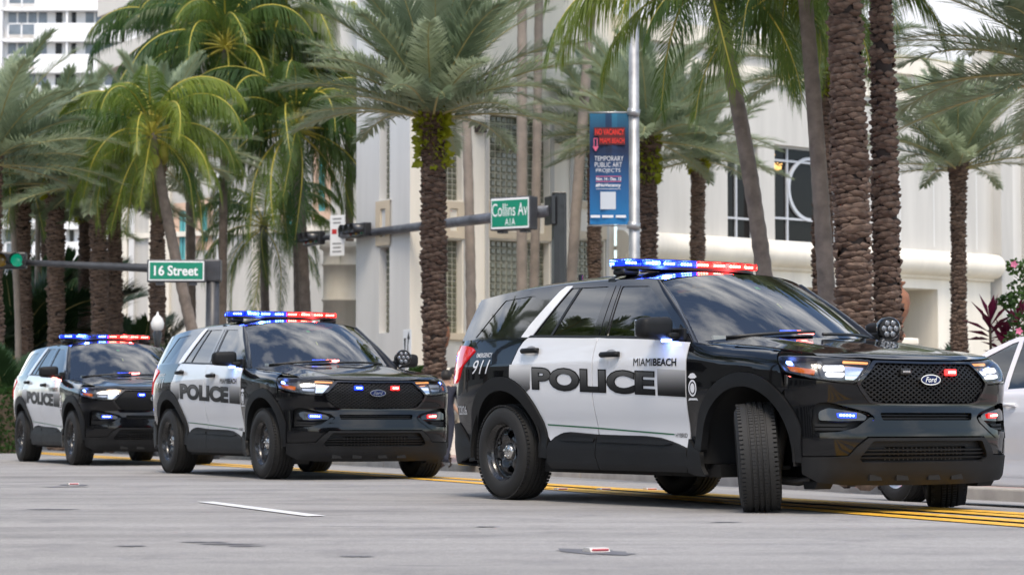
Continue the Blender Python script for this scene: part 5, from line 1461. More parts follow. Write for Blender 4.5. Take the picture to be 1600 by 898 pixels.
def date_palm(base, top, rb, rt_, nfr, label, seed, fscale=1.0, near=False, ferns=0, bend=(0, 0), elmin=-6, group='date palms along the street', lean_out=0):
    rr = random.Random(seed); base, top = Vector(base), Vector(top); rb *= .70; rt_ *= .74
    root = empty('date_palm', base); tag(root, label, 'palm tree', group)
    pts = [p - base for p in trunk_curve(base, top, bend, 30)]; h = (top - base).z
    def rad(t): return rb * .05 * math.sin(11 * t + seed) + rb * .04 * math.sin(31 * t + 2 * seed) + rb + (rt_ - rb) * min(1, t * 1.15) + rb * .20 * max(0, 1 - t * 14) + (rt_ * .28) * max(0, (t - .90) / .10)
    m = MB(); m.tube(pts, [rad(i / 30) * .93 for i in range(31)], 18); tr = m.build('trunk', CORE, root)
    # spiral of leaf bases
    row = .092 if rb > .15 else .078; per = max(6, int(2 * math.pi * rb / .17)); j = MB(); cnt = 0
    ntot = int(h / (row * .80) * per); singles = []; a_ = 0.0
    for k in range(ntot):
        t = (k + .5) / ntot; q = t * 30; i = min(29, int(q)); c = pts[i].lerp(pts[i + 1], q - i); a = k * 2.39996 + rr.uniform(-.07, .07)
        if rr.random() < .03: continue
        for _ in (0,):
            o = Vector((math.cos(a), math.sin(a), 0)); rr_ = rad(t) * rr.uniform(.94, 1.04); sc = rr.uniform(.78, 1.18) * (rad(t) / .19) ** .6
            if t > .9: sc *= 1.15
            if rr.random() < .05: sc *= 1.35
            M = Matrix.Translation(c + o * rr_ + Vector((0, 0, rr.uniform(-.012, .012)))) @ Euler((rr.uniform(-.12, .12), rr.uniform(-.22, .14), a)).to_matrix().to_4x4() @ Matrix.Diagonal((sc * rr.uniform(.7, 1.3), sc * rr.uniform(.9, 1.1), sc * rr.uniform(.85, 1.2), 1))
            wz = (c + base).z
            facing = o.y < -.05
            if near and facing and near[0] < wz < near[1]: singles.append((M, rr.random() < .45))
            else: j.add([M @ Vector(v) for v in bm_.v], bm_.f)
    tag(j.build('leaf_base_mass', BOOTL if rr.random() < .5 else BOOT, tr), kind='stuff')
    for M, lt in singles[:300]:
        o = new_obj('leaf_base', BOOT_ME[1 if lt else 0], None, tr); o.matrix_local = M
    if ferns: fern_patch(root, pts, rt_ * 1.15, h * (1 - ferns), h * .99, seed)
    # crown
    c = pts[-1]; S = [f for f in FR_SET['date'] if f[0] >= elmin]
    for k in range(nfr):
        u = (k + .5) / nfr; e, me = S[min(len(S) - 1, int(u ** .85 * len(S)))]
        o = new_obj('frond', me, None, root); az = k * 2.39996 + rr.uniform(-.15, .15); sc = fscale * rr.uniform(.86, 1.1) * (.9 if e > 70 else 1)
        o.location = c + Vector((math.cos(az), math.sin(az), 0)) * rt_ * .55 + Vector((0, 0, .10 - .35 * u)); o.rotation_euler = (rr.uniform(-.12, .12), rr.uniform(-.10, .10), az); o.scale = (sc, sc, sc)
    return root

def coconut_palm(base, top, r0, r1, nfr, label, seed, fscale=1.0, bend=(0, 0), kind='coco', nuts=0, bark=None, elmin=-40, group='coconut palms along the street', az0=0.0):
    rr = random.Random(seed); base, top = Vector(base), Vector(top)
    root = empty('coconut_palm', base); tag(root, label, 'palm tree', group)
    pts = [p - base for p in trunk_curve(base, top, bend, 60)]
    rads = []
    for i in range(61):
        t = i / 60; rads.append((r0 + (r1 - r0) * t + r0 * .5 * max(0, 1 - t * 9)) * (1.0 + (.05 if i % 2 else -.02)) * (1 + .03 * rr.uniform(-1, 1)))
    m = MB(); m.tube(pts, rads, 14); m.build('trunk', bark or COCOBARK, root)
    c = pts[-1]; S = [f for f in FR_SET[kind] if f[0] >= elmin]
    for k in range(nfr):
        u = (k + .5) / nfr; e, me = S[min(len(S) - 1, int(u * len(S)))]
        o = new_obj('frond', me, None, root); az = az0 + k * 2.39996 + rr.uniform(-.2, .2); sc = fscale * rr.uniform(.85, 1.1)
        o.location = c + Vector((math.cos(az), math.sin(az), 0)) * r1 * .5 + Vector((0, 0, .15 - .3 * u)); o.rotation_euler = (rr.uniform(-.25, .25), rr.uniform(-.12, .12), az); o.scale = (sc, sc, sc)
    if nuts:
        NUT = MATS.get('coconut_husk') or pmat('coconut_husk', (.35, .33, .05), .5, var=.2)
        for k in range(nuts):
            m = MB(); a = rr.uniform(0, 6.28); m.ball((0, 0, 0), .12, (1, 1, 1.25), 10, 7); o = m.build('coconut', NUT, root); o.location = c + Vector((math.cos(a) * .28, math.sin(a) * .28, -.35 - .3 * rr.random()))
    return root

def g(px, d):      # ground point under photo column px at distance d
    p = at(px, 652, d); return Vector((p.x, p.y, PAVZ - .01))
LAB = lambda s: s
date_palm(g(681, 42), at(676, 165, 42), .265, .25, 60, 'thick date palm with ferns below its crown, between the middle and nearest suv', 1, 1.0, near=(1.2, 6.4), ferns=.17, elmin=8)
date_palm(g(1345, 29), at(1312, -190, 29), .285, .225, 44, 'left trunk of the twin date palms behind the nearest suv', 2, 1.1, near=(1.1, 5.9), elmin=-10)
date_palm(g(1392, 29.6), at(1372, -230, 29.6), .225, .16, 44, 'right trunk of the twin date palms behind the nearest suv', 3, 1.1, near=(1.1, 5.9), elmin=-10)
date_palm(g(1499, 47), at(1497, 248, 47), .200, .165, 44, 'slim date palm standing alone before the white wall at the right', 4, .80, near=(.9, 5.4), elmin=10)
date_palm(g(1016, 54), at(1012, 205, 54), .235, .23, 44, 'date palm with ferny crown right of the blue banner', 5, .95, ferns=.16)
date_palm(g(1088, 57), at(1091, 235, 57), .20, .185, 38, 'date palm second to the right of the blue banner', 6, .85, ferns=.07)
date_palm(g(929, 60), at(928, 195, 60), .19, .19, 26, 'date palm mostly hidden behind the blue banner', 7, .85)
date_palm(g(1284, 44), at(1286, 95, 44), .235, .20, 34, 'date palm with brown hanging leaves beside the round window', 8, .9, ferns=.10)
date_palm(g(1672, 33), at(1668, 95, 33), .25, .23, 46, 'date palm off the right edge whose fronds reach into view', 9, 1.05, elmin=-10)
date_palm(g(44, 62), at(33, 292, 62), .235, .24, 44, 'date palm over the roof of the rearmost suv, leftmost thick trunk', 10, 1.0)
date_palm(g(90, 60), at(86, 275, 60), .25, .26, 46, 'date palm with fern tufts behind the rearmost suv, second thick trunk', 11, 1.05, ferns=.08)
date_palm(g(130, 66), at(134, 300, 66), .21, .20, 34, 'narrow date palm trunk third from left behind the rearmost suv', 12, .95, ferns=.12)
date_palm(g(160, 58), at(152, 275, 58), .25, .24, 40, 'date palm fourth from left behind the rearmost suv', 13, 1.0)
date_palm(g(184, 62), at(178, 300, 62), .215, .21, 34, 'date palm fifth from left, lit red by the rearmost light bar', 14, .95)
date_palm(g(247, 55), at(246, 240, 55), .20, .19, 36, 'date palm behind the 16 Street sign', 15, .95)
date_palm(g(-4, 50), at(-14, 240, 50), .22, .22, 40, 'date palm cut by the left edge of the picture', 16, 1.0)
date_palm(g(75, 78), at(72, 330, 78), .20, .20, 30, 'farther date palm peeping between the left trunks', 17, 1.1)
# coconut palms
coconut_palm(g(352, 52), at(237, 208, 52), .145, .105, 30, 'leaning coconut palm with yellow ribs and nuts behind the 16 Street sign', 21, .74, bend=(-.10, 0), nuts=9)
coconut_palm(g(486, 63), at(462, 200, 63), .16, .13, 36, 'coconut palm with dark drooping fronds left of the thick date palm', 22, 1.0, bend=(.03, 0), kind='cocod')
coconut_palm(g(470, 66), at(455, 55, 66), .16, .13, 32, 'tall coconut palm at the top edge left of centre', 23, 1.05, bend=(.06, 0))
coconut_palm(g(418, 71), at(412, 352, 71), .14, .12, 20, 'short dark coconut palm above the middle suv', 24, .78, kind='cocod')
coconut_palm(g(345, 64), at(352, 70, 64), .13, .10, 28, 'coconut palm whose yellow green crown fills the upper left', 25, 1.0, kind='cocod')
coconut_palm(g(300, 68), at(296, 60, 68), .15, .12, 30, 'coconut palm behind and above the yellow ribbed one', 34, 1.0, kind='cocod')
coconut_palm(g(548, 67), at(545, 150, 67), .13, .11, 26, 'coconut palm half hidden behind the thick date palm crown', 35, .8, kind='cocod')
coconut_palm(g(1222, 36), at(1110, -45, 36), .135, .105, 24, 'leaning coconut palm right of the blue banner with long hanging fronds', 26, .84, bend=(.16, 0), az0=.4, elmin=-10)
coconut_palm(g(1304, 34), at(1255, -40, 34), .135, .10, 22, 'grey trunked coconut palm just left of the twin date palms', 27, .70, bend=(.05, 0), kind='cocod', az0=1.0, elmin=-10)
coconut_palm(g(738, 56), at(712, -160, 56), .125, .10, 14, 'thin pale palm trunk right of the thick date palm', 28, .7, bend=(.10, 0), bark=GREYBARK, kind='cocod')
coconut_palm(g(815, 57), at(816, -190, 57), .13, .11, 14, 'straight pale palm trunk in front of the widest glass block window', 29, .8, bark=GREYBARK, kind='cocod')
coconut_palm(g(828, 58), at(844, -210, 58), .12, .10, 14, 'second pale palm trunk in front of the widest glass block window', 30, .7, bend=(.04, 0), bark=GREYBARK, kind='cocod')
coconut_palm(g(876, 58), at(938, -150, 58), .14, .11, 14, 'pale palm trunk leaning right beside the black signal post', 31, .75, bend=(-.05, 0), bark=GREYBARK, kind='cocod')
coconut_palm(g(29, 60), at(10, 240, 60), .085, .07, 12, 'thin grey palm trunk at the far left', 32, .6, bend=(.12, 0), bark=GREYBARK, kind='cocod')
coconut_palm(g(57, 66), at(60, 250, 66), .085, .07, 12, 'thin grey palm trunk second from the far left', 33, .6, bark=GREYBARK, kind='cocod')
# palms of the near pavement, seen mirrored in the glass and paint
NEARLAB = ('first', 'second', 'third', 'fourth', 'fifth', 'sixth', 'seventh', 'eighth', 'ninth')
for i, (la, lo) in enumerate(((-3.4, -12), (-3.2, -17), (-3.8, -22), (-3.2, -27), (-3.6, -32.5), (-3.2, -38), (-3.6, -44), (-3.2, 2), (-3.6, 9))):
    p = nv * la + rv * lo
    (date_palm if i % 3 else coconut_palm)((p.x, p.y, 0), (p.x + .3, p.y, 8.2 + (i % 3) * 1.1), .24 if i % 3 else .16, .2 if i % 3 else .12, 30, NEARLAB[i] + ' palm along the near pavement, seen only mirrored in the cars', 60 + i, 1.35 if i % 3 else 1.15, group='palms on the near pavement')
# ================================================================== street furniture
POLEBLK = pmat('black_pole_paint', (.016, .017, .020), .35, coat=.3, var=.3, vscale=4)
POLEGRY = pmat('dark_grey_pole', (.050, .052, .058), .4, var=.35, vscale=3)
ALUP = pmat('brushed_aluminium_pole', (.40, .41, .42), .55, metal=.7, var=.3, vscale=3)
SIGNGRN = pmat('sign_green', (.0, .215, .125), .35)
SIGNWHT = pmat('sign_white', (.78, .79, .79), .4)
SIGNBOX = pmat('sign_box', (.06, .062, .068), .4)
GALV = pmat('galvanised', (.45, .46, .47), .4, metal=.7)

def sign_box(name, c, ang, w, h, dep, lines, label, cat, parent=None):
    """internally lit street name box; ang = facing of its front (normal direction in plan)"""
    o = empty(name, c, ang - math.pi / 2 * -1 if False else ang + math.pi / 2); tag(o, label, cat)
    m = MB(); m.box((0, 0, 0), (w + .06, dep, h + .06), bev=.015); m.build('case', SIGNBOX, o)
    m = MB(); m.box((0, -dep / 2 - .003, 0), (w, .012, h), bev=.004); m.build('white_border', SIGNWHT, o)
    m = MB(); m.box((0, -dep / 2 - .008, 0), (w * .955, .012, h * .87), bev=.004); m.build('green_face', SIGNGRN, o)
    for (txt, x0, x1, z0, z1, bold) in lines: flat_text('lettering', txt, (0, -dep / 2 - .016, 0), (1, 0, 0), (0, 0, 1), x0, x1, z0, z1, SIGNWHT, o, bold)
    for x in (-w * .3, w * .3):
        m = MB(); m.box((x, 0, -h / 2 - .06), (.16, dep * .6, .05)); m.build('bracket', SIGNBOX, o)
    return o

def signal_head(name, c, ang, label, lit=None, horiz=True, on=None):
    o = empty(name, c, ang); tag(o, label, 'traffic light', 'traffic lights on the mast arms')
    m = MB(); m.box((0, 0, 0), (1.0, .20, .34) if horiz else (.34, .20, 1.0), bev=.03); m.build('housing', POLEBLK, o)
    for k in range(3):
        x = (k - 1) * .32; pos = (x, 0, 0) if horiz else (0, 0, -x)
        m = MB(); n_ = 20; a0 = np.linspace(R(-30), R(210), n_); V = []
        for rr, yy in ((.145, -.10), (.150, -.38), (.138, -.38), (.132, -.10)): V += [(pos[0] + rr * math.cos(a), yy, pos[2] + rr * math.sin(a)) for a in a0]
        m.add(V, [(j * n_ + i, j * n_ + i + 1, (j + 1) * n_ + i + 1, (j + 1) * n_ + i) for j in range(3) for i in range(n_ - 1)], True); m.build('visor', POLEBLK, o)
        m = MB(); m.lathe([(.13, -.102), (.09, -.125), (.0, -.13)], 20, 'Y', pos)
        c_ = ((.20, .01, .01), (.25, .15, .01), (.01, .14, .08))[k]
        mt = pmat('signal_lens', c_, .2, coat=.6, emit=(.0, .5, .28) if on == k else None, estr=.25 if on == k else 0)
        m.build('lens', mt, o)
    return o

# mast arm with the 16 Street sign
d1 = 48.0
b0 = g(331, d1); zt1 = at(331, 414, d1).z
ma = empty('mast_arm_pole', b0); tag(ma, 'dark post and arm reaching left with the 16 Street sign', 'signal pole')
m = MB(); m.tube([(0, 0, 0), (0, 0, zt1 - b0.z)], [.16, .13], 16); m.lathe([(.0, zt1 - b0.z + .05), (.10, zt1 - b0.z + .03), (.14, zt1 - b0.z - .02)], 16); m.build('post', POLEGRY, ma)
e1 = at(14, 409, 49.2) - b0; s1 = at(326, 423, d1) - b0
m = MB(); m.tube([s1, s1.lerp(e1, .35), s1.lerp(e1, .65), e1], [.095, .085, .070, .055], 12); m.build('arm', POLEGRY, ma)
m = MB(); m.box((0, 0, s1.z), (.34, .30, .44), bev=.03); m.build('flange', POLEGRY, ma)
sign_box('street_sign', at(276, 423.5, d1 - .45), R(-86), 1.085, .385, .17, [('16', -.435, -.235, -.095, .105, .022), ('Street', -.170, .425, -.095, .105, .022)], 'green 16 Street name sign with white letters', 'street sign')
signal_head('traffic_light', at(3, 407, 49.0), R(4), 'traffic light with green lens cut by the left picture edge', on=2, horiz=True)
# mast arm with the Collins Av sign
d2 = 52.0; b2 = g(874, d2); zt2 = at(874, 303, d2).z
mb = empty('mast_arm_pole', b2); tag(mb, 'black octagonal signal post with the long arm of the Collins Av sign', 'signal pole')
m = MB(); m.tube([(0, 0, 0), (0, 0, zt2 - b2.z)], [.175, .160], 8, smooth=False); m.box((0, 0, zt2 - b2.z + .015), (.30, .30, .03), bev=.01); m.build('post', POLEBLK, mb)
s2 = at(862, 329, d2 - .05) - b2; e2 = at(498, 373, 61.5) - b2
m = MB(); m.tube([s2, s2.lerp(e2, .3), s2.lerp(e2, .7), e2], [.135, .12, .095, .065], 12); m.build('arm', pmat('weathered_arm', (.13, .14, .16), .45, metal=.3, var=.6, vscale=2.5), mb)
m = MB(); m.box((-.20, -.02, s2.z), (.10, .42, .62), Matrix.Rotation(R(20), 3, 'Z'), bev=.02); m.build('clamp', POLEBLK, mb)
cs = at(803, 334, d2 + .2)
sign_box('street_sign', cs, R(-122), .96, .66, .32, [('Collins Av', -.45, .45, -.06, .22, .0), ('A1A', -.12, .14, -.26, -.11, .0)], 'green Collins Av A1A sign box hung from the black post', 'street sign')
signal_head('traffic_light', at(562, 360, 59.3), R(-62), 'nearer traffic light seen edge on at the end of the long arm')
signal_head('traffic_light', at(491, 373, 61.6), R(-62), 'traffic light at the very tip of the long arm')
o = empty('regulatory_sign', at(527, 368, 60.4), R(-28)); tag(o, 'tall white pedestrian notice hanging from the long signal arm', 'sign')
m = MB(); m.box((0, 0, 0), (.42, .02, 1.02), bev=.006); m.build('plate', SIGNWHT, o)
RSYM = pmat('sign_red', (.5, .03, .03), .5); KSYM = pmat('sign_black', (.02, .02, .02), .5)
m = MB(); m.box((-.08, -.014, .10), (.14, .004, .12)); m.build('red_symbol', RSYM, o)
m = MB(); m.box((.07, -.014, .06), (.07, .004, .20)); m.build('walker_symbol', KSYM, o)
for k, zz in enumerate((.42, .32, -.20, -.30, -.40)):
    m = MB(); m.box((0, -.014, zz), (.26 - .03 * (k % 2), .004, .035)); m.build('text_line', pmat('sign_text_grey', (.25, .25, .25), .5) if 'sign_text_grey' not in MATS else MATS['sign_text_grey'], o)
# lamp post with the blue banner
d3 = 42.0; b3 = g(992, d3)
lp = empty('lamp_post', b3); tag(lp, 'tall brushed metal lamp post carrying the blue banner', 'lamp post')
m = MB(); m.tube([(0, 0, 0), (0, 0, .4), (0, 0, 8.6)], [.13, .105, .085], 20); m.build('post', ALUP, lp)
m = MB(); m.tube([(0, 0, 8.4), (-.3, -.3, 8.9), (-1.4, -1.2, 9.1)], .05, 8); m.build('lamp_arm', ALUP, lp)
m = MB(); m.box((-1.7, -1.4, 9.1), (.7, .3, .14), Matrix.Rotation(.7, 3, 'Z'), bev=.05); m.build('lamp_head', ALUP, lp)
bl, br = at(921, 0, d3 - .05), at(982, 0, d3 - .05); zt3, zb3 = at(950, 178, d3).z, at(950, 351, d3).z
for zz in (zt3 + .02, zb3 - .02):
    m = MB(); m.tube([(0, -.03, zz - b3.z), (bl.x - b3.x - .02, -.03, zz - b3.z)], .014, 8); m.tube([(-.02, -.02, zz - b3.z - .06), (.0, -.02, zz - b3.z + .06)], .115, 12); m.build('banner_bracket', GALV, lp)
w3, h3 = (br.x - bl.x), zt3 - zb3
bo = empty('banner', (bl.x, d3 - .06, zb3)); bo.rotation_euler = (0, 0, 0)
tag(bo, 'blue art project banner with red and white lettering hanging from the lamp post', 'banner')
def bannermat():
    m = bpy.data.materials.new('banner_print'); m.use_nodes = True
    n, l = m.node_tree.nodes, m.node_tree.links; b = n['Principled BSDF']; b.inputs['Roughness'].default_value = .55
    t = n.new('ShaderNodeTexCoord'); s = n.new('ShaderNodeSeparateXYZ'); l.new(t.outputs['Object'], s.inputs['Vector'])
    zr = n.new('ShaderNodeMapRange'); zr.inputs['From Max'].default_value = h3; l.new(s.outputs['Z'], zr.inputs['Value'])
    rp_ = n.new('ShaderNodeValToRGB'); e = rp_.color_ramp.elements
    e[0].position = 0; e[0].color = (.005, .16, .40, 1); e[1].position = .36; e[1].color = (.008, .085, .24, 1)
    for p_, c_ in ((.66, (.003, .015, .06, 1)), (.80, (.004, .035, .10, 1)), (1.0, (.012, .12, .22, 1))): q = e.new(p_); q.color = c_
    l.new(zr.outputs['Result'], rp_.inputs['Fac'])
    xr = n.new('ShaderNodeMapRange'); xr.inputs['From Max'].default_value = w3; l.new(s.outputs['X'], xr.inputs['Value'])
    r2 = n.new('ShaderNodeValToRGB'); r2.color_ramp.interpolation = 'CONSTANT'; e = r2.color_ramp.elements
    e[0].position = 0; e[0].color = (1.0, 1.0, 1.0, 1); e[1].position = .40; e[1].color = (.35, .35, .5, 1)
    for p_, c_ in ((.56, (1.3, 1.3, 1.2, 1)), (.70, (.85, .9, .9, 1))): q = e.new(p_); q.color = c_
    l.new(xr.outputs['Result'], r2.inputs['Fac'])
    mx = n.new('ShaderNodeMix'); mx.data_type = 'RGBA'; mx.blend_type = 'MULTIPLY'; l.new(rp_.outputs['Color'], mx.inputs['A']); l.new(r2.outputs['Color'], mx.inputs['B'])
    gt = n.new('ShaderNodeMapRange'); gt.inputs['From Min'].default_value = .55; gt.inputs['From Max'].default_value = .75; l.new(zr.outputs['Result'], gt.inputs['Value']); l.new(gt.outputs['Result'], mx.inputs['Factor'])
    l.new(mx.outputs['Result'], b.inputs['Base Color']); return m
m = MB(); n_ = 12; V = []
for yy in (0, .012):
    for zz in (0, h3):
        V += [(w3 * i / n_, yy + .02 * math.sin(i * .7), zz) for i in range(n_ + 1)]
k = n_ + 1
m.add(V, [(i, i + 1, k + i + 1, k + i) for i in range(n_)] + [(2 * k + i, 3 * k + i, 3 * k + i + 1, 2 * k + i + 1) for i in range(n_)]); m.build('cloth', bannermat(), bo)
BW = pmat('banner_white', (.75, .77, .80), .55); BR = pmat('banner_red', (.75, .03, .02), .5, emit=None); BPK = pmat('banner_pink', (.70, .12, .22), .55); BDK = pmat('banner_neon_board', (.09, .005, .008), .55)
def bt(txt, x0, x1, y0, y1, mt, bold=0.0, name='lettering'):
    return flat_text(name, txt, (0, -.026, 0), (1, 0, 0), (0, 0, 1), x0 * w3, x1 * w3, (1 - y1) * h3, (1 - y0) * h3, mt, bo, bold)
def brect(x0, x1, y0, y1, mt, name, o=-.022):
    m = MB(); m.box(((x0 + x1) / 2 * w3, o, (1 - (y0 + y1) / 2) * h3), ((x1 - x0) * w3, .004, (y1 - y0) * h3)); return m.build(name, mt, bo)
brect(.11, .90, .128, .207, BDK, 'neon_panel'); brect(.23, .90, .205, .285, BDK, 'neon_panel', -.0235)
bt('NO VACANCY', .14, .88, .142, .195, BR, .02); bt('MIAMI BEACH', .26, .88, .224, .270, BR, .01)
for a_, b_, c_, d_ in ((.10, .12, .23, .30), (.18, .20, .23, .30), (.10, .20, .225, .232)): brect(a_, b_, c_, d_, BPK, 'arrow_bar', -.024)
m = MB(); m.prism([(.07 * w3, .70 * h3), (.23 * w3, .70 * h3), (.15 * w3, .655 * h3)], (0, -.024, 0), (1, 0, 0), (0, 0, 1), (0, .002, 0)); m.build('arrow_head', BPK, bo)
bt('TEMPORARY', .12, .86, .387, .430, BW, -.006); bt('PUBLIC ART', .13, .82, .443, .486, BW, -.006); bt('PROJECTS', .16, .78, .499, .542, BW, -.006)
brect(.16, .80, .567, .572, BPK, 'rule'); bt('Nov. 14 - Dec. 12', .16, .80, .578, .606, BW, .025); brect(.16, .80, .613, .618, BPK, 'rule')
bt('#NoVacancy', .15, .79, .632, .672, BW, .025); brect(.16, .78, .680, .684, BW, 'small_print')
brect(.27, .66, .708, .865, pmat('banner_pale_square', (.55, .60, .66), .55), 'pale_square')
for a_, b_ in ((.02, .26), (.31, .60), (.66, .92)): brect(a_, b_, .918, .940, BW, 'sponsor_mark')
# keep right sign, globe lamp, urns, hydrant
o = empty('keep_right_sign', g(636, 50)); o.rotation_euler = (0, 0, R(-64)); tag(o, 'small white road sign with black arrow above the middle suv\'s mirror', 'sign')
zc_ = at(636, 537, 50).z - o.location.z
m = MB(); m.box((0, 0, zc_), (.42, .012, .60), bev=.006); m.build('plate', SIGNWHT, o)
m = MB(); m.prism([(-.15, .12), (-.05, .12), (-.08, -.16), (-.12, -.16)], (0, -.012, zc_), (1, 0, 0), (0, 0, 1), (0, .004, 0)); m.build('island_mark', KSYM, o)
m = MB(); m.prism([(.02, -.24), (.06, -.24), (.075, -.02), (.11, .10), (.16, .10), (.09, .25), (.02, .10), (.065, .10), (.035, -.02)], (0, -.013, zc_), (1, 0, 0), (0, 0, 1), (0, .004, 0)); m.build('arrow', KSYM, o)
m = MB(); m.tube([(0, .02, 0), (0, .02, zc_ + .25)], .025, 8); m.build('post', GALV, o)
p = g(245, 50); o = empty('globe_lamp', p); tag(o, 'white acorn globe on a dark post behind the rearmost suv', 'lamp post')
zg = at(245, 503, 50).z - p.z
m = MB(); m.lathe([(.05, zg - .19), (.12, zg - .14), (.14, zg - .03), (.10, zg + .08), (.05, zg + .13), (.03, zg + .15), (.015, zg + .21), (0, zg + .22)], 20); m.build('globe', pmat('opal_globe', (.78, .78, .76), .3), o)
m = MB(); m.lathe([(.14, 0), (.14, .3), (.07, .5), (.055, zg - .5), (.10, zg - .24), (.07, zg - .18)], 14); m.build('post', POLEBLK, o)
TERRA = pmat('terracotta', (.26, .115, .065), .8, var=.3, vscale=5, bump=.3, bscale=30)
def urn(px, py0, py1, d, lab):
    zt_, zb_ = at(px, py0, d).z, at(px, py1, d).z; h_ = zt_ - zb_; p = g(px, d)
    o = empty('urn', p); tag(o, lab, 'urn', 'terracotta urns'); k = zb_ - p.z
    prof = [(.0, 0), (.26, 0), (.26, .06), (.12, .14), (.14, .19), (.34, .45), (.40, .62), (.36, .78), (.20, .88), (.18, .92), (.27, .97), (.27, 1.0), (.2, 1.0), (.16, .9)]
    m = MB(); m.lathe([(r_ * h_ * .62, k + z_ * h_) for r_, z_ in prof], 24); m.build('vase', TERRA, o)
    m = MB(); m.box((0, 0, k / 2 - .001), (h_ * .55, h_ * .55, k), bev=.03); m.box((0, 0, k - .07), (h_ * .68, h_ * .68, .12), bev=.03); m.build('pedestal', CREAM, o)
urn(683, 492, 575, 56, 'terracotta urn half hidden behind the thick date palm')
urn(1402, 440, 528, 43, 'terracotta urn half hidden behind the twin date palms')
p = g(731, 42); o = empty('fire_hydrant', p); tag(o, 'yellow fire hydrant beside the rear wheel of the nearest suv', 'fire hydrant')
YH = pmat('hydrant_yellow', (.70, .42, .01), .4, coat=.3)
m = MB(); m.lathe([(.17, 0), (.17, .05), (.12, .06), (.12, .10), (.10, .12), (.10, .52), (.14, .53), (.14, .58), (.11, .60), (.08, .69), (.03, .72), (0, .72)], 20); m.build('barrel', YH, o)
for s in (1, -1):
    m = MB(); m.lathe([(.0, s * .20), (.06, s * .20), (.065, s * .10), (.05, s * .08)], 14, 'X', (0, 0, .40)); m.build('outlet_cap', YH, o)
m = MB(); m.lathe([(.0, -.20), (.075, -.20), (.08, -.10), (.06, -.06)], 14, 'Y', (0, 0, .36)); m.build('outlet_cap', YH, o)
# ================================================================== plants
def leaf_cloud(name, c, size, n, lsize, mat, parent, seed, flat=.5):
    rr = random.Random(seed); m = MB()
    for _ in range(n):
        while True:
            q = Vector((rr.uniform(-1, 1), rr.uniform(-1, 1), rr.uniform(-1, 1)))
            if q.length <= 1: break
        if q.length < .55 and rr.random() < .6: q = q.normalized() * rr.uniform(.6, 1)
        p = Vector(c) + Vector((q.x * size[0], q.y * size[1], q.z * size[2])); l = lsize * rr.uniform(.6, 1.2)
        d = (q.normalized() * .7 + Vector((rr.uniform(-1, 1), rr.uniform(-1, 1), rr.uniform(-.6, .9)))).normalized(); wd = d.cross(Vector((rr.uniform(-1, 1), rr.uniform(-1, 1), rr.uniform(-1, 1)))).normalized() * l * .3
        m.add([p - d * l * .5, p + wd, p + d * l * .5, p - wd], [(0, 1, 2, 3)])
    return m.build(name, mat, parent)
GREENL = leafmat('bush_leaf', (.025, .065, .015), (.09, .17, .035), .3)
DARKL = leafmat('dark_palm_leaf', (.02, .05, .02), (.06, .11, .035), .25)
TIL = leafmat('ti_leaf', (.05, .006, .015), (.20, .012, .06), .3)
PINK = pmat('pink_petal', (.75, .20, .33), .5)
WOOD = pmat('shrub_wood', (.10, .075, .05), .9)
FR_SET['shrub'] = frond_set('date', DARKL, DATERIB, 1.5, (70, 48, 26, 8))
def bush_palm(p, n, sc, lab, seed, h=.5, group='low feathery palms'):
    rr = random.Random(seed); o = empty('bush_palm', p); tag(o, lab, 'palm bush', group)
    m = MB(); m.tube([(0, 0, 0), (.03, 0, h * .5), (0, 0, h)], [.11, .09, .08], 10); m.build('stem', BOOT, o)
    S = FR_SET['shrub']
    for k in range(n):
        e, me = S[min(len(S) - 1, int((k + .5) / n * len(S)))]; f = new_obj('frond', me, None, o); q = sc * rr.uniform(.8, 1.15)
        f.location = (0, 0, h); f.rotation_euler = (rr.uniform(-.2, .2), rr.uniform(-.1, .1), k * 2.4 + rr.uniform(-.2, .2)); f.scale = (q, q, q)
bush_palm(g(1490, 50), 18, 1.0, 'feathery palm bush behind the slim date palm at the right', 1, 1.0)
bush_palm(g(1545, 47), 18, .9, 'feathery palm bush left of the red leaved plant', 2, .7)
bush_palm(g(292, 52), 22, .95, 'sago like palm bush left of the 16 Street post', 3, 1.0)
bush_palm(g(372, 53), 22, .95, 'sago like palm bush right of the 16 Street post', 4, 1.0)
bush_palm(g(10, 46), 16, .9, 'palm bush at the left picture edge behind the hedge', 5, .9)
bush_palm(g(118, 70), 14, 1.2, 'palm bush between the trunks behind the rearmost suv', 6, 1.2)
bush_palm(g(20, 64), 22, 1.9, 'tall palm bush left of the leftmost thick trunk', 7, 2.4)
bush_palm(g(66, 74), 22, 2.0, 'tall palm bush between the first and second thick trunk', 8, 2.8)
bush_palm(g(112, 76), 22, 2.1, 'tall palm bush between the second and third thick trunk', 9, 3.0)
bush_palm(g(215, 64), 20, 1.5, 'palm bush right of the red lit trunk', 10, 1.4)
bush_palm(g(440, 58), 18, 1.2, 'palm bush under the short dark coconut palm', 11, 1.0)
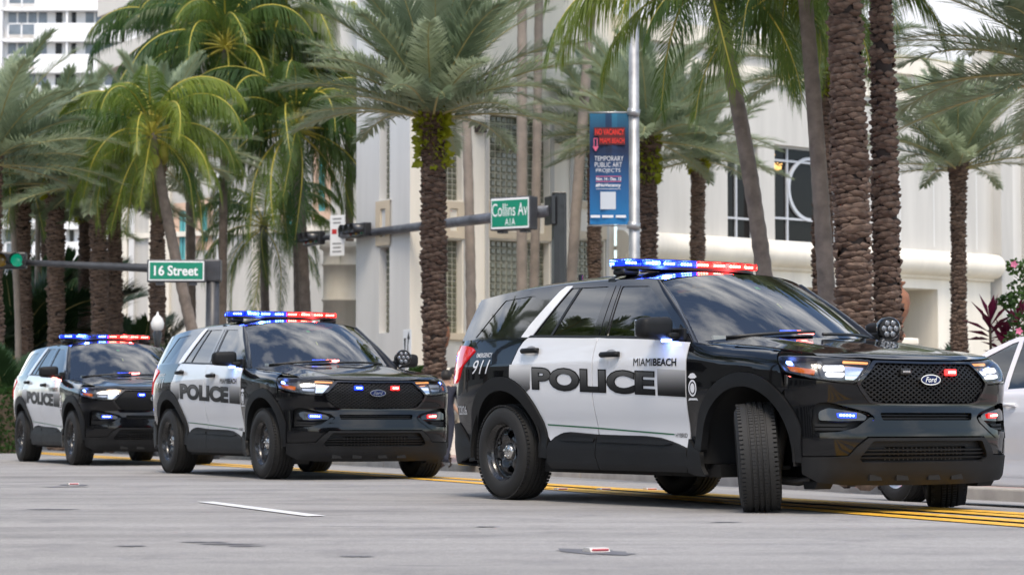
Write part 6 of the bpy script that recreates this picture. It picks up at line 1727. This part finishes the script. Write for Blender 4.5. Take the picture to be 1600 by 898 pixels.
# ti plant
p = g(1571, 33); o = empty('ti_plant', p); tag(o, 'dark red leaved ti plant above the white car', 'plant')
zt_ = at(1571, 470, 33).z - p.z
rr = random.Random(5)
for st in range(3):
    x = (st - 1) * .16; hh = zt_ - .25 - .25 * (st % 2)
    m = MB(); m.tube([(x, 0, 0), (x * 1.2, .03, hh)], .018, 6); m.build('stem', WOOD, o)
    for k in range(16):
        a = k * 2.4; e = R(75 - 70 * k / 16); l = rr.uniform(.38, .55); d = Vector((math.cos(a) * math.cos(e), math.sin(a) * math.cos(e), math.sin(e))); w = d.cross(Vector((0, 0, 1))).normalized() * .055
        b = Vector((x * 1.2, .03, hh - .02 * k)); m = MB()
        m.add([b, b + d * l * .45 + w, b + d * l + Vector((0, 0, -.10)), b + d * l * .45 - w], [(0, 1, 2), (0, 2, 3)]); m.build('leaf', TIL, o)
# hibiscus
p = g(1606, 32); o = empty('hibiscus_bush', p); tag(o, 'flowering hibiscus bush with pink blooms at the right edge', 'bush')
m = MB()
for (x, z) in ((-.20, 2.2), (.0, 2.5), (.2, 2.0), (-.30, 1.7)): m.tube([(0, 0, 0), (x * .5, 0, z * .55), (x, 0, z)], [.03, .02, .01], 6)
m.build('stems', WOOD, o)
for i, (px, py, s_) in enumerate(((1590, 418, .16), (1600, 450, .22), (1574, 470, .14), (1597, 500, .2), (1590, 530, .18), (1605, 470, .3))):
    q = at(px, py, 32) - p; leaf_cloud('leaf_cluster', q, (s_, s_, s_ * .8), 110, .085, GREENL, o, 40 + i)
for i, (px, py) in enumerate(((1584, 413), (1592, 517))):
    q = at(px, py, 31.7) - p; m = MB()
    for k in range(5):
        a = 2 * math.pi * k / 5; d = Vector((math.cos(a), -.35, math.sin(a))); w = Vector((-math.sin(a), 0, math.cos(a))) * .02; m.add([q, q + d * .03 + w, q + d * .055, q + d * .03 - w], [(0, 1, 2, 3)])
    m.build('flower', PINK, o)
# hedges
def hedge(px0, px1, py0, d, lab, seed):
    a, b = g(px0, d), g(px1, d); zt_ = at(px0, py0, d).z; o = empty('hedge', (a + b) / 2); tag(o, lab, 'hedge', 'clipped hedges')
    L = (b - a).length; h_ = zt_ - a.z
    m = MB(); m.box((0, 0, h_ * .46), (L * .96, .6, h_ * .9)); m.build('inner_mass', WOOD, o)
    rr = random.Random(seed); m = MB()
    for _ in range(int(900 * max(1, L * .8))):
        f = rr.random(); q = Vector((rr.uniform(-L / 2, L / 2), -.35 + rr.uniform(-.06, .06), rr.uniform(0, h_))) if f < .65 else Vector((rr.uniform(-L / 2, L / 2), rr.uniform(-.35, .35), h_ * .95 + rr.uniform(-.04, .08)))
        d_ = Vector((rr.uniform(-1, 1), -rr.random(), rr.uniform(-.5, 1))).normalized(); l = rr.uniform(.05, .10); w = d_.cross(Vector((rr.random(), 1, rr.random()))).normalized() * l * .35
        m.add([q, q + d_ * l * .5 + w, q + d_ * l, q + d_ * l * .5 - w], [(0, 1, 2, 3)])
    tag(m.build('leaves', GREENL, o), kind='stuff')
hedge(-40, 32, 606, 44, 'clipped green hedge at the left edge behind the rearmost suv', 1)
hedge(640, 668, 573, 47, 'small green hedge beside the thick date palm trunk', 2)
# low white wall behind the left trunks
m = MB(); a, b = g(-60, 72), g(420, 72)
o = empty('garden_wall', a); tag(o, 'low white garden wall behind the left palm trunks', 'wall')
m.box(((b - a).x / 2, 0, .8), ((b - a).x, .25, 1.6)); m.build('wall', WHITEW, o)
m = MB(); m.box(((b - a).x / 2, -.003, 1.66), ((b - a).x + .1, .36, .12)); m.build('coping', CREAM, o)
# planter wall in front of the hotel
m = MB(); a, b = g(600, 51), g(900, 55); o = empty('planter', a); tag(o, 'low cream planter wall in front of the glass block bays', 'planter')
d_ = b - a; L = d_.length; o.rotation_euler = (0, 0, math.atan2(d_.y, d_.x))
zt_ = at(700, 585, 52).z - a.z
m.box((L / 2, 0, zt_ / 2), (L, .4, zt_), bev=.02); m.build('wall', CREAM, o)
m = MB(); m.box((L / 2, 0, zt_ + .045), (L + .1, .52, .09), bev=.02); m.build('coping', CREAM, o)

# ================================================================== white car at the right edge
def white_sedan():
    PEARL = pmat('pearl_white_paint', (.74, .74, .76), .2, coat=.8)
    o = empty('white_sedan', (4.685, 20.05, -.10), R(113)); tag(o, 'white sedan behind the nearest suv, cut by the right picture edge', 'car')
    def w(x, z):
        x = np.asarray(x, float); z = np.asarray(z, float)
        pl = .905 - .10 * np.clip((np.abs(x) - 1.3) / 1.05, 0, 1) ** 2.2
        sec = np.interp(z, [.18, .26, .40, .55, .70, .80, .90, .97], [-.06, -.015, -.025, -.012, 0.0, -.005, -.03, -.07])
        return pl + sec
    F = lambda p, z: np.stack([-np.asarray(p, float), w(-np.asarray(p, float), z), np.asarray(z, float)], 1)
    Wg = lambda x, z: .835 - .22 * np.clip((z - .93) / .47, -.2, 1.2) ** 1.1 * 1.0 - .05 * np.clip(np.abs(x + .2) - .9, 0, 2) ** 2 if np.all(z >= .93) else .835 - .22 * np.clip((z - .93) / .47, 0, 1.2) ** 1.1 - .05 * np.clip(np.abs(x + .2) - .9, 0, 2) ** 2
    FGs = lambda p, z: np.stack([-np.asarray(p, float), Wg(-np.asarray(p, float), np.asarray(z, float)), np.asarray(z, float)], 1)
    WR = .330
    def arch(cx, r, a0, a1): return [(-(cx + r * math.cos(R(a))), WR + r * math.sin(R(a))) for a in np.linspace(a0, a1, 22)]
    belt = pchip([-2.3, -1.4, -.5, .5, 1.0, 1.5, 2.2], [.99, .975, .955, .930, .905, .865, .72])
    top = [(-x, float(belt(x))) for x in np.linspace(2.20, -2.30, 30)]
    low = [(2.28, .45), (2.2, .26)] + [(1.79, .24)] + arch(-1.375, .375, 196, -16)[::1] + [(.97, .20), (-.97, .20)] + arch(1.375, .375, 196, -16) + [(-1.80, .24), (-2.25, .28), (-2.25, .6)]
    surf(F, 'body_side', top + low, PEARL, o, step=.06, rim=.03)
    for s in (1, -1):
        for x in (.98, -.12, -1.05):
            m = MB(); V = []
            for z in np.linspace(.28, float(belt(x)) - .02, 12): q = F(np.array([-x]), np.array([z]))[0]; V += [(x - .003, s * (q[1] + .0015), z), (x + .003, s * (q[1] + .0015), z)]
            m.add(V, [(2 * i, 2 * i + 1, 2 * i + 3, 2 * i + 2) for i in range(11)]); m.build('door_gap', RUBBER_TRIM, o)
        for x in (-.32, -1.12):
            q = F(np.array([-x]), np.array([.84]))[0]; m = MB(); m.tube([(x - .10, s * (q[1] + .012), .84), (x, s * (q[1] + .035), .845), (x + .10, s * (q[1] + .012), .84)], .016, 8); m.build('door_handle', PEARL, o)
        m = MB(); m.box((.62, s * .97, 1.0), (.14, .20, .13), bev=.04); m.build('mirror', PEARL, o)
        m = MB(); m.box((0, s * .84, .235), (1.9, .08, .10), bev=.02); m.build('sill', PEARL, o)
    wf = [(-.80, .945), (-.66, 1.02), (-.30, 1.235), (.02, 1.345), (.10, 1.36), (.13, .965), (-.3, .955)]
    wr_ = [(.19, .968), (.16, 1.365), (.65, 1.345), (1.05, 1.20), (1.32, 1.03), (1.25, 1.0)]
    hs = [(-1.02, .90), (-.66, 1.09), (-.30, 1.295), (.05, 1.395), (.5, 1.41), (.9, 1.36), (1.3, 1.20), (1.62, 1.02), (1.62, .97)] + [(-x, float(belt(x)) - .006) for x in np.linspace(-1.5, .95, 14)]
    surf(FGs, 'window_frame', hs, PEARL, o, holes=[wf, wr_], step=.06, rim=.012)
    surf(FGs, 'front_side_window', wf, glassmat('sedan_glass', (.10, .12, .12), 1.6), o, step=.1, off=-.006, rim=0)
    surf(FGs, 'rear_side_window', wr_, MATS['sedan_glass'], o, step=.1, off=-.006, rim=0)
    def grid(F, us, vs, name, mat):
        U, Vv = np.meshgrid(us, vs, indexing='ij'); P = F(U.ravel(), Vv.ravel()); m = MB(); k = len(vs)
        m.add([tuple(p) for p in P], [(i * k + j, (i + 1) * k + j, (i + 1) * k + j + 1, i * k + j + 1) for i in range(len(us) - 1) for j in range(k - 1)], True); return m.build(name, mat, o)
    zr = pchip([-1.62, -1.3, -.9, -.5, -.05, .30, .66, 1.02], [1.02, 1.20, 1.36, 1.41, 1.395, 1.295, 1.09, .90])
    def top_(x, a): z = zr(x); return np.stack([x + .10 * (1 - a * a) * np.sign(x) * (np.abs(x) > .3), a * (Wg(x, np.maximum(z, .93)) - .01), z + .05 * (1 - np.abs(a) ** 2.3)], -1)
    grid(top_, np.linspace(-.85, .10, 14), np.linspace(-1, 1, 17), 'roof', PEARL)
    grid(top_, np.linspace(.10, 1.0, 12), np.linspace(-.96, .96, 17), 'windshield', MATS['sedan_glass'])
    grid(top_, np.linspace(-1.6, -.85, 10), np.linspace(-.96, .96, 17), 'rear_window', MATS['sedan_glass'])
    def hood_(x, a): return np.stack([x, a * (w(x, np.full_like(x, .80)) - .06), belt(x) + .03 * (1 - a * a)], -1)
    grid(hood_, np.linspace(.9, 2.2, 14), np.linspace(-1, 1, 17), 'hood', PEARL); grid(hood_, np.linspace(-2.3, -1.45, 8), np.linspace(-1, 1, 17), 'boot_lid', PEARL)
    for s in (1, -1):
        m = MB(); m.box((s * 2.22, 0, .5), (.16, 1.55, .5), bev=.07); m.build('bumper', PEARL, o)
        for cx in (1.375, -1.375):
            wh = empty('wheel', (cx, s * .80, WR)); wh.parent = o; wh.rotation_euler = (0, 0, 0 if s > 0 else math.pi); wh.scale = (WR / RW,) * 3
            for nm, me in WHEEL_MESHES[:1]: new_obj(nm, me, None, wh)
            m = MB(); m.lathe([(.243, .118), (.235, .105), (.20, .09), (.06, .10), (.0, .10)], 36, 'Y'); m.build('rim', pmat('alloy', (.55, .56, .58), .3, metal=.9) if 'alloy' not in MATS else MATS['alloy'], wh)
    m = MB(); m.box((0, 0, .32), (3.9, 1.5, .24)); m.box((0, 0, .6), (1.9, 1.6, .5)); m.build('underbody', DARK, o)
    m = MB()
    for y in (-.37, .37): m.box((-.15, y, .9), (.16, .48, .7), Matrix.Rotation(-.2, 3, 'Y'), bev=.06)
    m.build('seats', INTERIOR, o)
white_sedan()

# ================================================================== pedestrians
def person(p, rz, label, shirt, lower, bare_from, stride, height=1.62, seed=0, shoe=(.02, .02, .022), lower_end=.08):
    """one continuous body grown on a skeleton; facing local +x"""
    s_ = height / 1.75
    J = {'pel': (0, 0, .95), 'sp': (.0, 0, 1.15), 'ch': (.01, 0, 1.36), 'nk': (.0, 0, 1.50), 'hd': (.03, 0, 1.60), 'ht': (.02, 0, 1.70)}
    E = [('pel', 'sp'), ('sp', 'ch'), ('ch', 'nk'), ('nk', 'hd'), ('hd', 'ht')]
    rad = {'pel': (.15, .12), 'sp': (.15, .11), 'ch': (.17, .12), 'nk': (.058, .06), 'hd': (.085, .10), 'ht': (.065, .075)}
    for sd, k in ((1, 'l'), (-1, 'r')):
        f = stride * sd
        J.update({k + 'hip': (0, sd * .09, .90), k + 'kn': (.22 * f + .03, sd * .10, .50), k + 'an': (.42 * f - (.10 if f < 0 else 0), sd * .10, .09 + (.05 if f < 0 else 0)), k + 'to': (.42 * f + .17 - (.12 if f < 0 else 0), sd * .11, .035),
                  k + 'sh': (.0, sd * .19, 1.42), k + 'el': (-.10 * f - .03, sd * .25, 1.14), k + 'wr': (-.22 * f + .06, sd * .25, .91), k + 'ha': (-.24 * f + .09, sd * .245, .81)})
        rad.update({k + 'hip': (.095, .10), k + 'kn': (.058, .062), k + 'an': (.040, .045), k + 'to': (.042, .028), k + 'sh': (.065, .06), k + 'el': (.043, .043), k + 'wr': (.028, .030), k + 'ha': (.022, .038)})
        E += [('pel', k + 'hip'), (k + 'hip', k + 'kn'), (k + 'kn', k + 'an'), (k + 'an', k + 'to'), ('ch', k + 'sh'), (k + 'sh', k + 'el'), (k + 'el', k + 'wr'), (k + 'wr', k + 'ha')]
    names = list(J); me = bpy.data.meshes.new('person'); me.from_pydata([J[n] for n in names], [(names.index(a), names.index(b)) for a, b in E], []); me.update()
    ob = bpy.data.objects.new('tmp', me); COL.objects.link(ob)
    md = ob.modifiers.new('s', 'SKIN'); md.use_smooth_shade = True
    lay = me.skin_vertices[0].data if me.skin_vertices else None
    if lay is None:
        bpy.context.view_layer.objects.active = ob; lay = me.skin_vertices[0].data
    for i, n in enumerate(names): lay[i].radius = rad[n]; lay[i].use_root = (n == 'pel')
    sb = ob.modifiers.new('u', 'SUBSURF'); sb.levels = 2; sb.render_levels = 2
    dg = bpy.context.evaluated_depsgraph_get(); bme = bpy.data.meshes.new_from_object(ob.evaluated_get(dg)); bpy.data.objects.remove(ob)
    root = empty('person', p, rz); root.scale = (s_,) * 3; tag(root, label, 'person')
    SK = MATS.get('skin') or pmat('skin', (.42, .25, .17), .5); HAIR = MATS.get('hair') or pmat('hair', (.015, .012, .010), .6)
    for mt in (SK, pmat('shirt%d' % seed, shirt, .85, var=.15, vscale=8), pmat('trousers%d' % seed, lower, .85, var=.15, vscale=8), pmat('shoe%d' % seed, shoe, .5)): bme.materials.append(mt)
    for f in bme.polygons:
        c = f.center; arm = abs(c.y) > .205 and c.z < 1.5
        f.material_index = 0 if (c.z > 1.47 or (arm and c.z < 1.16)) else 1 if (c.z > .93 or arm) else 3 if c.z < .075 else 2 if c.z > bare_from else 0
        f.use_smooth = True
    new_obj('body', bme, None, root)
    m = MB(); m.ball((.012, 0, 1.665), .118, (1.02, .84, .95), 16, 10)
    for i, v in enumerate(m.v):
        x, y, z = v
        if x > .07 and z < 1.68: m.v[i] = (.05, y * .9, max(z, 1.68))
    m.build('hair', HAIR, root)
    for sd in (1, -1):
        m = MB(); m.ball((.02, sd * .092, 1.615), .03, (.6, .35, 1), 8, 6); m.build('ear', SK, root)
        m = MB(); m.ball((.118, sd * .033, 1.635), .011, (.7, 1, .7), 8, 6); m.build('eye', HAIR, root)
        w_ = J['lha' if sd > 0 else 'rha']
        for q in range(5):
            th = q == 4; m = MB(); b0 = Vector((w_[0] + (.028 - .018 * q if not th else .03), w_[1] - sd * (.0 if not th else .012), w_[2] + (.0 if not th else .05))); L = (.062, .072, .068, .052, .05)[q]
            d1 = Vector((.15 if not th else .7, -sd * .12, -1 if not th else -.7)).normalized(); d2 = Vector((.45 if not th else .5, -sd * .35, -.85)).normalized()
            m.tube([b0, b0 + d1 * L * .55, b0 + d1 * L * .55 + d2 * L * .5], [.009, .0085, .006], 6); m.build('finger', SK, root)
    m = MB(); m.ball((.125, 0, 1.605), .016, (1, .7, 1.3), 8, 6); m.build('nose', SK, root)
    m = MB(); m.box((.112, 0, 1.565), (.01, .045, .008), bev=.002); m.build('mouth', TIL, root)
    return root
person(g(697, 40.5), R(75), 'dark haired pedestrian in navy shirt walking away between two suvs', (.018, .020, .035), (.02, .022, .035), -1, .55, 1.60, 1, shoe=(.3, .3, .3))
person(g(709, 41.5), R(-20), 'pedestrian in pale shorts with bare legs beside the yellow hydrant', (.35, .33, .30), (.42, .36, .28), .55, .75, 1.66, 2)
# ================================================================== the three police SUVs
suv = make_suv()
suv.location = (0.73295, 19.45549, 0); suv.rotation_euler = (0, 0, R(-57.036))
suv_b = copy_tree(suv); suv_b.location = (-3.10278, 28.36516, 0); suv_b.rotation_euler = (0, 0, R(-63.264))
suv_c = copy_tree(suv); suv_c.location = (-6.32009, 35.88568, 0); suv_c.rotation_euler = (0, 0, R(-65.833))
for o, t in ((suv, 'nearest police suv at the right, its front wheels turned towards us'), (suv_b, 'middle police suv of the three, wheels straight, blue grille light lit'), (suv_c, 'rearmost police suv at the left edge with a gap in its light bar')):
    tag(o, t, 'police car', 'police suvs parked in a row')
def all_children(o):
    for c in o.children:
        yield c
        yield from all_children(c)
def setmat(o, mat):
    o.data = o.data.copy(); o.data.materials.clear(); o.data.materials.append(mat)
HEADOFF = pmat('headlamp_unlit', (.45, .47, .50), .12, metal=.5)
def light_state(root, st, heads, steer=0.0):
    for c in all_children(root):
        k = c.get('slot')
        if c.name.split('.')[0] in ('upper_beam', 'lower_beam') and not heads: setmat(c, HEADOFF)
        if c.name.split('.')[0] == 'side_flasher' and heads is None: setmat(c, LEDOFF)
        if k is None: continue
        if k in st: setmat(c, st[k])
        if k in ('FL', 'FR') and steer:
            c.rotation_euler.z += steer; c.rotation_euler.x = R(4) * (1 if k == 'FL' else -1)
        del c['slot']
bars = {('bar_led%d' % k): (BARBLUE if k < 4 else BARRED) for k in range(8)}
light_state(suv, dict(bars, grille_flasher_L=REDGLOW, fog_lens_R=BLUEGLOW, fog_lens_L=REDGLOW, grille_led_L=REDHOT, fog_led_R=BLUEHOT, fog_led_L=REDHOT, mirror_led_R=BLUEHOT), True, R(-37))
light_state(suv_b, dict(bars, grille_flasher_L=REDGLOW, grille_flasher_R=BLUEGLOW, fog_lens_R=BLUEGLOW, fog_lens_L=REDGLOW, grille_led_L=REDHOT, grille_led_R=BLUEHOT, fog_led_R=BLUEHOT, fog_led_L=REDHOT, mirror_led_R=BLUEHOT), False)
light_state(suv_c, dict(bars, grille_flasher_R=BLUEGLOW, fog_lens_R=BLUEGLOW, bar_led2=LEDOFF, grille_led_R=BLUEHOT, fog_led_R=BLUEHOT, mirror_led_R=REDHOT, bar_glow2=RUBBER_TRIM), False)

for m_ in bpy.data.materials:
    if m_.name.endswith('_core') or m_.name in ('amber_lens', 'amber_marker', 'tail_lamp_red', 'blue_led_on', 'red_led_on', 'headlamp_on', 'signal_lens', 'chandelier_glow', 'blue_glow', 'red_glow'):
        m_.cycles.emission_sampling = 'NONE'
